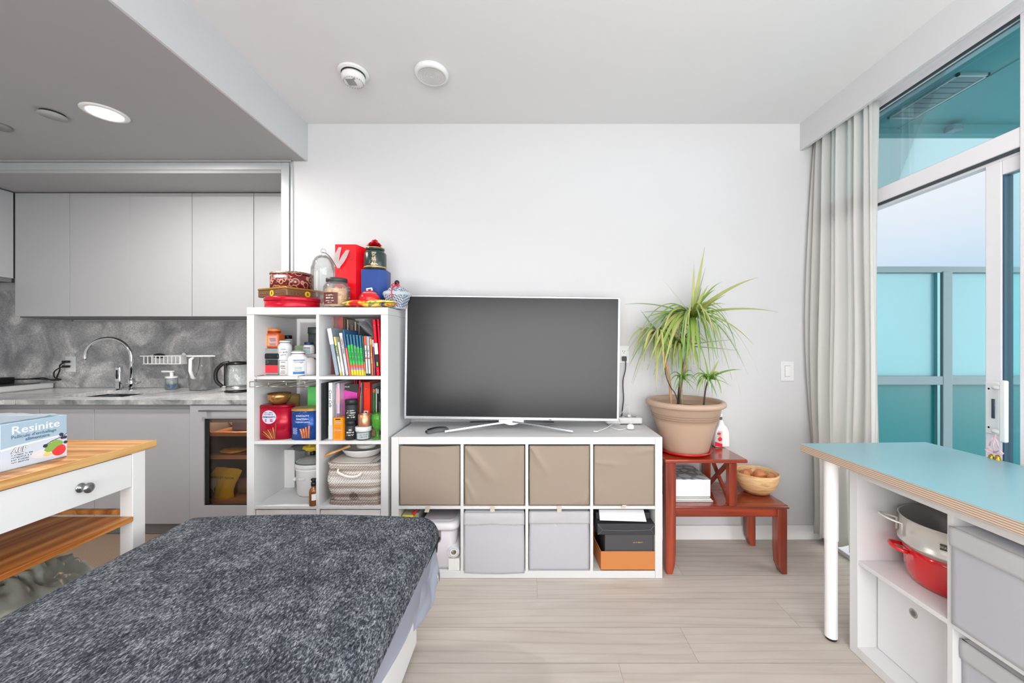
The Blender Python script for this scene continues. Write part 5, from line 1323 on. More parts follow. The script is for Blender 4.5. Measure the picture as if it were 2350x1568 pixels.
    m = MB(); m.box((x0+x1)/2-0.018, (x0+x1)/2+0.018, yc-0.001, yc, S2+0.050, S2+0.057).box((x0+x1)/2-0.014, (x0+x1)/2+0.014, yc-0.001, yc, S2+0.09, S2+0.099); m.build('grey_patch', mat('label_grey'), t)
    MB().box((x0+x1)/2-0.013, (x0+x1)/2+0.015, yc-0.001, yc, z1-0.012, z1-0.006).build('slot', m_dark, t)
    # two stacked black jars
    bj = mat('matt_black', (34, 37, 40), 0.5); yj = 2.145
    for k, (px, r, z0, h, lb, tx_) in enumerate(((805, 0.0288, S2, 0.105, 'lower black supplement jar beneath the other black jar', ['EQ', '~balance', '~complex']), (807, 0.0345, S2+0.1055, 0.116, 'upper black supplement jar with white print', ['~PREMIUM', '~MAGNESIUM', '~COMPLEX', '~120 caps']))):
        x = X(px, yj)
        t = thing('supplement_jar', lb, 'jar', (x, yj, z0))
        MB().cyl((x, yj, z0), r, h*0.76, 32, bev=0.002).build('body', bj, t)
        MB().cyl((x, yj, z0+h*0.765), r+0.0012, h*0.235, 32, bev=0.0025).build('lid', mat('lid_black2', (28, 30, 33), 0.42), t)
        text(tx_, 0.0095 if k else 0.011, wrap(x, yj, r, z0+h*(0.46 if k else 0.50), 0.32), WINK, t, bold=0.0002)
    # copper lidded glass jar with a white lidded jar beneath
    yj = 2.15; x = X(836, yj)
    t = thing('glass_pot', 'squat glass pot with silver white lid and printed label under the copper cup', 'jar', (x-0.004, yj, S2))
    MB().lathe([(0, 0), (0.038, 0), (0.041, 0.004), (0.041, 0.042), (0.038, 0.046), (0.036, 0.044), (0.038, 0.041), (0.038, 0.006), (0, 0.004)], (x-0.004, yj, S2), 32).build('glass', m_jar, t)
    MB().cyl((x-0.004, yj, S2+0.005), 0.034, 0.036, 28).build('cream', mat('cream_grey', (188, 192, 194), 0.5), t)
    MB().cyl((x-0.004, yj, S2+0.046), 0.044, 0.026, 36, bev=0.003).build('lid', mat('lid_silver', (214, 216, 216), 0.3), t)
    m = MB(); patch(m, x-0.004, yj, 0.041, -0.5, 1.0, S2+0.008, S2+0.040); l = m.build('label', mat('label_smoke', (170, 178, 180), 0.5), t)
    text(['~THE CREAM', '~moisture'], 0.009, wrap(x-0.004, yj, 0.0414, S2+0.028, 0.35), INK, l)
    tag(MB().lathe([(0, 0), (0.034, 0), (0.035, 0.003), (0.036, 0.064), (0.034, 0.066), (0.033, 0.064), (0.032, 0.005), (0, 0.004)], (x+0.002, yj, S2+0.0725), 36).build('copper_cup', mat('rose_copper', (206, 148, 116), 0.28, 0.7)), 'rose copper cup stacked on the silver lidded pot', 'cup')
    tag(MB().cyl((X(856, 2.21), 2.215, S2), 0.022, 0.050, 24, bev=0.004).build('spice_jar', mat('spice_brown', (150, 126, 100), 0.5, var=0.4, vscale=80)), 'small brown jar behind the green goblet foot', 'jar')
    # green goblet
    yg = 2.155; x = X(867, yg)
    t = thing('goblet', 'green pressed glass goblet filled with yellow green stems', 'goblet', (x, yg, S2))
    gg = glass_mat('green_glass', (150, 232, 110), 0.3, body=0.22)
    MB().lathe([(0, 0.001), (0.030, 0.0), (0.033, 0.003), (0.030, 0.007), (0.012, 0.012), (0.0095, 0.020), (0.0095, 0.040), (0.013, 0.046), (0.020, 0.052), (0.032, 0.080), (0.034, 0.110), (0.035, 0.140), (0.033, 0.140), (0.032, 0.110), (0.030, 0.081), (0.018, 0.056), (0, 0.052)], (x, yg, S2), 12).build('glass', gg, t)
    m = MB(); rr = random.Random(9)
    for k in range(22):
        A = rr.uniform(0, 6.3); r0 = rr.uniform(0, 0.008); r1 = rr.uniform(0.012, 0.026); m.tube([(x+r0*math.cos(A), yg+r0*math.sin(A), S2+0.060), (x+r1*0.7*math.cos(A+0.3), yg+r1*0.7*math.sin(A+0.3), S2+0.095), (x+r1*math.cos(A+0.5), yg+r1*math.sin(A+0.5), S2+rr.uniform(0.115, 0.137))], 0.0013, 5)
    m.build('stems', mat('stem_yellow', (190, 214, 50), 0.5), t)
mid_right()
# ---------------------------------------------------------------- lower left cube
def lower_left():
    y = 2.36; x0, x1 = X(642, y), X(676, y)
    tag(MB().box(x0, x1, y, y+0.11, S1, Z(1033, y), 0.002).build('carton', mat('carton_white2', (226, 226, 226), 0.5)), 'plain tall white carton at the back of the cube beside the slow cooker', 'carton')
    yc = 2.285; xc = X(718, yc); r = 0.100
    r = X(718, yc)-X(681, yc)
    t = thing('slow_cooker', 'white slow cooker with grey glass lid behind the divider', 'cooker', (xc, yc, S1))
    h = Z(1082, yc-0.09)-S1; sy = 0.82
    MB().lathe([(0, 0), (r*0.86, 0), (r*0.90, 0.012), (r*0.95, h*0.92), (r, h*0.95), (r, h), (r*0.9, h), (r*0.85, h*0.9), (0, h*0.9)], (xc, yc, S1), 48, sy=sy).build('base', mat('cooker_white', (224, 224, 224), 0.3), t)
    MB().lathe([(r*0.98, h), (r*1.05, h+0.004), (r*1.05, h+0.022), (r*0.99, h+0.030), (r*0.9, h+0.028)], (xc, yc, S1), 48, sy=sy).build('crock_rim', mat('crock_white', (206, 208, 208), 0.25), t)
    ld = MB().lathe([(r*0.98, h+0.029), (r*0.94, h+0.036), (r*0.65, h+0.056), (r*0.3, h+0.067), (0, h+0.069)], (xc, yc, S1), 48, sy=sy).build('lid', mat('lid_smoked', (132, 136, 138), 0.12, coat=0.5), t)
    MB().lathe([(r*0.99, h+0.027), (r*1.01, h+0.030), (r*0.98, h+0.034)], (xc, yc, S1), 48, sy=sy).build('lid_gasket', mat('gasket_dark', (70, 72, 74), 0.6), ld)
    MB().cyl((xc, yc, S1+h+0.068), 0.016, 0.020, 20, bev=0.003).build('knob', m_black, ld)
    MB().box(xc-r*1.10, xc-r*0.90, yc-0.03, yc+0.005, S1+h*0.48, S1+h*0.62, 0.008).build('handle', mat('cooker_white'), t)
    MB().box(xc-0.042, xc-0.004, yc-r*sy*0.98, yc-r*sy*0.90, S1+h*0.62, S1+h*0.72, 0.002).build('control_panel', mat('crock_white'), t)
    # plastic bag with yellow contents on the lid
    crumple('plastic_bag', 'crumpled clear and dark plastic bag on the slow cooker lid', 'bag', (X(700, 2.33), 2.34, S1+h+0.074), (0.075, 0.05, 0.022), glass_mat('bag_film', (140, 146, 142), 0.3, 0.2, body=0.35), 5, amp=0.4)
    crumple('yellow_packet', 'crumpled yellow packet wedged above the slow cooker', 'packet', (X(722, 2.30), 2.27, S1+h+0.092), (0.045, 0.04, 0.019), mat('yellow_packet', (222, 190, 56), 0.35), 6, amp=0.45)
    # amber spray bottle
    y = 2.115; x = X(720.0, y); r = 0.0235
    t = thing('spray_bottle', 'small amber glass spray bottle with black pump by the divider', 'bottle', (x, y, S1))
    h = 0.105
    MB().lathe([(0, 0), (r-0.002, 0), (r, 0.003), (r, h*0.72), (r*0.8, h*0.86), (r*0.5, h*0.92), (r*0.5, h), (0, h)], (x, y, S1), 30).build('glass', mat('amber_glass', (126, 70, 20), 0.08, coat=0.5), t)
    MB().cyl((x, y, S1+h), r*0.60, 0.020, 20, bev=0.001).cyl((x, y, S1+h+0.020), r*0.42, 0.014, 16, bev=0.001).box(x-r*0.55, x+r*0.45, y-0.008, y+0.008, S1+h+0.028, S1+h+0.040, 0.003).build('pump', m_black, t)
    m = MB(); patch(m, x, y, r, 0.05, 1.1, S1+0.032, S1+0.066); m.build('label', mat('label_white'), t)
lower_left()
# ---------------------------------------------------------------- lower right cube: woven basket
def basket():
    y = 2.10; x0, x1 = X(741.5, y), X(876, y); z0 = S1; z1 = Z(1063, y)
    t = thing('woven_basket', 'beige and cream crocheted rope basket with a loop handle', 'basket', ((x0+x1)/2, y+0.16, z0))
    mm, n, b, o_ = node_mat('crochet')
    tc = n.nodes.new('ShaderNodeTexCoord'); mp = n.nodes.new('ShaderNodeMapping'); mp.inputs['Scale'].default_value = (95, 95, 135); n.links.new(tc.outputs['Object'], mp.inputs[0])
    sx_ = n.nodes.new('ShaderNodeSeparateXYZ'); n.links.new(mp.outputs[0], sx_.inputs[0])
    def mth(op, a, b_=None, c=None):
        k = n.nodes.new('ShaderNodeMath'); k.operation = op
        for i, v in enumerate((a, b_, c)):
            if v is None: continue
            if isinstance(v, (int, float)): k.inputs[i].default_value = v
            else: n.links.new(v, k.inputs[i])
        return k.outputs[0]
    row = mth('FLOOR', sx_.outputs['Z']); off = mth('MULTIPLY', row, 1.9)
    s1 = mth('ABSOLUTE', mth('SINE', mth('ADD', mth('ADD', mth('MULTIPLY', sx_.outputs['X'], 2.4), mth('MULTIPLY', sx_.outputs['Y'], 2.4)), off)))
    s2 = mth('ABSOLUTE', mth('SINE', mth('MULTIPLY', sx_.outputs['Z'], PI)))
    hgt = mth('MULTIPLY', s1, s2)
    nz = n.nodes.new('ShaderNodeTexNoise'); nz.inputs['Scale'].default_value = 3.0
    mp2 = n.nodes.new('ShaderNodeMapping'); mp2.inputs['Scale'].default_value = (0.15, 0.15, 9); n.links.new(tc.outputs['Object'], mp2.inputs[0]); n.links.new(mp2.outputs[0], nz.inputs['Vector'])
    yarn = ramp(n, [(0.42, (150, 128, 118)), (0.58, (244, 240, 234)), (0.5, (200, 186, 176))], nz.outputs['Fac'])
    dk = ramp(n, [(0.0, (60, 54, 56)), (0.38, (255, 255, 255))], hgt)
    mul = n.nodes.new('ShaderNodeMixRGB'); mul.blend_type = 'MULTIPLY'; mul.inputs[0].default_value = 0.85
    n.links.new(yarn.outputs[0], mul.inputs[1]); n.links.new(dk.outputs[0], mul.inputs[2]); n.links.new(mul.outputs[0], b.inputs['Base Color'])
    b.inputs['Roughness'].default_value = 0.95
    bu = n.nodes.new('ShaderNodeBump'); bu.inputs['Strength'].default_value = 0.8; bu.inputs['Distance'].default_value = 0.003; n.links.new(hgt, bu.inputs['Height']); n.links.new(bu.outputs[0], b.inputs['Normal'])
    W = x1-x0; D = 0.30; N = 72
    def outline(k, ins=0.0):
        o = []
        for i in range(N):
            A = 2*PI*i/N; c_, s_ = math.cos(A), math.sin(A)
            o.append(((x0+x1)/2+(W/2-ins)*math.copysign(abs(c_)**0.32, c_), y+D/2+(D/2-ins)*math.copysign(abs(s_)**0.32, s_)))
        return o
    m = MB(); rings = []
    nz_ = 22
    for j in range(nz_+1):
        v = j/nz_; z = z0+0.001+(z1-z0)*v
        ins = 0.004*math.sin(v*9)+0.004*(1-v) + 0.004
        o = outline(0, ins)
        sag = 0.0
        rings.append([m.bm.verts.new((a, b_ + 0.004*math.sin(7*v+a*40) if b_ < y+D/2 else b_, z - (0.010*max(0, math.sin(PI*(a-x0)/W))*v**3 if b_ < y+D/2 else 0))) for a, b_ in o])
    inn = []
    for v in (1.0, 0.1):
        inn.append([m.bm.verts.new((a, b_, z0+0.002+(z1-z0)*v - (0.010*max(0, math.sin(PI*(a-x0)/W)) if (v == 1.0 and b_ < y+D/2) else 0))) for a, b_ in outline(0, 0.012)])
    rr = rings+inn
    for a, b_ in zip(rr, rr[1:]):
        for i in range(N):
            k = (i+1) % N; m.bm.faces.new((a[i], a[k], b_[k], b_[i])).smooth = True
    m.bm.faces.new(list(reversed(rings[0]))); m.bm.faces.new(inn[-1])
    m.build('basket_body', mm, t)
    xa, xb = X(776, y), X(829, y); zh = Z(1082, y)
    pts = cv([(xa, y+0.004, zh+0.008), (xa+0.006, y-0.014, zh), (xa+0.03, y-0.018, zh-0.012), ((xa+xb)/2, y-0.020, zh-0.022), (xb-0.03, y-0.018, zh-0.024), (xb-0.006, y-0.014, zh-0.016), (xb+0.001, y+0.006, zh-0.008)], 6)
    m = MB()
    for ph in (0, 2*PI/3, 4*PI/3):
        q = []
        for i, p in enumerate(pts):
            a = ph+i*0.9; q.append((p.x, p.y+0.0038*math.cos(a), p.z+0.0038*math.sin(a)))
        m.tube(q, 0.0042, 6)
    m.build('rope_handle', mat('rope_cream', (224, 214, 206), 0.9), t)
    # contents
    tag(MB().box(x0+0.03, x1-0.02, y+0.03, y+0.27, z1-0.06, z1-0.014, 0.004).build('fabric_bundle', mat('linen_grey', (150, 142, 140), 0.9)), 'folded grey cloth inside the woven basket', 'cloth')
    m = MB()
    m.box(X(758, y+0.04), X(862, y+0.04), y+0.02, y+0.24, z1-0.013, z1-0.010, 0.0); m.box(X(754, y+0.04), X(850, y+0.04), y+0.035, y+0.25, z1-0.0095, z1-0.006)
    tag(m.build('paper_sheets', mat('paper_beige', (206, 200, 194), 0.8)), 'flat pale papers on top of the woven basket', 'papers')
    # white melamine bowl upside down
    yb = 2.265; xb_ = X(833, yb); zb = z1-0.005; R = 0.118
    t = thing('serving_bowl', 'white oval serving bowl lying on the papers in the basket', 'bowl', (xb_, yb, zb))
    m = MB(); m.lathe([(0, 0), (R*0.60, 0), (R*0.80, 0.012), (R*0.98, 0.040), (R, 0.046), (R*0.97, 0.048), (R*0.78, 0.018), (0, 0.010)], (xb_, yb, zb), 48, sy=0.8); m.build('bowl', mat('melamine', (222, 220, 220), 0.25), t)
    m = MB(); m.cyl((X(842, yb), yb+0.0, zb+0.0492), 0.055, 0.020, 30, bev=0.004)
    tag(m.build('plastic_tub', mat('tub_clear', (214, 214, 214), 0.3)), 'small pale tub above the white serving bowl under the shelf board', 'tub')
    # wooden spatula
    ys = 2.16
    m = MB(); P0 = Vector((X(744, ys), ys, Z(1047, ys))); P1 = Vector((X(800, ys), ys+0.02, Z(1025.5, ys)))
    pts = []; W_ = []
    prof = [(0, 0.006), (0.06, 0.013), (0.25, 0.016), (0.45, 0.013), (0.6, 0.011), (0.8, 0.014), (1.0, 0.018)]
    m.tube([P0.lerp(P1, u) for u, w_ in prof], [w_ for u, w_ in prof], 10, flat=0.5)
    tag(m.build('wooden_spatula', wood_mat('spatula_wood', (200, 140, 80), (214, 158, 98), (226, 176, 118), 'X', 2)), 'light wooden spatula sticking out of the woven basket', 'spatula')
basket()
# bottom row boxes of the tall unit
mb_ = marble('marble_print', (212, 208, 206), (226, 224, 224), (236, 236, 236), (190, 186, 184), 1.2, 0.2, 0.6)
for i, xa in enumerate((XT+T0, XT+T0+CU+T1)):
    t = thing('storage_box', ['white marbled storage box in the bottom left cube of the tall shelf', 'white marbled storage box in the bottom right cube of the tall shelf'][i], 'box', (xa+CU/2, 2.27, T0))
    MB().box(xa+0.006, xa+CU-0.006, FY+0.012, BY-0.03, T0+0.001, T0+0.32, 0.003).build('box', mb_, t)
    MB().box(xa+0.004, xa+CU-0.004, FY+0.009, BY-0.028, T0+0.285, T0+0.326, 0.003).build('lid', mb_, t)

# ================================================================== low unit: beige fabric boxes
beige = mat('beige_fabric', (204, 188, 171), 0.62, bump=0.05, bscale=900, sheen=0.2)
def fabric_front(x0, x1, z0, z1, yf, folds, sag=0.0):
    def fn(u, v):
        x = x0+(x1-x0)*u; z = z0+(z1-z0)*v; d = 0.0
        edge = min(u, 1-u, v, 1-v); k = min(1.0, edge/0.12)
        for (ax, az, bx_, bz, am, wd) in folds:
            dx, dz = bx_-ax, bz-az; L = math.hypot(dx, dz); t_ = ((u-ax)*dx+(v-az)*dz)/(L*L); tt = min(1, max(0, t_))
            dist = math.hypot(u-(ax+dx*tt), v-(az+dz*tt)); w_ = wd*(0.35+tt)
            d += 1.9*am*math.exp(-(dist/w_)**2)*(1-tt**2)*(0.4+0.6*min(1, edge/0.06))
        d += 0.0012*noise.noise(Vector((u*3+x0*5, v*3, 0)))*k
        if v > 0.999: z -= sag*math.sin(PI*u)
        else: z -= sag*math.sin(PI*u)*v**8
        return Vector((x, yf-d+0.0015*(1-k), z))
    return fn
folds = [[(0.0, 1.0, 1.0, 0.85, 0.002, 0.10)],
         [(0.02, 0.98, 0.55, 0.30, 0.0075, 0.085), (0.98, 0.98, 0.55, 0.30, 0.0045, 0.10), (0.02, 0.42, 0.20, 0.02, 0.0055, 0.045), (0.05, 0.02, 0.0, 0.5, 0.003, 0.04)],
         [(0.03, 0.97, 0.35, 0.45, 0.0075, 0.055), (0.88, 0.0, 1.0, 0.25, 0.005, 0.05), (0.75, 0.05, 0.95, 0.1, 0.002, 0.06)],
         [(0.02, 0.72, 0.55, 0.66, 0.0035, 0.05), (0.98, 0.94, 0.5, 0.85, 0.004, 0.06), (0.02, 0.10, 0.15, 0.35, 0.003, 0.05)]]
blabs = ['smooth beige fabric box at the left end below the television, gaping at its top edge', 'beige fabric box with a big V-shaped crease', 'beige fabric box with one diagonal crease from its upper left corner', 'beige fabric box nearest the plant stand, lightly rippled']
for c in range(4):
    xa = XLW+T0+c*(CU+T1); z0 = 0.390; z1 = z0+CU
    t = thing('fabric_box', blabs[c], 'storage box', (xa+CU/2, 2.29, z0), 'beige fabric boxes under the television')
    g = 0.006; sag = [0.006, 0.002, 0.001, 0.001][c]
    xl, xr = xa+g, xa+CU-g*0.7; zl, zh = z0+0.001+0.004, z1-0.007
    MB().box(xl+0.002, xr-0.002, FY+0.008, BY-0.03, zl, zh-0.012-sag).build('body', beige, t)
    m = MB(); m.grid(fabric_front(xl, xr, zl, zh, FY+0.003, folds[c], sag), 46, 46, thick=0.003); m.build('front_panel', beige, t)
    m = MB(); m.tube([(xl+0.003, FY+0.0012, zl), (xl+0.0015, FY+0.0012, (zl+zh)/2), (xl+0.003, FY+0.0012, zh-0.002), ((xl+xr)/2, FY+0.0012, zh-0.002-sag), (xr-0.003, FY+0.0012, zh-0.002), (xr-0.002, FY+0.0012, zl)], 0.0012, 5); m.build('piping', mat('beige_piping', (160, 146, 132), 0.8), t)
    px = [981.5, 1130, 1283.5, 1432][c]; y = FY-0.003; xt = X(px, y); zt = [1162, 1161, 1161, 1159][c]; zb = [1176, 1175, 1176, 1166][c]
    m = MB(); sk = 0.006 if c in (0, 3) else 0.0
    m.prism([(xt-0.012+sk*0.4, Z(zt, y)), (xt+0.012+sk*0.4, Z(zt, y)), (xt+0.012-sk, Z(zb, y)), (xt-0.012-sk, Z(zb, y))], y-0.002, y, 'XZ')
    m.build('pull_tab', mat('tab_beige', (196, 188, 172), 0.8), t)
# white fabric boxes with folded band
wf_ = mat('white_fabric', (234, 234, 239), 0.75, bump=0.03, bscale=800)
def white_box(c, label, yf, zb, wob):
    xa = XLW+T0+c*(CU+T1); t = thing('fabric_box', label, 'storage box', (xa+CU/2, 2.29, T0), 'white fabric boxes in the bottom row')
    xl, xr = xa+0.005, xa+CU-0.005; z0 = zb; zh = T0+CU-0.012
    MB().box(xl+0.002, xr-0.002, FY+0.010, BY-0.03, T0+0.001, zh-0.006).build('body', wf_, t)
    def fn(u, v):
        z = z0+(zh-z0)*v - wob*math.sin(PI*u)*(1-v)**6*0.3; return Vector((xl+(xr-xl)*u+0.0015*math.sin(v*5)*(1 if u > 0.5 else -1), yf-0.004*math.sin(PI*u)*math.sin(PI*v)-0.001*noise.noise(Vector((u*4, v*4, c))), z))
    MB().grid(fn, 24, 24, thick=0.003).build('front_panel', wf_, t)
    def fn2(u, v):
        z = zh-0.066+0.068*v - 0.004*wob/0.01*0.3*math.sin(3*PI*u)*(1-v); return Vector((xl-0.001+(xr-xl+0.002)*u, yf-0.007-0.002*math.sin(PI*v)-0.0015*noise.noise(Vector((u*6, v*2, c+9))), z))
    MB().grid(fn2, 24, 8, thick=0.003).build('folded_band', mat('white_fabric_band', (240, 240, 243), 0.7), t)
white_box(1, 'white fabric box bulging over the shelf front in the bottom row', FY-0.008, T0-0.006, 0.018)
white_box(2, 'neat white fabric box set flush in the bottom row', FY+0.006, T0+0.004, 0.004)
def cube1():
    # yellow book box, plastic bin, paper roll, white carton
    y = 2.14; xa = XLW+T0
    t = thing('book', 'thick yellow book with red corner at the left of the bottom row', 'book', (X(935, y), y, T0))
    x0, x1 = X(922.5, y), X(950, y); z1 = Z(1180, y)
    m = MB().box(x0, x1, y, y+0.002, T0+0.001, z1-0.008).box(x0, x0+0.002, y, y+0.2, T0+0.001, z1-0.008).box(x1-0.002, x1, y, y+0.2, T0+0.001, z1-0.008); m.build('cover', mat('book_yellow', (228, 224, 30), 0.45), t)
    MB().box(x0+0.002, x1-0.002, y+0.002, y+0.198, T0+0.003, z1-0.010).build('pages', mat('pages', (224, 218, 208), 0.8), t)
    m = MB(); bars(m, (x0+x1)/2, y-0.0003, [z1-0.03-0.012*k for k in range(5)], 0.05, 0.003); m.build('print_lines', m_txt((120, 140, 40)), t)
    m = MB(); m.prism([(X(943, y), Z(1180, y)), (X(956, y), Z(1171, y)), (X(953, y), Z(1171.5, y)), (X(958, y), Z(1171.5, y)), (X(951, y), Z(1184, y))][:1]+[(X(957, y), Z(1170.5, y)), (X(951, y), Z(1184, y))], y+0.004, y+0.03); 
    tag(m.build('red_card', mat('card_red', (222, 50, 50), 0.5)), 'small red card wedged on the yellow book', 'card')
    tag(MB().box(X(951, 2.2), X(963, 2.2), 2.18, 2.40, T0+0.001, Z(1177, 2.18), 0.001).build('notebook', mat('notebook_grey', (170, 174, 178), 0.6)), 'grey spiral notebook between the yellow book and the plastic bin', 'notebook')
    # plastic bin with lid
    y0 = FY+0.004; x0, x1 = X(964, y0), X(1051, y0)
    t = thing('plastic_bin', 'pale lilac grey plastic bin with rounded lid in the bottom left cube', 'bin', ((x0+x1)/2, y0+0.17, T0))
    zt = Z(1212, y0); pm = mat('bin_lilac', (206, 200, 208), 0.35)
    def rr_(x0, x1, y0, y1, r, n=6):
        o = []
        for cx_, cy_, a0 in ((x1-r, y1-r, 0), (x0+r, y1-r, PI/2), (x0+r, y0+r, PI), (x1-r, y0+r, 1.5*PI)):
            for i in range(n+1): a = a0+PI/2*i/n; o.append((cx_+r*math.cos(a), cy_+r*math.sin(a)))
        return o
    def loft(m, secs, capb=True, capt=True):
        R = [[m.bm.verts.new((a, b_, z)) for a, b_ in o] for z, o in secs]; n_ = len(R[0])
        for a, b_ in zip(R, R[1:]):
            for i in range(n_): k = (i+1) % n_; m.bm.faces.new((a[i], a[k], b_[k], b_[i])).smooth = True
        if capb: m.bm.faces.new(list(reversed(R[0])))
        if capt: m.bm.faces.new(R[-1])
    m = MB(); loft(m, [(T0+0.001, rr_(x0+0.026, x1-0.030, y0+0.02, y0+0.33, 0.03)), (T0+0.02, rr_(x0+0.022, x1-0.028, y0+0.014, y0+0.335, 0.035)), (zt, rr_(x0+0.006, x1-0.008, y0+0.004, y0+0.345, 0.04))]); m.build('tub', pm, t)
    zl = Z(1196, y0)
    m = MB(); loft(m, [(zt-0.012, rr_(x0-0.002, x1-0.001, y0-0.005, y0+0.35, 0.045)), (zt, rr_(x0-0.003, x1, y0-0.006, y0+0.352, 0.046)), (zt+0.018, rr_(x0, x1-0.003, y0-0.002, y0+0.348, 0.045)), (zt+0.026, rr_(x0+0.012, x1-0.014, y0+0.010, y0+0.336, 0.04))]); m.build('lid', mat('bin_lid', (222, 220, 224), 0.3), t)
    m = MB(); loft(m, [(zt+0.0255, rr_(x0+0.022, x1-0.024, y0+0.03, y0+0.316, 0.03)), (zt+0.031, rr_(x0+0.024, x1-0.026, y0+0.032, y0+0.314, 0.03))]); m.build('lid_inset', mat('bin_inset', (186, 180, 186), 0.35), t)
    # white thin carton right, roll on it
    y = FY+0.004; xa2, xb2 = X(1029, y), X(1054.5, y)
    tag(MB().box(X(1043, y), xb2, y+0.002, y+0.28, T0+0.001, Z(1283, y), 0.001).box(xa2, X(1043, y), y+0.002, y+0.012, T0+0.001, Z(1283, y)).build('carton', mat('carton_white')), 'narrow white carton holding up the paper roll beside the divider', 'carton')
    c0 = Vector((X(1041, y), y+0.000, Z(1268, y))); c1 = Vector((X(1051, 2.43), 2.43, Z(1200, 2.43)+0.02))
    t = thing('paper_roll', 'white roll of paper leaning beside the lilac plastic bin', 'roll', (c0.x, c0.y, Z(1300, y)))
    m = MB()
    for r_ in (0.0305, 0.026, 0.022): m.tube([c0, c1], r_, 24, cap=False)
    ax = (c1-c0).normalized(); up = Vector((0, 0, 1)); n1 = (up-ax*up.dot(ax)).normalized(); n2 = ax.cross(n1)
    for ra, rb in ((0.0305, 0.0275), (0.026, 0.023), (0.021, 0.014)):
        A = [m.bm.verts.new(c0+(n1*math.cos(2*PI*i/24)+n2*math.sin(2*PI*i/24))*ra) for i in range(24)]; B = [m.bm.verts.new(c0+(n1*math.cos(2*PI*i/24)+n2*math.sin(2*PI*i/24))*rb) for i in range(24)]
        for i in range(24): k = (i+1) % 24; m.bm.faces.new((A[i], A[k], B[k], B[i]))
    m.build('paper', mat('roll_white', (232, 234, 236), 0.6), t)
    m = MB(); m.tube([c0+ax*0.003, c1-ax*0.003], 0.0138, 20, cap=False); m.build('core', mat('core_tan', (176, 162, 138), 0.8), t)
cube1()
def cube4():
    y = FY+0.006; xa, xb = X(1364, FY), X(1505, FY)
    z0 = T0+0.001; z1 = Z(1266, y)
    t = thing('shoe_box', 'orange brown open carton at the bottom of the dark box stack', 'box', (X(1441, y), y+0.15, z0))
    om = mat('tan_orange', (196, 124, 68), 0.6); x0, x1 = X(1379, y), X(1504.5, y)
    m = MB(); yb = y+0.34; xb0 = x0-0.028
    m.prism([(x0, y), (x1, y), (x1, y+0.004), (x0, y+0.004)], z0, z1, 'XY'); m.prism([(x0, y), (x0+0.003, y+0.002), (xb0+0.004, yb), (xb0, yb)], z0, z1, 'XY'); m.prism([(x1-0.003, y), (x1, y), (x1, yb), (x1-0.003, yb)], z0, z1, 'XY'); m.prism([(xb0, yb-0.003), (x1, yb-0.003), (x1, yb), (xb0, yb)], z0, z1, 'XY'); m.prism([(x0, y), (x1, y), (x1, yb), (xb0, yb)], z0, z0+0.003, 'XY')
    m.build('carton', om, t)
    z2 = Z(1228, y); x0, x1 = X(1389, y), X(1500, y)
    t = thing('black_carton', 'dark grey carton with small gold print inside the orange carton', 'box', ((x0+x1)/2, y+0.15, z0+0.004))
    MB().box(x0, x1, y+0.008, y+0.31, z0+0.0045, z2, 0.002).build('carton', mat('charcoal_card', (72, 71, 74), 0.5), t)
    text('~BANG&BEAUTY', 0.009, front((x0+x1)/2+0.05, y+0.008, (z0+z2)/2+0.048), mat('gold_line'), t)
    z3 = Z(1203, y); x0, x1 = X(1370, y), X(1504, y)
    t = thing('black_tray', 'black folded card tray box lying across the dark carton', 'box', ((x0+x1)/2, y+0.15, z2))
    m = MB(); m.prism([(x0+0.003, y), (x1, y), (x1, y+0.34), (x0-0.012, y+0.34)], z2+0.0005, z3, 'XY', bev=0.002); bk = mat('black_card', (50, 52, 55), 0.45); m.build('tray', bk, t)
    m = MB(); zc = z2+0.008
    for sg, xx in ((1, x0+0.003), (-1, x1)):
        m.tube([(xx, y-0.001, z3-0.002), (xx+sg*0.028, y-0.001, z2+(z3-z2)*0.45), (xx, y-0.001, z2+0.002)], 0.0009, 4)
    m.tube([(x0+0.03, y-0.001, z2+(z3-z2)*0.45), ((x0+x1)/2, y-0.001, z2+(z3-z2)*0.38), (x1-0.028, y-0.001, z2+(z3-z2)*0.46)], 0.0009, 4); m.build('fold_lines', mat('fold_grey', (130, 132, 136), 0.5), t)
    tag(MB().box(x0+0.006, x1-0.01, y+0.06, y+0.33, z3+0.0005, z3+0.036, 0.002).build('black_box', mat('black_card2', (58, 58, 60), 0.45)), 'flat black box behind the white paper at the top of the stack', 'box')
    y2 = y+0.01; m = MB()
    zt = Z(1174, y2+0.05)
    m.prism([(X(1377, y2), Z(1195, y2)), (X(1484, y2), Z(1198, y2)), (X(1481, y2), Z(1172, y2)), (X(1377, y2), Z(1172, y2))], y2, y2+0.0015, 'XZ')
    o = m.build('white_paper', mat('paper_white', (226, 228, 232), 0.7)); tag(o, 'sheet of white paper hanging over the black boxes', 'paper')
    o.rotation_euler = (math.radians(-34), 0, 0)
cube4()

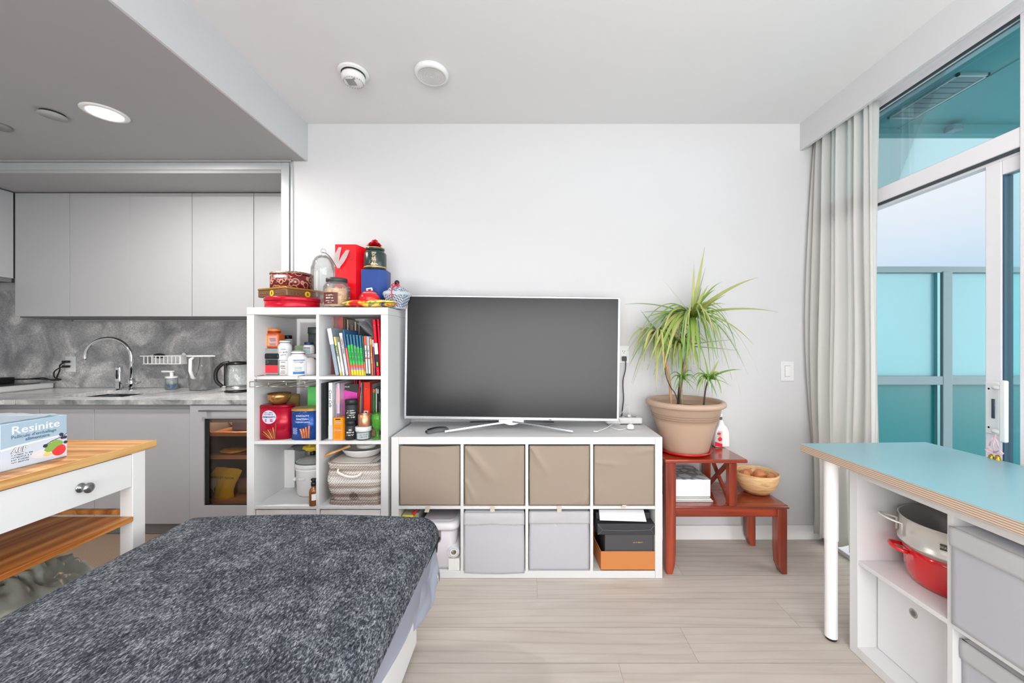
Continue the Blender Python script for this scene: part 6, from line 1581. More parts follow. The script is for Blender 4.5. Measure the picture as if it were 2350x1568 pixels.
# ================================================================== television
def tv():
    y = 2.285; xc = (X(928.5, y)+X(1418.5, y))/2; W = X(1419, y)-X(928, y); zb, zt = Z(964, y), Z(680, y); H = zt-zb
    t = thing('television', 'large flat television with silver bezel on the low white shelf', 'television', (xc, y, SL))
    z0 = zb-SL; b = 0.0115
    m = MB()
    m.box(-W/2, W/2, 0.0, 0.030, z0+0.02, z0+H, 0.004).box(-W/2+0.15, W/2-0.15, 0.03, 0.055, z0+0.05, z0+H*0.7, 0.01)
    def shift(mb): 
        for v in mb.bm.verts: v.co += Vector((xc, y, SL))
        return mb
    root = t
    shift(m).build('back_shell', mat('tv_back', (206, 206, 208), 0.4), root)
    m = MB()
    m.box(-W/2, W/2, -0.008, 0.004, z0+H-b, z0+H, 0.003).box(-W/2, W/2, -0.008, 0.004, z0, z0+b+0.006, 0.003).box(-W/2, -W/2+b, -0.0078, 0.0038, z0+b+0.004, z0+H-b+0.002, 0.001).box(W/2-b, W/2, -0.0078, 0.0038, z0+b+0.004, z0+H-b+0.002, 0.001)
    shift(m).build('bezel', mat('silver_bezel', (196, 198, 202), 0.25, 0.75), root)
    m = MB(); m.box(-W/2+b-0.001, W/2-b+0.001, -0.0035, 0.002, z0+b+0.004, z0+H-b+0.001)
    shift(m).build('screen', mat('tv_screen', (30, 31, 33), 0.2, spec=0.42), root)
    # blade stand: four legs and a neck
    m = MB(); m.box(-0.075, 0.075, -0.006, 0.018, z0-0.012, z0+0.006, 0.003).prism([(-0.06, z0-0.008), (0.06, z0-0.008), (0.045, 0.028), (0.012, 0.018), (-0.012, 0.018), (-0.045, 0.028)], -0.006, 0.016, 'XZ', bev=0.002)
    shift(m).build('stand_neck', mat('silver_bezel'), root)
    def leg(x1, y1, cx_, cy_):
        def P(u):
            a = Vector((cx_*0.1, 0.0, z0-0.010)); c = Vector((cx_, cy_, z0-0.014)); d = Vector((x1, y1, 0.0045))
            return a*(1-u)**2+c*2*u*(1-u)+d*u*u
        mm = MB(); n = 20; L = []
        for i in range(n+1):
            u = i/n; p = P(u); w_ = 0.017-0.007*u
            tdir = (P(min(1, u+0.01))-P(max(0, u-0.01))).normalized(); side = tdir.cross(Vector((0, 0, 1))).normalized()
            L.append((p, side*w_*0.5))
        def V(i, s, h): p, s_ = L[i]; return mm.bm.verts.new(p+s_*s+Vector((0, 0, h)))
        R = [[V(i, -1, -0.004), V(i, 1, -0.004), V(i, 0.8, 0.005), V(i, -0.8, 0.005)] for i in range(n+1)]
        for a, b_ in zip(R, R[1:]):
            for k in range(4): l = (k+1) % 4; mm.bm.faces.new((a[k], a[l], b_[l], b_[k]))
        mm.bm.faces.new(R[0]); mm.bm.faces.new(list(reversed(R[-1])))
        return shift(mm)
    st = mat('stand_silver', (176, 178, 182), 0.2, 0.9)
    yF = 2.185-y
    leg(X(1021, 2.185)-xc, yF, -0.08, -0.02).build('stand_leg', st, root); leg(X(1315, 2.185)-xc, yF, 0.08, -0.02).build('stand_leg', st, root)
    stb = mat('stand_dark', (84, 86, 90), 0.3, 0.6)
    leg(X(1080, 2.44)-xc, 2.44-y, -0.08, 0.02).build('stand_leg', stb, root, 'dark rear stand leg'); leg(X(1270, 2.44)-xc, 2.44-y, 0.08, 0.02).build('stand_leg', stb, root, 'dark rear stand leg')
    text('SAMSUNG', 0.0001, front(xc, y, SL+z0+0.01), INK, root) if False else None
    MB().box(xc+0.22, xc+0.235, y-0.0092, y-0.0075, SL+z0+0.004, SL+z0+0.007).build('power_light', m_dark, root)
    # the set itself tilts a little (clockwise)
    for ch in root.children:
        if ch.name.split('.')[0] in ('back_shell', 'bezel', 'screen', 'power_light'): ch.rotation_euler = (0, math.radians(0.72), 0)
tv()
def remote():
    t = thing('remote_control', 'black and grey curved remote control on the shelf in front of the television', 'remote', (0, 0, 0))
    m = MB()
    def fn(sg):
        def f(u, v): return Vector(((v-0.5)*0.036*(1-0.15*math.sin(PI*u)), -0.065+0.13*u, 0.001+0.008*math.sin(PI*u)+ (0.014*math.sin(PI*v)**0.5 if sg > 0 else 0)))
        return f
    m.grid(fn(1), 16, 8).grid(fn(-1), 16, 8); m.build('shell', mat('remote_grey', (96, 100, 104), 0.3, 0.4), t)
    m = MB(); m.grid(lambda u, v: Vector(((v-0.5)*0.022, -0.058+0.116*u, 0.0165+0.008*math.sin(PI*(0.05+0.9*u))+0.001)), 16, 4, thick=0.002); m.build('keypad', m_black, t)
    t.location = (X(1003, 2.20), 2.20, SL); t.rotation_euler = (0, 0, math.radians(-52))
remote()
def power_strip():
    y = 2.40; x0, x1 = X(1392, y), X(1475, y)
    t = thing('power_strip', 'white power strip lying behind the television at the shelf end', 'power strip', ((x0+x1)/2, y+0.03, SL))
    MB().box(x0, x1, y, y+0.055, SL, SL+0.038, 0.008, 0, 3).build('housing', m_whitep, t)
    m = MB()
    for k in range(4): m.box(x0+0.03+k*0.045, x0+0.055+k*0.045, y+0.016, y+0.04, SL+0.0382, SL+0.0392)
    m.build('sockets', mat('socket_grey', (150, 152, 156), 0.5), t)
    yb = 2.27; t = thing('charger', 'white cube phone charger with cable on the low shelf', 'charger', (X(1447, yb), yb, SL))
    x = X(1447, yb)
    MB().lathe([(0, 0), (0.020, 0), (0.022, 0.004), (0.020, 0.020), (0.012, 0.027), (0, 0.028)], (x, yb, SL), 22, sy=0.8).box(x-0.006, x-0.004, yb-0.003, yb+0.003, SL+0.027, SL+0.038).box(x+0.003, x+0.005, yb-0.003, yb+0.003, SL+0.027, SL+0.038).build('plug', m_whitep, t)
    def sp(px, py, d, dz=0): return (X(px, d), d, max(SL+0.0025, Z(py, d))+dz)
    MB().tube(cv([sp(1436, 988, 2.26), sp(1418, 986, 2.24), sp(1400, 978, 2.30), sp(1409, 972, 2.34), sp(1392, 982, 2.24), sp(1372, 990, 2.19)], 8), 0.0016, 6).box(X(1367, 2.19)-0.012, X(1372, 2.19), 2.186, 2.194, SL+0.0005, SL+0.006, 0.001).build('cable', m_whitep, t)
    t = thing('electric_lead', 'black power cord running from the wall outlet down behind the television', 'cord', (X(1432, 2.5), 2.50, SL))
    def wp(px, py, d=2.495): return (X(px, d), d, Z(py, d))
    MB().tube(cv([wp(1434, 824), wp(1436, 832), wp(1435, 850), wp(1430, 872), wp(1430, 895), wp(1431, 915), wp(1428.5, 940), wp(1427, 955), (X(1427, 2.47), 2.47, SL+0.045)], 8), 0.0032, 8).build('cable', mat('cable_black', (30, 30, 34), 0.5), t)
    MB().box(X(1426, WY), X(1436, WY), WY-0.03, WY-0.0082, Z(828, WY), Z(818, WY), 0.003).build('plug', mat('plug_dark', (50, 50, 54), 0.4), t)
    t = thing('charging_lead', 'thin white looped cord rising from the power strip', 'cord', (X(1440, 2.45), 2.45, SL))
    MB().tube(cv([sp(1443, 962, 2.43), sp(1445, 945, 2.45), sp(1443, 932, 2.46), sp(1435, 938, 2.46), sp(1425, 950, 2.45), sp(1420, 958, 2.42), sp(1424, 972, 2.34), sp(1415, 974, 2.33), sp(1396, 974, 2.34)], 8), 0.0014, 6).box(X(1440, 2.43), X(1447, 2.43), 2.425, 2.44, SL+0.0395, SL+0.052, 0.002).build('cable', m_whitep, t)
power_strip()
# ================================================================== plant stand
cherry = wood_mat('cherry_wood', (108, 38, 20), (136, 50, 28), (162, 66, 38), 'Z', 0.7, 0.28, 0.5, 0.02)
cherryx = wood_mat('cherry_wood_x', (112, 40, 20), (136, 50, 28), (156, 62, 36), 'X', 0.7, 0.22, 0.6, 0.02)
def plant_stand():
    y0 = 2.127; x0, x1 = X(1527, y0), X(1813, y0); xm = X(1717, y0); y1 = y0+0.355
    zl0, zl1 = Z(1169.5, y0), Z(1162.5, y0); zu0, zu1 = Z(1064, y0), Z(1055.5, y0)
    t = thing('step_stand', 'two-tier glossy cherry red wooden plant stand with crossed side braces', 'stand', ((x0+x1)/2, y0+0.18, 0))
    def board(a, b, c, d, e, f, nm): MB().box(a, b, c, d, e, f, 0.006, 0, 3).build(nm, cherryx, t)
    board(x0, xm, y0, y1, zu0, zu1, 'upper_shelf'); board(X(1549.5, y0), x1, y0, y1, zl0, zl1, 'lower_shelf')
    lw = 0.050
    def leg(xa, xb, ya, yb, ztop, flip):
        """flip: +1 toe narrows from the left, -1 from the right"""
        m = MB(); P = [(xa, ztop), (xb, ztop), (xb, 0.12), (xb-0.002 if flip > 0 else xb-0.016, 0.0005), (xa+0.018 if flip > 0 else xa+0.006, 0.0005), (xa, 0.10)]
        if flip > 0: P = [(xa, ztop), (xb, ztop), (xb, 0.0005), (xa+0.026, 0.0005), (xa+0.006, 0.05), (xa, 0.13)]
        else: P = [(xa, ztop), (xb, ztop), (xb, 0.11), (xb-0.006, 0.05), (xb-0.020, 0.0005), (xa+0.006, 0.0005), (xa+0.001, 0.03), (xa, 0.06)]
        m.prism(P, ya, yb, 'XZ', bev=0.0015); m.build('leg', cherry, t)
    e = 0.004
    leg(x0+0.004, x0+0.004+lw+0.006, y0+e, y0+e+lw, zu0-0.0005, -1); leg(x0+0.004, x0+0.004+lw, y1-e-lw, y1-e, zu0-0.0005, -1)
    leg(X(1791, y0)-0.012, X(1808, y0), y0+e, y0+e+lw, zl0-0.0005, 1); leg(X(1791, y0)-0.012, X(1808, y0), y1-e-lw, y1-e, zl0-0.0005, 1)
    # upper posts on the lower shelf
    xa, xb = X(1675, y0+e), X(1691.5, y0+e)
    for ya in (y0+e, y1-e-lw*0.8): MB().box(xa-0.002, xb, ya, ya+lw*0.8, zl1, zu0-0.0005, 0.0015).build('post', cherry, t)
    # aprons and braces
    MB().box(x0+0.062, x1-0.06, y0+0.012, y0+0.030, zl0-0.046, zl0-0.0005, 0.001).build('apron', cherryx, t)
    MB().box(x0+0.055, x1-0.06, y1-0.03, y1-0.012, zl0-0.046, zl0-0.0005, 0.001).build('apron', cherryx, t)
    MB().box(x1-0.045, x1-0.027, y0+0.055, y1-0.055, zl0-0.046, zl0-0.0005, 0.001).build('apron', cherryx, t)
    for (xx) in ((xa+xb)/2-0.008, x0+0.025):
        za, zb = zl1+0.002, zu0-0.002; ya, yb = y0+0.045, y1-0.045
        for k, (p, q) in enumerate((((ya, za), (yb, zb)), ((ya, zb), (yb, za)))):
            m = MB(); dy, dz = q[0]-p[0], q[1]-p[1]; L = math.hypot(dy, dz); ny, nz_ = -dz/L*0.011, dy/L*0.011
            o_ = 0.0006*k
            m.prism([(p[0]+ny, p[1]+nz_), (q[0]+ny, q[1]+nz_), (q[0]-ny, q[1]-nz_), (p[0]-ny, p[1]-nz_)], xx+o_, xx+0.014+o_, 'YZ'); m.build('brace', cherry, t)
    return x0, x1, y0, y1, zl1, zu1
SX0, SX1, SY0, SY1, ZLS, ZUS = plant_stand()
def pot():
    yc = 2.315; xc = X(1572, 2.28)+0.005; z0 = ZUS+0.0005
    t = thing('saucer', 'red plastic saucer under the big tan plant pot', 'saucer', (xc, yc-0.02, z0))
    yc -= 0.02
    MB().lathe([(0, 0), (0.125, 0), (0.140, 0.006), (0.151, 0.020), (0.147, 0.020), (0.136, 0.009), (0.12, 0.005), (0, 0.004)], (xc-0.003, yc, z0), 56).build('dish', mat('saucer_red', (196, 32, 20), 0.3), t)
    zp = z0+0.0055; h = 0.300
    t = thing('plant_pot', 'big tan plastic plant pot with rolled rim on the red saucer', 'plant pot', (xc, yc, zp))
    pm = mat('tan_plastic', (180, 153, 133), 0.42)
    R = 0.220
    MB().lathe([(0, 0), (0.122, 0), (0.128, 0.008), (0.170, h*0.58), (0.180, h*0.66), (0.184, h*0.665), (0.187, h*0.74), (0.190, h*0.745), (0.196, h*0.86), (0.199, h*0.87), (0.201, h*0.90), (0.192, h*0.90), (0.15, h*0.80), (0, h*0.78)], (xc, yc, zp), 64).build('pot_body', pm, t)
    MB().lathe([(0.199, h*0.885), (0.212, h*0.885), (0.222, h*0.91), (0.224, h*0.95), (0.218, h*0.985), (0.206, h), (0.197, h*0.99), (0.193, h*0.95), (0.190, h*0.80)], (xc, yc, zp), 64).build('rim', pm, t)
    m = MB()
    for zz, rr in ((0.665, 0.1835), (0.745, 0.1895), (0.70, 0.1853)): m.lathe([(rr, h*zz-0.001), (rr+0.0015, h*zz), (rr, h*zz+0.001)], (xc, yc, zp), 64)
    m.build('grooves', mat('tan_line', (120, 92, 76), 0.6), t)
    MB().lathe([(0, h*0.835), (0.10, h*0.84), (0.187, h*0.825)], (xc, yc, zp), 40).build('soil', mat('soil', (74, 62, 54), 0.95, bump=1.0, bscale=90, var=0.4, vscale=60), t)
    return xc, yc, zp+h*0.835
PX, PY, PZ = pot()
def dracaena():
    t = thing('dracaena', 'spiky green dragon tree with long arching strap leaves in the tan pot', 'plant', (PX, PY, PZ))
    mm, n, b, o_ = node_mat('strap_leaf')
    at = n.nodes.new('ShaderNodeAttribute'); at.attribute_name = 'leaf'; sp = n.nodes.new('ShaderNodeSeparateColor'); n.links.new(at.outputs['Color'], sp.inputs[0])
    r = ramp(n, [(0.0, (196, 192, 124)), (0.25, (128, 172, 66)), (0.5, (104, 158, 84)), (1.0, (206, 206, 188)), (0.75, (158, 168, 128))], sp.outputs[0])
    r2 = ramp(n, [(0.0, (180, 196, 130)), (0.16, (255, 255, 255)), (0.86, (255, 255, 255)), (1.0, (150, 110, 96))], sp.outputs[1])
    mu = n.nodes.new('ShaderNodeMixRGB'); mu.blend_type = 'MULTIPLY'; mu.inputs[0].default_value = 1; n.links.new(r.outputs[0], mu.inputs[1]); n.links.new(r2.outputs[0], mu.inputs[2])
    rl = ramp(n, [(0.0, (150, 110, 110)), (0.15, (255, 255, 255))], sp.outputs[2]); m3 = n.nodes.new('ShaderNodeMixRGB'); m3.blend_type = 'MULTIPLY'; m3.inputs[0].default_value = 1
    n.links.new(mu.outputs[0], m3.inputs[1]); n.links.new(rl.outputs[0], m3.inputs[2]); n.links.new(m3.outputs[0], b.inputs['Base Color']); b.inputs['Roughness'].default_value = 0.42
    tl = n.nodes.new('ShaderNodeBsdfTranslucent'); n.links.new(m3.outputs[0], tl.inputs[0]); mx_ = n.nodes.new('ShaderNodeMixShader'); mx_.inputs[0].default_value = 0.3
    n.links.new(b.outputs[0], mx_.inputs[1]); n.links.new(tl.outputs[0], mx_.inputs[2]); n.links.new(mx_.outputs[0], o_.inputs[0])
    rnd = random.Random(12)
    def leaf(bm, lay, base, c1, c2, tip, w_, tone):
        n_ = 14; rows = []
        base, c1, c2, tip = map(Vector, (base, c1, c2, tip))
        for i in range(n_+1):
            u = i/n_; p = base*(1-u)**3+c1*3*u*(1-u)**2+c2*3*u*u*(1-u)+tip*u**3
            d = (c1-base)*3*(1-u)**2+(c2-c1)*6*u*(1-u)+(tip-c2)*3*u*u; d = d.normalized() if d.length else Vector((0, 0, 1))
            up = Vector((0, -0.6, 0.8)); s = d.cross(up); s = s.normalized() if s.length > 1e-4 else Vector((1, 0, 0)); nn = s.cross(d)
            ww = w_*min(1, (0.55+2.2*u))*max(0.04, (1-u**2.2))
            rows.append((bm.verts.new(p-s*ww+nn*ww*0.25), bm.verts.new(p), bm.verts.new(p+s*ww+nn*ww*0.25)))
        for i, (a, b_) in enumerate(zip(rows, rows[1:])):
            for k in (0, 1):
                f = bm.faces.new((a[k], a[k+1], b_[k+1], b_[k])); f.smooth = True
                for l in f.loops:
                    uu = (i+1 if l.vert in b_ else i)/n_; edge = 1.0 if l.vert in (a[1], b_[1]) else 0.0
                    l[lay] = (tone, uu, edge, 1)
    def crown(c, specific, nrand, Lr, name, spread=1.0, w_=0.011, up=0.35, droop=0.9, tone0=(0.1, 0.9)):
        bm = bmesh.new(); lay = bm.loops.layers.color.new('leaf'); c = Vector(c)
        for (tx_, ty_, dd, bow, tone, ww) in specific:
            d = c.y+dd; tip = Vector((X(tx_, d), d, Z(ty_, d))); v = tip-c; L = v.length
            c1 = c+v*0.33+Vector((0, 0, L*bow)); c2 = c+v*0.70+Vector((0, 0, L*bow*0.9)); leaf(bm, lay, c, c1, c2, tip, ww, tone)
        for i in range(nrand):
            a = i*2.39996+rnd.uniform(-0.3, 0.3); u = (i+0.5)/nrand; L = rnd.uniform(*Lr)
            el = up*(1-u)+(-0.25)*u+rnd.uniform(-0.15, 0.15)
            hd = Vector((math.cos(a), math.sin(a)*0.75, 0))*spread; s = c+Vector((0, 0, -0.05*u*L))+hd*0.008
            out = L*(0.48+0.36*(1-u))*rnd.uniform(0.55, 1.15)
            tip = s+hd*out+Vector((0, 0, -L*droop*(0.30+0.65*u)*rnd.uniform(0.55, 1.1)+L*el*0.5))
            tip.y = min(tip.y, WY-0.02)
            c1 = s+hd*out*0.35+Vector((0, 0, L*(0.28+el*0.5))); c2 = s+hd*out*0.85+Vector((0, 0, L*(0.06+el*0.25)))
            c2.y = min(c2.y, WY-0.02)
            leaf(bm, lay, s, c1, c2, tip, w_*rnd.uniform(0.7, 1.1), rnd.uniform(*tone0))
        for v in bm.verts: v.co.y = min(v.co.y, WY-0.01)
        off = wloc(t)
        for v in bm.verts: v.co -= off
        me = bpy.data.meshes.new(name); bm.to_mesh(me); bm.free(); me.materials.append(mm)
        o = bpy.data.objects.new(name, me); COL.objects.link(o); o.parent = t
    D = PY
    c0 = (X(1588, D), D, Z(727, D))
    S = [(1617, 568, 0, 0.0, 0.3, 0.011), (1593, 606, -0.01, -0.01, 0.22, 0.010), (1619, 614, 0.02, 0.0, 0.9, 0.006), (1625, 655, 0.0, 0.04, 0.35, 0.011), (1642, 665, 0.03, 0.16, 0.6, 0.008), (1657, 647, 0.05, 0.16, 0.5, 0.007), (1610, 660, 0.04, 0.05, 0.8, 0.009),
         (1740, 637, -0.02, 0.10, 0.25, 0.014), (1787, 717, -0.04, 0.09, 0.35, 0.013), (1665, 698, 0.05, 0.16, 0.35, 0.009), (1664, 677, 0.03, 0.04, 0.45, 0.008),
         (1520, 641, 0.0, 0.02, 1.0, 0.006), (1433, 699, -0.03, 0.10, 0.8, 0.009), (1478, 716, 0.04, 0.06, 0.9, 0.008), (1480, 730, -0.05, 0.13, 0.5, 0.011), (1527, 735, -0.08, 0.40, 0.4, 0.012), (1470, 718, 0.05, 0.08, 0.8, 0.007),
         (1730, 792, -0.05, 0.22, 0.35, 0.012), (1708, 842, -0.02, 0.32, 0.8, 0.010), (1740, 855, 0.02, 0.38, 1.0, 0.008), (1716, 860, 0.04, 0.36, 1.0, 0.008), (1697, 785, 0.06, 0.25, 0.7, 0.009),
         (1645, 825, -0.12, 0.38, 0.5, 0.014), (1680, 872, -0.09, 0.42, 0.9, 0.010), (1592, 838, -0.14, 0.28, 0.45, 0.015), (1608, 850, -0.12, 0.33, 0.5, 0.013), (1575, 850, -0.13, 0.28, 0.6, 0.012),
         (1500, 862, -0.10, 0.42, 0.45, 0.014), (1485, 850, -0.08, 0.42, 0.35, 0.013), (1450, 818, -0.04, 0.36, 0.8, 0.010), (1440, 806, 0.0, 0.34, 0.9, 0.009), (1452, 882, -0.02, 0.42, 0.9, 0.009), (1518, 868, -0.12, 0.4, 0.3, 0.012), (1700, 905, 0.0, 0.42, 1.0, 0.007)]
    crown(c0, S, 44, (0.30, 0.44), 'main_foliage', 1.0, 0.0085, 0.25, 0.95)
    c1 = (X(1512, D+0.03), D+0.03, Z(772, D+0.03))
    S1_ = [(1461, 750, 0, 0.02, 0.4, 0.011), (1470, 712, 0.02, 0.02, 0.8, 0.007), (1444, 840, -0.04, 0.3, 0.8, 0.009), (1506, 900, -0.06, 0.30, 0.15, 0.012), (1450, 878, 0, 0.34, 0.9, 0.008), (1520, 730, 0.0, 0.05, 0.5, 0.008), (1540, 742, 0, 0.1, 0.7, 0.008)]
    crown(c1, S1_, 36, (0.20, 0.33), 'left_foliage', 0.95, 0.010, 0.4, 0.9, (0.05, 0.6))
    c2 = (X(1562, D+0.05), D+0.05, Z(795, D+0.05))
    crown(c2, [(1700, 806, 0.0, 0.02, 0.9, 0.006), (1684, 780, 0.0, 0.02, 0.9, 0.006)], 40, (0.20, 0.32), 'middle_foliage', 0.9, 0.010, 0.5, 0.85, (0.1, 0.7))
    c3 = (X(1626, D-0.03), D-0.03, Z(870, D-0.03))
    crown(c3, [(1650, 826, 0, 0.0, 0.4, 0.008), (1618, 822, 0, 0.0, 0.5, 0.008), (1703, 849, 0, 0.12, 0.6, 0.008), (1680, 888, 0, 0.12, 0.9, 0.006), (1646, 912, 0, 0.1, 0.8, 0.008), (1600, 840, 0, 0.02, 0.6, 0.008)], 16, (0.10, 0.16), 'small_foliage', 1.0, 0.0065, 0.5, 0.8, (0.3, 0.9))
    c4 = (X(1565, D-0.05), D-0.05, Z(866, D-0.05))
    crown(c4, [(1605, 890, 0, 0.1, 0.9, 0.005), (1593, 897, 0, 0.1, 0.7, 0.006), (1548, 900, 0, 0.1, 0.7, 0.005)], 14, (0.08, 0.15), 'low_foliage', 1.0, 0.005, 0.5, 0.6, (0.5, 1.0))
    bark = mat('bark', (150, 128, 104), 0.85, bump=0.6, bscale=120, var=0.3, vscale=50); dark = mat('stem_dark', (74, 60, 54), 0.8)
    def stem(pts, r, m_, nm='stem'):
        MB().tube(cv([(X(a, D+dd), D+dd, (PZ-0.004 if b_ == 0 else Z(b_, D+dd))) for a, b_, dd in pts]), r, 8).build(nm, m_, t)
    stem([(1566, 0, 0.0), (1562, 890, 0), (1570, 850, 0), (1578, 800, 0), (1586, 760, 0), (1588, 727, 0)], 0.0105, bark)
    stem([(1541, 0, -0.02), (1537, 880, 0.0), (1529, 835, 0.02), (1520, 800, 0.03), (1512, 774, 0.03)], 0.008, mat('stem_tan', (176, 132, 96), 0.7))
    stem([(1555, 0, 0.03), (1560, 880, 0.04), (1566, 840, 0.05), (1562, 797, 0.05)], 0.007, dark)
    stem([(1614, 0, -0.03), (1619, 895, -0.03), (1626, 871, -0.03)], 0.005, dark)
    stem([(1557, 0, -0.03), (1562, 893, -0.05), (1565, 868, -0.05)], 0.004, dark)
    stem([(1560, 0, -0.02), (1550, 905, -0.02), (1540, 890, -0.02), (1530, 868, -0.01), (1526, 845, 0.0)], 0.003, dark)
    m = MB(); m.ball((X(1561, D-0.02), D-0.02, Z(885, D-0.02)), 0.014, 12, 0, 0.8, 0.7, 1.3); m.build('stem_knot', bark, t)
dracaena()
def spray_cleaner():
    y = 2.40; xc = X(1650, y); z0 = ZUS+0.0005
    t = thing('cleaner_bottle', 'white trigger cleaner bottle with red apple label behind the plant pot', 'bottle', (xc, y, z0))
    h = Z(977, y)-z0; m = MB()
    m.prism([(xc-0.036, z0), (xc+0.050, z0), (xc+0.054, z0+0.01), (xc+0.052, z0+h*0.7), (xc+0.040, z0+h*0.95), (xc+0.022, z0+h*1.08), (xc+0.014, z0+h*1.3), (xc-0.008, z0+h*1.3), (xc-0.014, z0+h*1.05), (xc-0.030, z0+h*0.8), (xc-0.038, z0+h*0.3)], y-0.028, y+0.028, 'XZ', bev=0.008, smooth=True)
    m.build('bottle', mat('bottle_white2', (236, 236, 236), 0.35), t)
    MB().box(xc-0.010, xc+0.014, y-0.014, y+0.014, z0+h*1.3, z0+h*1.42, 0.002).build('neck_ring', mat('neck_dark', (90, 80, 78), 0.5), t)
    MB().box(xc-0.045, xc+0.018, y-0.014, y+0.014, z0+h*1.42, z0+h*1.58, 0.006).prism([(xc-0.030, z0+h*1.42), (xc-0.020, z0+h*1.42), (xc-0.024, z0+h*1.15), (xc-0.032, z0+h*1.15)], y-0.006, y+0.006, 'XZ').build('trigger_head', mat('bottle_white2'), t)
    l = MB().prism([(xc-0.036, z0+0.012), (xc+0.006, z0+0.006), (xc+0.006, z0+h*0.78), (xc-0.018, z0+h*0.8), (xc-0.032, z0+h*0.5)], y-0.0295, y-0.028, 'XZ').build('label', mat('label_silver', (196, 190, 188), 0.5), t)
    MB().prism([(xc-0.037, z0+0.010), (xc+0.006, z0+0.004), (xc+0.006, z0+0.022), (xc-0.037, z0+0.036)], y-0.0305, y-0.0288, 'XZ').build('red_stripe', mat('label_scarlet', (220, 16, 40), 0.5), l)
    MB().ball((xc-0.008, y-0.030, z0+h*0.40), 0.013, 14, 0, 1, 0.12, 1).box(xc-0.009, xc-0.007, y-0.0306, y-0.0296, z0+h*0.48, z0+h*0.60).build('apple_print', mat('label_scarlet'), l)
    MB().ball((xc-0.014, y-0.030, z0+h*0.66), 0.010, 12, 0, 1.2, 0.12, 0.8).build('red_print', mat('print_red', (190, 70, 60), 0.5), l)
spray_cleaner()
def puzzle_box():
    y0 = 2.20; x0, x1 = X(1551, y0), X(1630.5, y0); z0 = ZLS+0.024; z1 = Z(1101, y0)
    t = thing('printed_box', 'white box with grey stone pattern print on its lid, inside the plant stand', 'box', ((x0+x1)/2, y0+0.1, z0))
    y1 = 2.44
    MB().box(x0-0.01, x1, y0, y1, z0, z1-0.001, 0.0015).build('carton', mat('carton_bright', (236, 238, 242), 0.5), t)
    mm, n, b, o_ = node_mat('stone_print'); tc = n.nodes.new('ShaderNodeTexCoord'); v = n.nodes.new('ShaderNodeTexVoronoi'); v.feature = 'DISTANCE_TO_EDGE'; v.inputs['Scale'].default_value = 17; n.links.new(tc.outputs['Object'], v.inputs['Vector'])
    r = ramp(n, [(0.0, (150, 156, 160)), (0.16, (214, 218, 222)), (0.08, (140, 146, 150))], v.outputs['Distance']); n.links.new(r.outputs[0], b.inputs['Base Color'])
    MB().box(x0-0.01, x1, y0, y1, z1-0.001, z1+0.001).build('lid_print', mm, t)
    ms = ['bottom sheet of the paper pile under the white printed box', 'middle sheet of the paper pile under the white printed box', 'top booklet of the paper pile under the white printed box']
    for k in range(3):
        tag(MB().box(x0-0.012+0.004*k, x1+0.008-0.006*k, y0-0.016+0.006*k, y0+0.2, ZLS+0.001+0.0075*k, ZLS+0.007+0.0075*k, 0.001).build('magazine', mat('magazine_%d' % k, [(214, 216, 210), (226, 228, 230), (196, 204, 196)][k], 0.6)), ms[k], 'magazine', 'papers under the printed box')
puzzle_box()
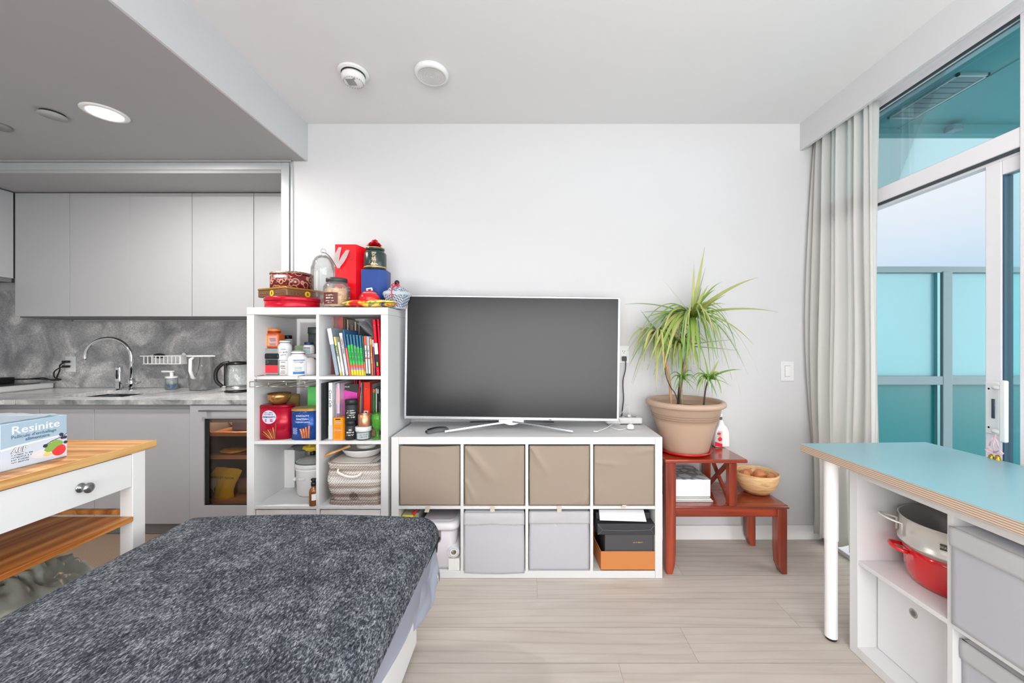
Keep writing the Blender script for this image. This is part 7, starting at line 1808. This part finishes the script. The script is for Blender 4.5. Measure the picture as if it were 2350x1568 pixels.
def onion_bowl():
    yc = 2.325; z0 = ZLS+0.0005; xc = X(1731, yc)+0.012; R = 0.122; h = Z(1100, yc-R)-z0+0.006
    t = thing('wooden_bowl', 'turned light wooden bowl of onions on the lower step of the stand', 'bowl', (xc, yc, z0))
    mm, n, b, o_ = node_mat('bowl_wood'); tc = n.nodes.new('ShaderNodeTexCoord'); mp = n.nodes.new('ShaderNodeMapping'); mp.inputs['Scale'].default_value = (3, 3, 26); n.links.new(tc.outputs['Object'], mp.inputs[0])
    z = n.nodes.new('ShaderNodeTexNoise'); z.inputs['Scale'].default_value = 2.4; z.inputs['Detail'].default_value = 4; z.inputs['Distortion'].default_value = 1.0; n.links.new(mp.outputs[0], z.inputs['Vector'])
    r = ramp(n, [(0.35, (196, 144, 90)), (0.7, (238, 208, 164)), (0.5, (224, 184, 132))], z.outputs['Fac']); n.links.new(r.outputs[0], b.inputs['Base Color']); b.inputs['Roughness'].default_value = 0.35
    MB().lathe([(0, 0), (R*0.36, 0), (R*0.55, 0.006), (R*0.80, h*0.30), (R*0.95, h*0.65), (R, h*0.94), (R-0.003, h), (R-0.008, h*0.98), (R*0.86, h*0.6), (R*0.66, h*0.28), (R*0.4, 0.014), (0, 0.010)], (xc, yc, z0), 64).build('bowl', mm, t)
    on = mat('onion_skin', (204, 130, 82), 0.35, var=0.22, vscale=18)
    for k, (dx, dy, dz, r_, lb) in enumerate(((-0.068, 0.005, 0.098, 0.037, 'brown onion half hidden behind the stand post in the wooden bowl'), (0.002, -0.026, 0.110, 0.037, 'large papery brown onion on top in the wooden bowl'), (0.062, -0.040, 0.096, 0.029, 'pale brown onion low in the wooden bowl at its front'), (-0.018, 0.062, 0.090, 0.033, 'brown onion at the back of the wooden bowl'))):
        c = (xc+dx, yc+dy, z0+dz); t = thing('onion', lb, 'onion', c, 'onions in the wooden bowl')
        MB().lathe([(0, -r_*0.9), (r_*0.3, -r_*0.86), (r_*0.8, -r_*0.5), (r_, 0), (r_*0.86, r_*0.48), (r_*0.45, r_*0.82), (r_*0.14, r_*0.98), (r_*0.08, r_*1.2), (0, r_*1.28)], c, 24).xform(Matrix.Identity(4)).build('bulb', on, t)
        MB().tube([(c[0], c[1], c[2]-r_*0.85), (c[0]+0.002, c[1]-0.003, c[2]-r_*1.0)], 0.004, 6).tube([(c[0], c[1], c[2]+r_*1.1), (c[0]+0.004, c[1]-0.002, c[2]+r_*1.3)], [0.003, 0.001], 6).build('root_tuft', mat('onion_root', (120, 96, 70), 0.9), t)
        t.rotation_euler = [(0.5, -0.4, 0), (1.0, 0.75, 0), (1.6, 0.6, 0.2), (0.2, 0.4, 0)][k]
onion_bowl()

# ================================================================== curtain
def curtain():
    t = thing('curtain', 'floor-length pale ivory curtain gathered at the end of the window wall', 'curtain', (1.80, 2.3, 0.07))
    cm, n, b, out = node_mat('curtain_linen'); b.inputs['Base Color'].default_value = lin((236, 234, 231))+(1,); b.inputs['Roughness'].default_value = 0.9
    tl = n.nodes.new('ShaderNodeBsdfTranslucent'); tl.inputs[0].default_value = lin((222, 220, 208))+(1,); mi = n.nodes.new('ShaderNodeMixShader'); mi.inputs[0].default_value = 0.02
    n.links.new(b.outputs[0], mi.inputs[1]); n.links.new(tl.outputs[0], mi.inputs[2]); n.links.new(mi.outputs[0], out.inputs[0])
    lining = mat('curtain_lining', (150, 160, 160), 0.9)
    nf = 7; NU, NV = 300, 44; zt = 2.575
    ya, yb = 2.485, 2.085
    def fn(u, v):
        # u along the track from the back wall towards the room, v from bottom to top
        ph = 2*PI*nf*u + 0.5*math.sin(2*PI*2.3*u)
        pinch = 1-v; am = 0.026+0.030*pinch*(0.7+0.3*math.sin(5*u+1))
        y = ya+(yb-ya)*u + 0.006*math.sin(ph*2)*(1-v) - 0.035*u*(1-v)**0.7*0.6
        x = 1.835+am*math.sin(ph)*(0.75+0.4*math.sin(1.7*ph/3+1)) - 0.012*math.sin(PI*min(1, pinch*1.3))*(1-u) + 0.012*math.sin(9*v+4*u)*pinch
        x = min(x, 1.892)
        if u < 0.12: x -= 0.045*math.sin(PI*min(1, pinch*1.05))**0.8*(1-u/0.12)*1.0
        zb = 0.075+0.012*math.sin(ph+1)+0.02*u
        return Vector((x, min(y, WY-0.012), zb+(zt-zb)*v))
    MB().grid(fn, NU, NV, thick=0.0016).build('drape', cm, t)
    def fn2(u, v):
        z = 0.12+(zt-0.12)*v; k = math.sin(PI*v)
        return Vector((1.826+0.060*u+0.0*k, yb-0.006-0.035*(1-v)**0.7*0.6+0.028*u*k+0.020*math.sin(u*3), z))
    MB().grid(fn2, 8, 30, thick=0.0016).build('return_edge', cm, t)
    MB().box(1.800, 1.812, -2.3, 2.49, 2.590, 2.606).build('track', m_whitep, t)
curtain()
# ================================================================== desk and cabinet on the right
def desk():
    t = thing('desk', 'standing-height desk with pale teal top and plywood edge', 'desk', (0, 0, 0))
    top = mat('teal_laminate', (134, 176, 186), 0.30)
    ply, n, b, out = node_mat('plywood_edge'); tc = n.nodes.new('ShaderNodeTexCoord'); w_ = n.nodes.new('ShaderNodeTexWave'); w_.bands_direction = 'Z'; w_.inputs['Scale'].default_value = 46; w_.inputs['Distortion'].default_value = 0.6; n.links.new(tc.outputs['Object'], w_.inputs['Vector'])
    r = ramp(n, [(0.1, (150, 124, 106)), (0.7, (212, 192, 172))], w_.outputs['Fac']); n.links.new(r.outputs[0], b.inputs['Base Color']); b.inputs['Roughness'].default_value = 0.55
    L, W, H, TH = 1.90, 0.600, 0.812, 0.036
    m = MB(); m.box(0, W, -L, 0, H-TH, H-0.0015, 0.0); m.build('plywood_core', ply, t)
    MB().box(-0.0006, W+0.0006, -L-0.0006, 0.0006, H-0.0015, H).build('top_surface', top, t)
    def leg(x, y):
        g = MB(); g.cyl((x, y, 0.012), 0.0235, 0.42, 28).cyl((x, y, 0.43), 0.0262, H-TH-0.43-0.002, 28); lg = g.build('leg', mat('leg_white', (236, 236, 237), 0.3), t)
        MB().cyl((x, y, 0.0005), 0.0205, 0.012, 24, bev=0.002).build('foot', m_black, lg)
        MB().box(x-0.02, x+0.03, y-0.03, y+0.03, H-TH-0.006, H-TH-0.0003).cyl((x+0.022, y-0.016, H-TH-0.035), 0.004, 0.028, 10).build('bracket', m_alu, lg)
    # leg under the far left corner, a second one under the far right corner
    leg(0.048, -0.115); leg(W-0.05, -0.115)
    t.location = (1.252, 1.783, 0); t.rotation_euler = (0, 0, math.radians(2.2))
desk()
def side_cabinet():
    xf = 1.338; xb = xf+0.39; y1 = 1.614; H = 0.768
    t = thing('cube_cabinet', 'white cube shelf unit standing under the teal desk', 'shelf', (xf+0.195, 0.9, 0))
    W = 2*T0+4*CU+3*T1; y0 = y1-W
    bx('top_panel', m_white, xf, xb, y0+T0, y1-T0, H-T0, H, 0.001, t); bx('bottom_panel', m_white, xf, xb, y0+T0, y1-T0, 0.001, T0, 0.001, t)
    for a in (y1-T0, y0): bx('side_panel', m_white, xf, xb, a, a+T0, 0.001, H, 0.001, t)
    for c in range(1, 4):
        a = y1-T0-c*CU-(c-1)*T1; bx('divider', m_white, xf+0.002, xb, a-T1, a, T0, H-T0, 0.0006, t)
    for c in range(4):
        a = y1-T0-c*(CU+T1); bx('shelf_board', m_white, xf+0.002, xb, a-CU, a, 0.376, 0.392, 0.0006, t)
    bx('back_panel', m_white, xb-0.004, xb, y0+T0, y1-T0, T0, H-T0, 0, t)
    # box with metal ring grip, lower far cube
    a1 = y1-T0-0.003; a0 = a1-CU+0.006; xs = 1.415
    t = thing('drawer_box', 'white box with a round metal finger ring in the lower cube under the desk', 'box', (xs+0.14, (a0+a1)/2, T0))
    MB().box(xs, xb-0.02, a0, a1, T0+0.001, 0.372, 0.002).build('box', mat('box_white', (222, 222, 224), 0.45), t)
    yc = X(0, 1)*0+ (xs*F/(2096-1212)); zc = E-(1408-785)/F*yc
    MB().lathe([(0.009, 0), (0.0135, 0.0015), (0.0165, 0)], (0, 0, 0), 28).xform(Matrix.Translation((xs-0.0002, yc, zc)) @ Matrix.Rotation(-PI/2, 4, 'Y')).build('finger_ring', m_steel, t)
    MB().cyl((xs-0.0006, yc, zc), 0.009, 0.0006, 20, 0, 'X').build('hole', mat('hole_grey', (110, 112, 114), 0.6), t)
    # fabric boxes in the second column
    b1 = y1-T0-CU-T1-0.003; b0 = b1-CU+0.006
    def fbox(label, z0, z1, xs, band, g):
        t = thing('fabric_box', label, 'storage box', (xs+0.15, (b0+b1)/2, z0), 'white fabric boxes under the desk')
        MB().box(xs+0.006, xb-0.02, b0, b1, z0, z1-0.004).build('body', wf_, t)
        MB().grid(lambda u, v: Vector((xs-0.004*math.sin(PI*u)*math.sin(PI*v), b1-(b1-b0)*u, z0+(z1-z0)*v)), 20, 20, thick=0.003).build('front_panel', mat('white_fabric2', (230, 230, 236), 0.75), t)
        MB().grid(lambda u, v: Vector((xs-0.007-0.002*math.sin(PI*v), b1-(b1-b0)*u, z1-band+(band+0.002)*v)), 20, 6, thick=0.003).build('folded_band', mat('white_fabric_band'), t)
    fbox('white fabric box in the upper cube beside the red pot under the desk', 0.393, 0.700, xf-0.006, 0.060, 0)
    fbox('white fabric box in the lower cube beside the box with the ring', T0+0.001, 0.345, xf+0.028, 0.060, 0)
    for c in (2, 3):
        q1 = y1-T0-c*(CU+T1)-0.003; q0 = q1-CU+0.006
        for z0, z1 in ((0.393, 0.70), (T0+0.001, 0.345)): pass
side_cabinet()
def pots():
    z0 = 0.3925; cx, cy = 1.547, 1.400
    t = thing('cooking_pot', 'bright red enamelled cooking pot carrying the steamer in the cube under the desk', 'pot', (cx, cy, z0))
    h = 0.128; r0 = 0.126; r1 = 0.145
    red = mat('red_enamel', (208, 16, 26), 0.12, coat=0.8)
    MB().lathe([(0, 0), (r0-0.010, 0), (r0, 0.010), (r0+0.012, h*0.35), (r1-0.004, h*0.8), (r1, h), (r1-0.004, h), (r1-0.010, h*0.8), (r0+0.006, h*0.35), (r0-0.008, 0.012), (0, 0.008)], (cx, cy, z0), 64).build('pot_body', red, t)
    def loop(rr, zz, r_, L, wd, ang, m_, nm, par, zlift=0.0):
        ca, sa = math.cos(ang), math.sin(ang); pts = []
        for i in range(13):
            a = -PI/2+PI*i/12; u = rr-0.004+L*max(0, math.cos(a))**0.7; w2 = wd*math.sin(a)
            pts.append((cx+ca*u-sa*w2, cy+sa*u+ca*w2, z0+zz+zlift*math.cos(a)))
        MB().tube(pts, r_, 10, flat=1.0).build(nm, m_, par)
    A = math.radians(150)
    loop(r1-0.002, h-0.022, 0.0075, 0.042, 0.036, A, red, 'loop_handle', t, 0.010); loop(r1-0.002, h-0.022, 0.0075, 0.042, 0.036, A+PI, red, 'loop_handle', t, 0.010)
    z1 = z0+h+0.001
    t2 = thing('steamer_insert', 'steel steamer basket with wire loop handles sitting in the red pot', 'steamer', (cx, cy, z1))
    R = 0.153; hh = 0.112
    st = mat('polished_steel', (214, 212, 206), 0.3, 0.4)
    z1 -= 0.006
    MB().lathe([(0, 0.0), (R-0.014, 0.0), (R-0.010, 0.004), (R-0.010, 0.014), (R+0.004, 0.020), (R+0.004, 0.026), (R-0.002, 0.030), (R-0.002, hh-0.003), (R+0.003, hh), (R-0.003, hh), (R-0.005, 0.030), (R-0.012, 0.022), (R-0.014, 0.014), (0, 0.012)], (cx, cy, z1), 64).build('basket_body', st, t2)
    m = MB()
    for k in range(30):
        rr = 0.02+0.1*((k*0.618) % 1); a = k*2.4; m.cyl((cx+rr*math.cos(a), cy+rr*math.sin(a), z1+0.0122), 0.004, 0.0006, 8)
    m.build('steam_holes', m_dark, t2)
    ca, sa = math.cos(A), math.sin(A)
    for sg, an in ((1, A), (-1, A+PI)):
        ca, sa = math.cos(an), math.sin(an); pts = []
        for i in range(17):
            a = -PI/2+PI*i/16; u = R+0.001+0.058*max(0, math.cos(a))**0.8; w2 = 0.030*math.sin(a)
            dz = hh-0.028+0.016*max(0, math.cos(a))
            pts.append((cx+ca*u-sa*w2, cy+sa*u+ca*w2, z1+dz))
        e0, e1 = pts[0], pts[-1]
        pts = [(e0[0], e0[1], z1+0.040)]+pts+[(e1[0], e1[1], z1+0.040)]
        MB().tube(pts, 0.0042, 8).build('loop_handle', st, t2)
    # square emblem on the outside, seen from the room
    a = math.atan2(-0.2, -1.0)+math.radians(21)
    a = math.radians(211)
    def on(u, v, h_):
        q = a+u/R; return (cx+(R+h_+0.0004)*math.cos(q), cy+(R+h_+0.0004)*math.sin(q), z1+0.062+v)
    m = MB(); m.grid(lambda u, v: Vector(on(0.009*(u*2-1), 0.010*(v*2-1), 0.0003)), 4, 1); e_ = m.build('emblem', mat('emblem_dark', (74, 70, 66), 0.4), t2)
    text('ЖK', 0.012, lambda u, v, h_: on(u, v-0.004, 0.0006+h_), mat('emblem_light', (210, 206, 200), 0.4), e_)
pots()

# ================================================================== kitchen trolley on the left
def trolley():
    xo = -1.60; y1 = 1.668; y0 = 1.105; xi = -2.20; H = 0.858
    t = thing('kitchen_trolley', 'white kitchen trolley with oak top, drawer and wooden lower shelf', 'trolley', ((xo+xi)/2, (y0+y1)/2, 0))
    oak = wood_mat('oak_top', (168, 112, 56), (190, 134, 74), (206, 158, 100), 'X', 1.0, 0.45, 0, 0.15)
    oaky = wood_mat('oak_edge', (176, 122, 62), (196, 144, 84), (212, 168, 108), 'Y', 1.0, 0.45, 0, 0.1)
    oaks = wood_mat('oak_shelf', (150, 84, 32), (186, 116, 50), (206, 146, 80), 'Y', 0.55, 0.4, 0, 0.1)
    wp = mat('trolley_white', (226, 226, 226), 0.5)
    MB().box(xi-0.03, xo-0.001, y0-0.03, y1, H-0.030, H, 0.003).build('top_board', oak, t)
    MB().box(xo-0.001, xo+0.003, y0-0.03, y1, H-0.030, H, 0.001).build('top_edge', oaky, t)
    s = 0.052
    ya, yb = y0, y1-0.045
    for (xa, yy) in ((xo-s-0.002, yb-s), (xo-s-0.002, ya), (xi+0.03, yb-s), (xi+0.03, ya)):
        MB().box(xa, xa+s, yy, yy+s, 0.001, H-0.0305, 0.0015).build('leg', wp, t)
    # drawer front and apron
    za = 0.694
    d = MB().box(xo-0.022, xo-0.004, ya+s+0.0015, yb-s-0.0015, za, H-0.034, 0.001).build('drawer', wp, t)
    MB().box(xi+0.05, xo-0.025, yb-s+0.01, yb-0.01, za, H-0.031).build('end_panel', wp, t); MB().box(xi+0.05, xo-0.025, ya+0.01, ya+s-0.01, za, H-0.031).build('end_panel', wp, t)
    MB().box(xi+0.04, xi+0.058, ya+s, yb-s, za, H-0.031).build('end_panel', wp, t)
    kx = 1.60*F/(1212-187); kz = E-(1120-785)/F*kx; k = MB()
    k.lathe([(0.016, 0), (0.017, 0.002), (0.014, 0.004), (0.006, 0.006), (0.006, 0.020), (0.013, 0.024), (0.018, 0.029), (0.018, 0.033), (0.010, 0.038), (0, 0.0385)], (xo-0.004, kx, kz), 30, 0, 'X')
    k.build('knob', mat('pewter', (150, 152, 152), 0.25, 0.9), d)
    # lower shelf
    MB().box(xi+0.05, xo+0.004, ya+s+0.001, yb-s-0.0015, 0.553, 0.573, 0.003).build('lower_shelf', oaks, t)
    MB().box(xi+0.06, xo-0.03, yb-s+0.01, yb-s+0.03, 0.573, 0.592, 0.002).build('shelf_stop', oaks, t)
trolley()
def film_box():
    xo = -1.698; y0, y1 = 1.247, 1.428; z0 = 0.8585; H = 0.153
    t = thing('film_carton', 'pale blue food wrap film carton printed with vegetables on the trolley top', 'carton', (xo-0.15, (y0+y1)/2, z0))
    MB().box(xo-0.30, xo, y0, y1, z0, z0+H, 0.0015).build('carton', mat('carton_blue', (168, 192, 210), 0.4), t)
    def P(u, v, h=0): return (xo+0.0004+h, y0+u*(y1-y0), z0+v*H)
    def poly(name, pts, m_, h=0.0003, par=None):
        m = MB(); m.prism([(P(u, v)[1], P(u, v)[2]) for u, v in pts], xo+0.0001, xo+0.0004+h, 'YZ'); return m.build(name, m_, par or t)
    def ell(cu, cv_, ru, rv, n=26, a0=0, a1=2*PI): return [(cu+ru*math.cos(a0+(a1-a0)*i/n), cv_+rv*math.sin(a0+(a1-a0)*i/n)) for i in range(n)]
    poly('pale_panel', [(0.0, 0.02), (0.995, 0.02), (0.995, 0.56), (0.6, 0.52), (0.25, 0.49), (0.0, 0.46)], mat('print_pale', (206, 216, 232), 0.4))
    poly('white_wave', [(0.0, 0.43), (0.3, 0.465), (0.6, 0.495), (0.9, 0.52), (0.9, 0.55), (0.6, 0.53), (0.3, 0.51), (0.0, 0.47)], mat('print_white', (232, 236, 242), 0.4), 0.0005)
    poly('plate_print', ell(0.70, 0.20, 0.28, 0.11), mat('print_plate', (226, 226, 230), 0.4), 0.0006)
    poly('tomato_print', ell(0.86, 0.20, 0.115, 0.13), mat('print_tomato', (222, 64, 66), 0.4), 0.0009)
    poly('lettuce_print', [(0.62, 0.26), (0.66, 0.36), (0.70, 0.42), (0.74, 0.40), (0.78, 0.46), (0.84, 0.44), (0.88, 0.42), (0.94, 0.36), (0.90, 0.31), (0.84, 0.30), (0.79, 0.25), (0.74, 0.20), (0.68, 0.20)], mat('print_lettuce', (136, 176, 84), 0.4), 0.0011)
    poly('pasta_print', [(0.60, 0.14), (0.64, 0.22), (0.70, 0.20), (0.76, 0.14), (0.68, 0.11)], mat('print_pasta', (226, 206, 130), 0.4), 0.0012)
    for k, (u, v, r) in enumerate(((0.90, 0.55, 0.035), (0.96, 0.47, 0.032), (0.97, 0.35, 0.03), (0.64, 0.36, 0.035), (0.915, 0.47, 0.028))):
        poly('berry_print', ell(u, v, r, r*1.15, 16), mat('print_berry', (58, 56, 82), 0.4), 0.0013+0.0001*k)
    poly('stem_print', [(0.64, 0.385), (0.75, 0.45), (0.90, 0.50), (0.99, 0.56), (0.99, 0.545), (0.90, 0.485), (0.75, 0.435), (0.645, 0.37)], mat('print_stem', (50, 54, 56), 0.4), 0.0010)
    text('Resinite', 0.037, faceX(xo, y0+0.026, z0+0.1155), mat('print_white2', (244, 246, 250), 0.4), t, align='LEFT', bold=0.0002, sx=1.12)
    text("Pellicule d'emballage", 0.0150, faceX(xo, y0+0.026, z0+0.1005), m_txt((66, 104, 132)), t, align='LEFT')
    text('alimentaire', 0.0150, faceX(xo+0.0006, y0+0.062, z0+0.0875), m_txt((66, 104, 132)), t, align='LEFT')
    text('AEP', 0.023, faceX(xo+0.0008, y0+0.026, z0+0.0535), m_txt((60, 72, 80)), t, align='LEFT', bold=0.0012, shear=0.2)
    text('AEP', 0.023, faceX(xo+0.0014, y0+0.0262, z0+0.0537), WINK, t, align='LEFT', bold=0.0002, shear=0.2)
    text(['~1 rouleau de pel', '~alimentaire 6 m', '~Film etirable', '~pour aliments'], 0.0064, faceX(xo+0.0006, y0+0.026, z0+0.043), m_txt((70, 90, 104)), t, align='LEFT')
    # clear film bunched on the lid
    def fn(u, v):
        x = xo-0.004-0.27*v; y = y0+0.006+(y1-y0-0.022)*u; return Vector((x, y, z0+H+0.004+0.006*abs(noise.noise(Vector((u*7, v*5, 1))))+0.004*abs(math.sin(11*u+5*v))*math.sin(PI*v)))
    tag(MB().grid(fn, 40, 20, thick=0.0006).build('plastic_wrap', glass_mat('film', (236, 242, 246), 0.9, 0.12, body=0.35)), 'crinkled clear plastic film bunched on top of the blue film carton', 'wrap')
film_box()
crumple('plastic_sack', 'large translucent grey green plastic sack on the floor under the trolley', 'sack', (-1.93, 1.43, 0.012), (0.24, 0.20, 0.215), mat('sack_film', (150, 154, 146), 0.25, bump=1.0, bscale=14), 2, amp=0.16, fine=True)

# ================================================================== bed in the foreground
def bed():
    x0, x1 = -1.45, -0.385; y0, y1 = -0.55, 1.67; zt = 0.525
    t = thing('bed', 'single bed with white base and pale grey sheet hanging at its right side', 'bed', ((x0+x1)/2, (y0+y1)/2, 0))
    MB().box(x0+0.08, -0.466, y0, 1.63, 0.012, 0.298, 0.012, 0, 3).build('bed_base', mat('base_white', (232, 232, 234), 0.7), t)
    m = MB()
    for a in (x0+0.12, -0.56):
        for b in (y0+0.06, y1-0.12): m.box(a, a+0.05, b, b+0.05, 0.0005, 0.0125)
    m.build('feet', m_black, t)
    MB().box(x0+0.012, x1-0.012, y0, y1-0.012, 0.30, zt-0.012, 0.05, 0, 4).build('mattress', mat('mattress_white', (234, 234, 238), 0.8), t)
    def cloth(u0, u1, v0, v1, nu, nv, zb, r, extra, flare=0.10, wave=0.012, crown=0.0):
        cx0, cx1, cy1 = x0+r, x1-r, y1-r
        def fn(a, b):
            u = u0+(u1-u0)*a; v = v0+(v1-v0)*b
            px = min(max(u, cx0), cx1); py = min(v, cy1); dx, dy = u-px, v-py; D = math.hypot(dx, dy)
            z = zb+extra
            fx = (px-cx0)/(cx1-cx0)
            hump = crown*math.sin(PI*min(1, max(0, (u-x0)/(x1-x0))))**0.7
            if D < 1e-6: return Vector((u, v, z+hump+0.003*noise.noise(Vector((u*3, v*3, 0)))))
            nx, ny = dx/D, dy/D; R = r+extra
            if D < r*PI/2: th = D/r; off = R*math.sin(th); dz = R*(1-math.cos(th))
            else:
                s = D-r*PI/2; wv = wave*math.sin((u*nx*nx+v)*9+u*6*abs(ny))*min(1, s/0.10)
                off = R+flare*s*0.6+wv; dz = R+s*0.985
            return Vector((px+nx*off, py+ny*off, max(0.02, z+hump*max(0, 1-D/0.1)-dz)))
        return fn
    sheet = mat('sheet_grey', (188, 192, 206), 0.8, bump=0.08, bscale=18)
    # sheet: hangs lower towards the far corner
    def fsheet(a, b):
        f = cloth(x0-0.10, x1+0.16, y0, y1+0.14, 0, 0, zt, 0.06, 0.0, 0.12, 0.008)
        k = max(0.0, min(1.0, (b-0.45)/0.45)); hang = 0.62+0.45*k
        a2 = a if a < 0.75 else 0.75+(a-0.75)*hang
        return f(a2, b)
    MB().grid(fsheet, 90, 120, thick=0.003).build('sheet', sheet, t)
    # folded sheet corner at the far right
    fl = MB(); c = Vector((x1+0.02, y1-0.16, 0.44))
    P = [(x1+0.030, y1-0.02, 0.44), (x1+0.105, y1-0.10, 0.26), (x1+0.075, y1-0.18, 0.17), (x1+0.020, y1-0.32, 0.13), (x1+0.018, y1-0.30, 0.22), (x1+0.045, y1-0.20, 0.27), (x1+0.022, y1-0.2, 0.40)]
    vs = [fl.bm.verts.new(p) for p in P]
    for f in ((0, 1, 5), (0, 5, 6), (1, 2, 5), (2, 3, 4), (2, 4, 5), (4, 6, 5)): fl.bm.faces.new([vs[i] for i in f])
    fl.bm.free(); fl = MB()
    def ffold(a, b):
        A, B, C, D, E_, F_ = [Vector(p) for p in ((-0.405, 1.64, 0.455), (-0.356, 1.52, 0.335), (-0.362, 1.44, 0.290), (-0.388, 1.31, 0.300), (-0.396, 1.34, 0.43), (-0.372, 1.44, 0.365))]
        top = A.lerp(E_, a); bot = (B.lerp(C, a*2) if a < 0.5 else C.lerp(D, a*2-1)); p = top.lerp(bot, b)
        p.x += 0.010*math.sin(PI*b)*math.sin(9*a+3*b) + 0.006*abs(math.sin(7*(a-b)))*b; return p
    fl.grid(ffold, 24, 18, thick=0.002)
    fl.build('sheet_fold', sheet, t)
    # blanket
    bm_, n, b, out = node_mat('heather_blanket')
    tc = n.nodes.new('ShaderNodeTexCoord'); mp = n.nodes.new('ShaderNodeMapping'); mp.inputs['Rotation'].default_value = (0, 0, 0.5); mp.inputs['Scale'].default_value = (1, 0.42, 1); n.links.new(tc.outputs['Object'], mp.inputs[0])
    z1 = n.nodes.new('ShaderNodeTexNoise'); z1.inputs['Scale'].default_value = 210; z1.inputs['Detail'].default_value = 3; z1.inputs['Roughness'].default_value = 0.7; z1.inputs['Distortion'].default_value = 0.7; n.links.new(mp.outputs[0], z1.inputs['Vector'])
    z2 = n.nodes.new('ShaderNodeTexNoise'); z2.inputs['Scale'].default_value = 15; z2.inputs['Detail'].default_value = 5; z2.inputs['Roughness'].default_value = 0.65; n.links.new(tc.outputs['Object'], z2.inputs['Vector'])
    ad = n.nodes.new('ShaderNodeMath'); ad.operation = 'MULTIPLY_ADD'; ad.inputs[1].default_value = 0.35; n.links.new(z2.outputs['Fac'], ad.inputs[0]); n.links.new(z1.outputs['Fac'], ad.inputs[2])
    r = ramp(n, [(0.49, (50, 53, 59)), (0.86, (210, 214, 220)), (0.62, (80, 85, 93)), (0.72, (126, 132, 140))], ad.outputs[0])
    n.links.new(r.outputs[0], b.inputs['Base Color']); b.inputs['Roughness'].default_value = 1.0; b.inputs['Specular IOR Level'].default_value = 0.1
    bu = n.nodes.new('ShaderNodeBump'); bu.inputs['Strength'].default_value = 0.7; bu.inputs['Distance'].default_value = 0.004; n.links.new(z1.outputs['Fac'], bu.inputs['Height']); n.links.new(bu.outputs[0], b.inputs['Normal'])
    bl = thing('blanket', 'charcoal heathered fleece blanket spread over the bed', 'blanket', ((x0+x1)/2, 0.6, zt))
    ub = cloth(x0-0.20, x1+0.035, y0, y1+0.105, 0, 0, zt, 0.06, 0.013, 0.16, 0.010, 0.022)
    def fbl(a, b_):
        p = ub(a, b_)
        return p
    MB().grid(fbl, 110, 200, thick=0.009).build('fleece', bm_, bl)
    # dark hem and tag at the hanging corner
    hem = [fbl(1.0, 0.84+0.16*i/12)+Vector((0.002, 0, -0.004)) for i in range(13)]+[fbl(1-0.06*i, 1.0)+Vector((0, 0.003, -0.004)) for i in range(1, 17)]
    MB().tube(hem, [0.0006+0.0040*min(1, i/6) for i in range(len(hem))], 8).build('hem', mat('hem_dark', (36, 36, 42), 0.8), bl)
    q = fbl(1.0, 0.955)
    MB().box(q.x+0.000, q.x+0.012, q.y-0.018, q.y+0.006, q.z-0.012, q.z+0.028, 0.001).build('brand_tag', mat('tag_taupe', (126, 112, 110), 0.8), bl)
bed()
# black rail of the bed end showing over the blanket
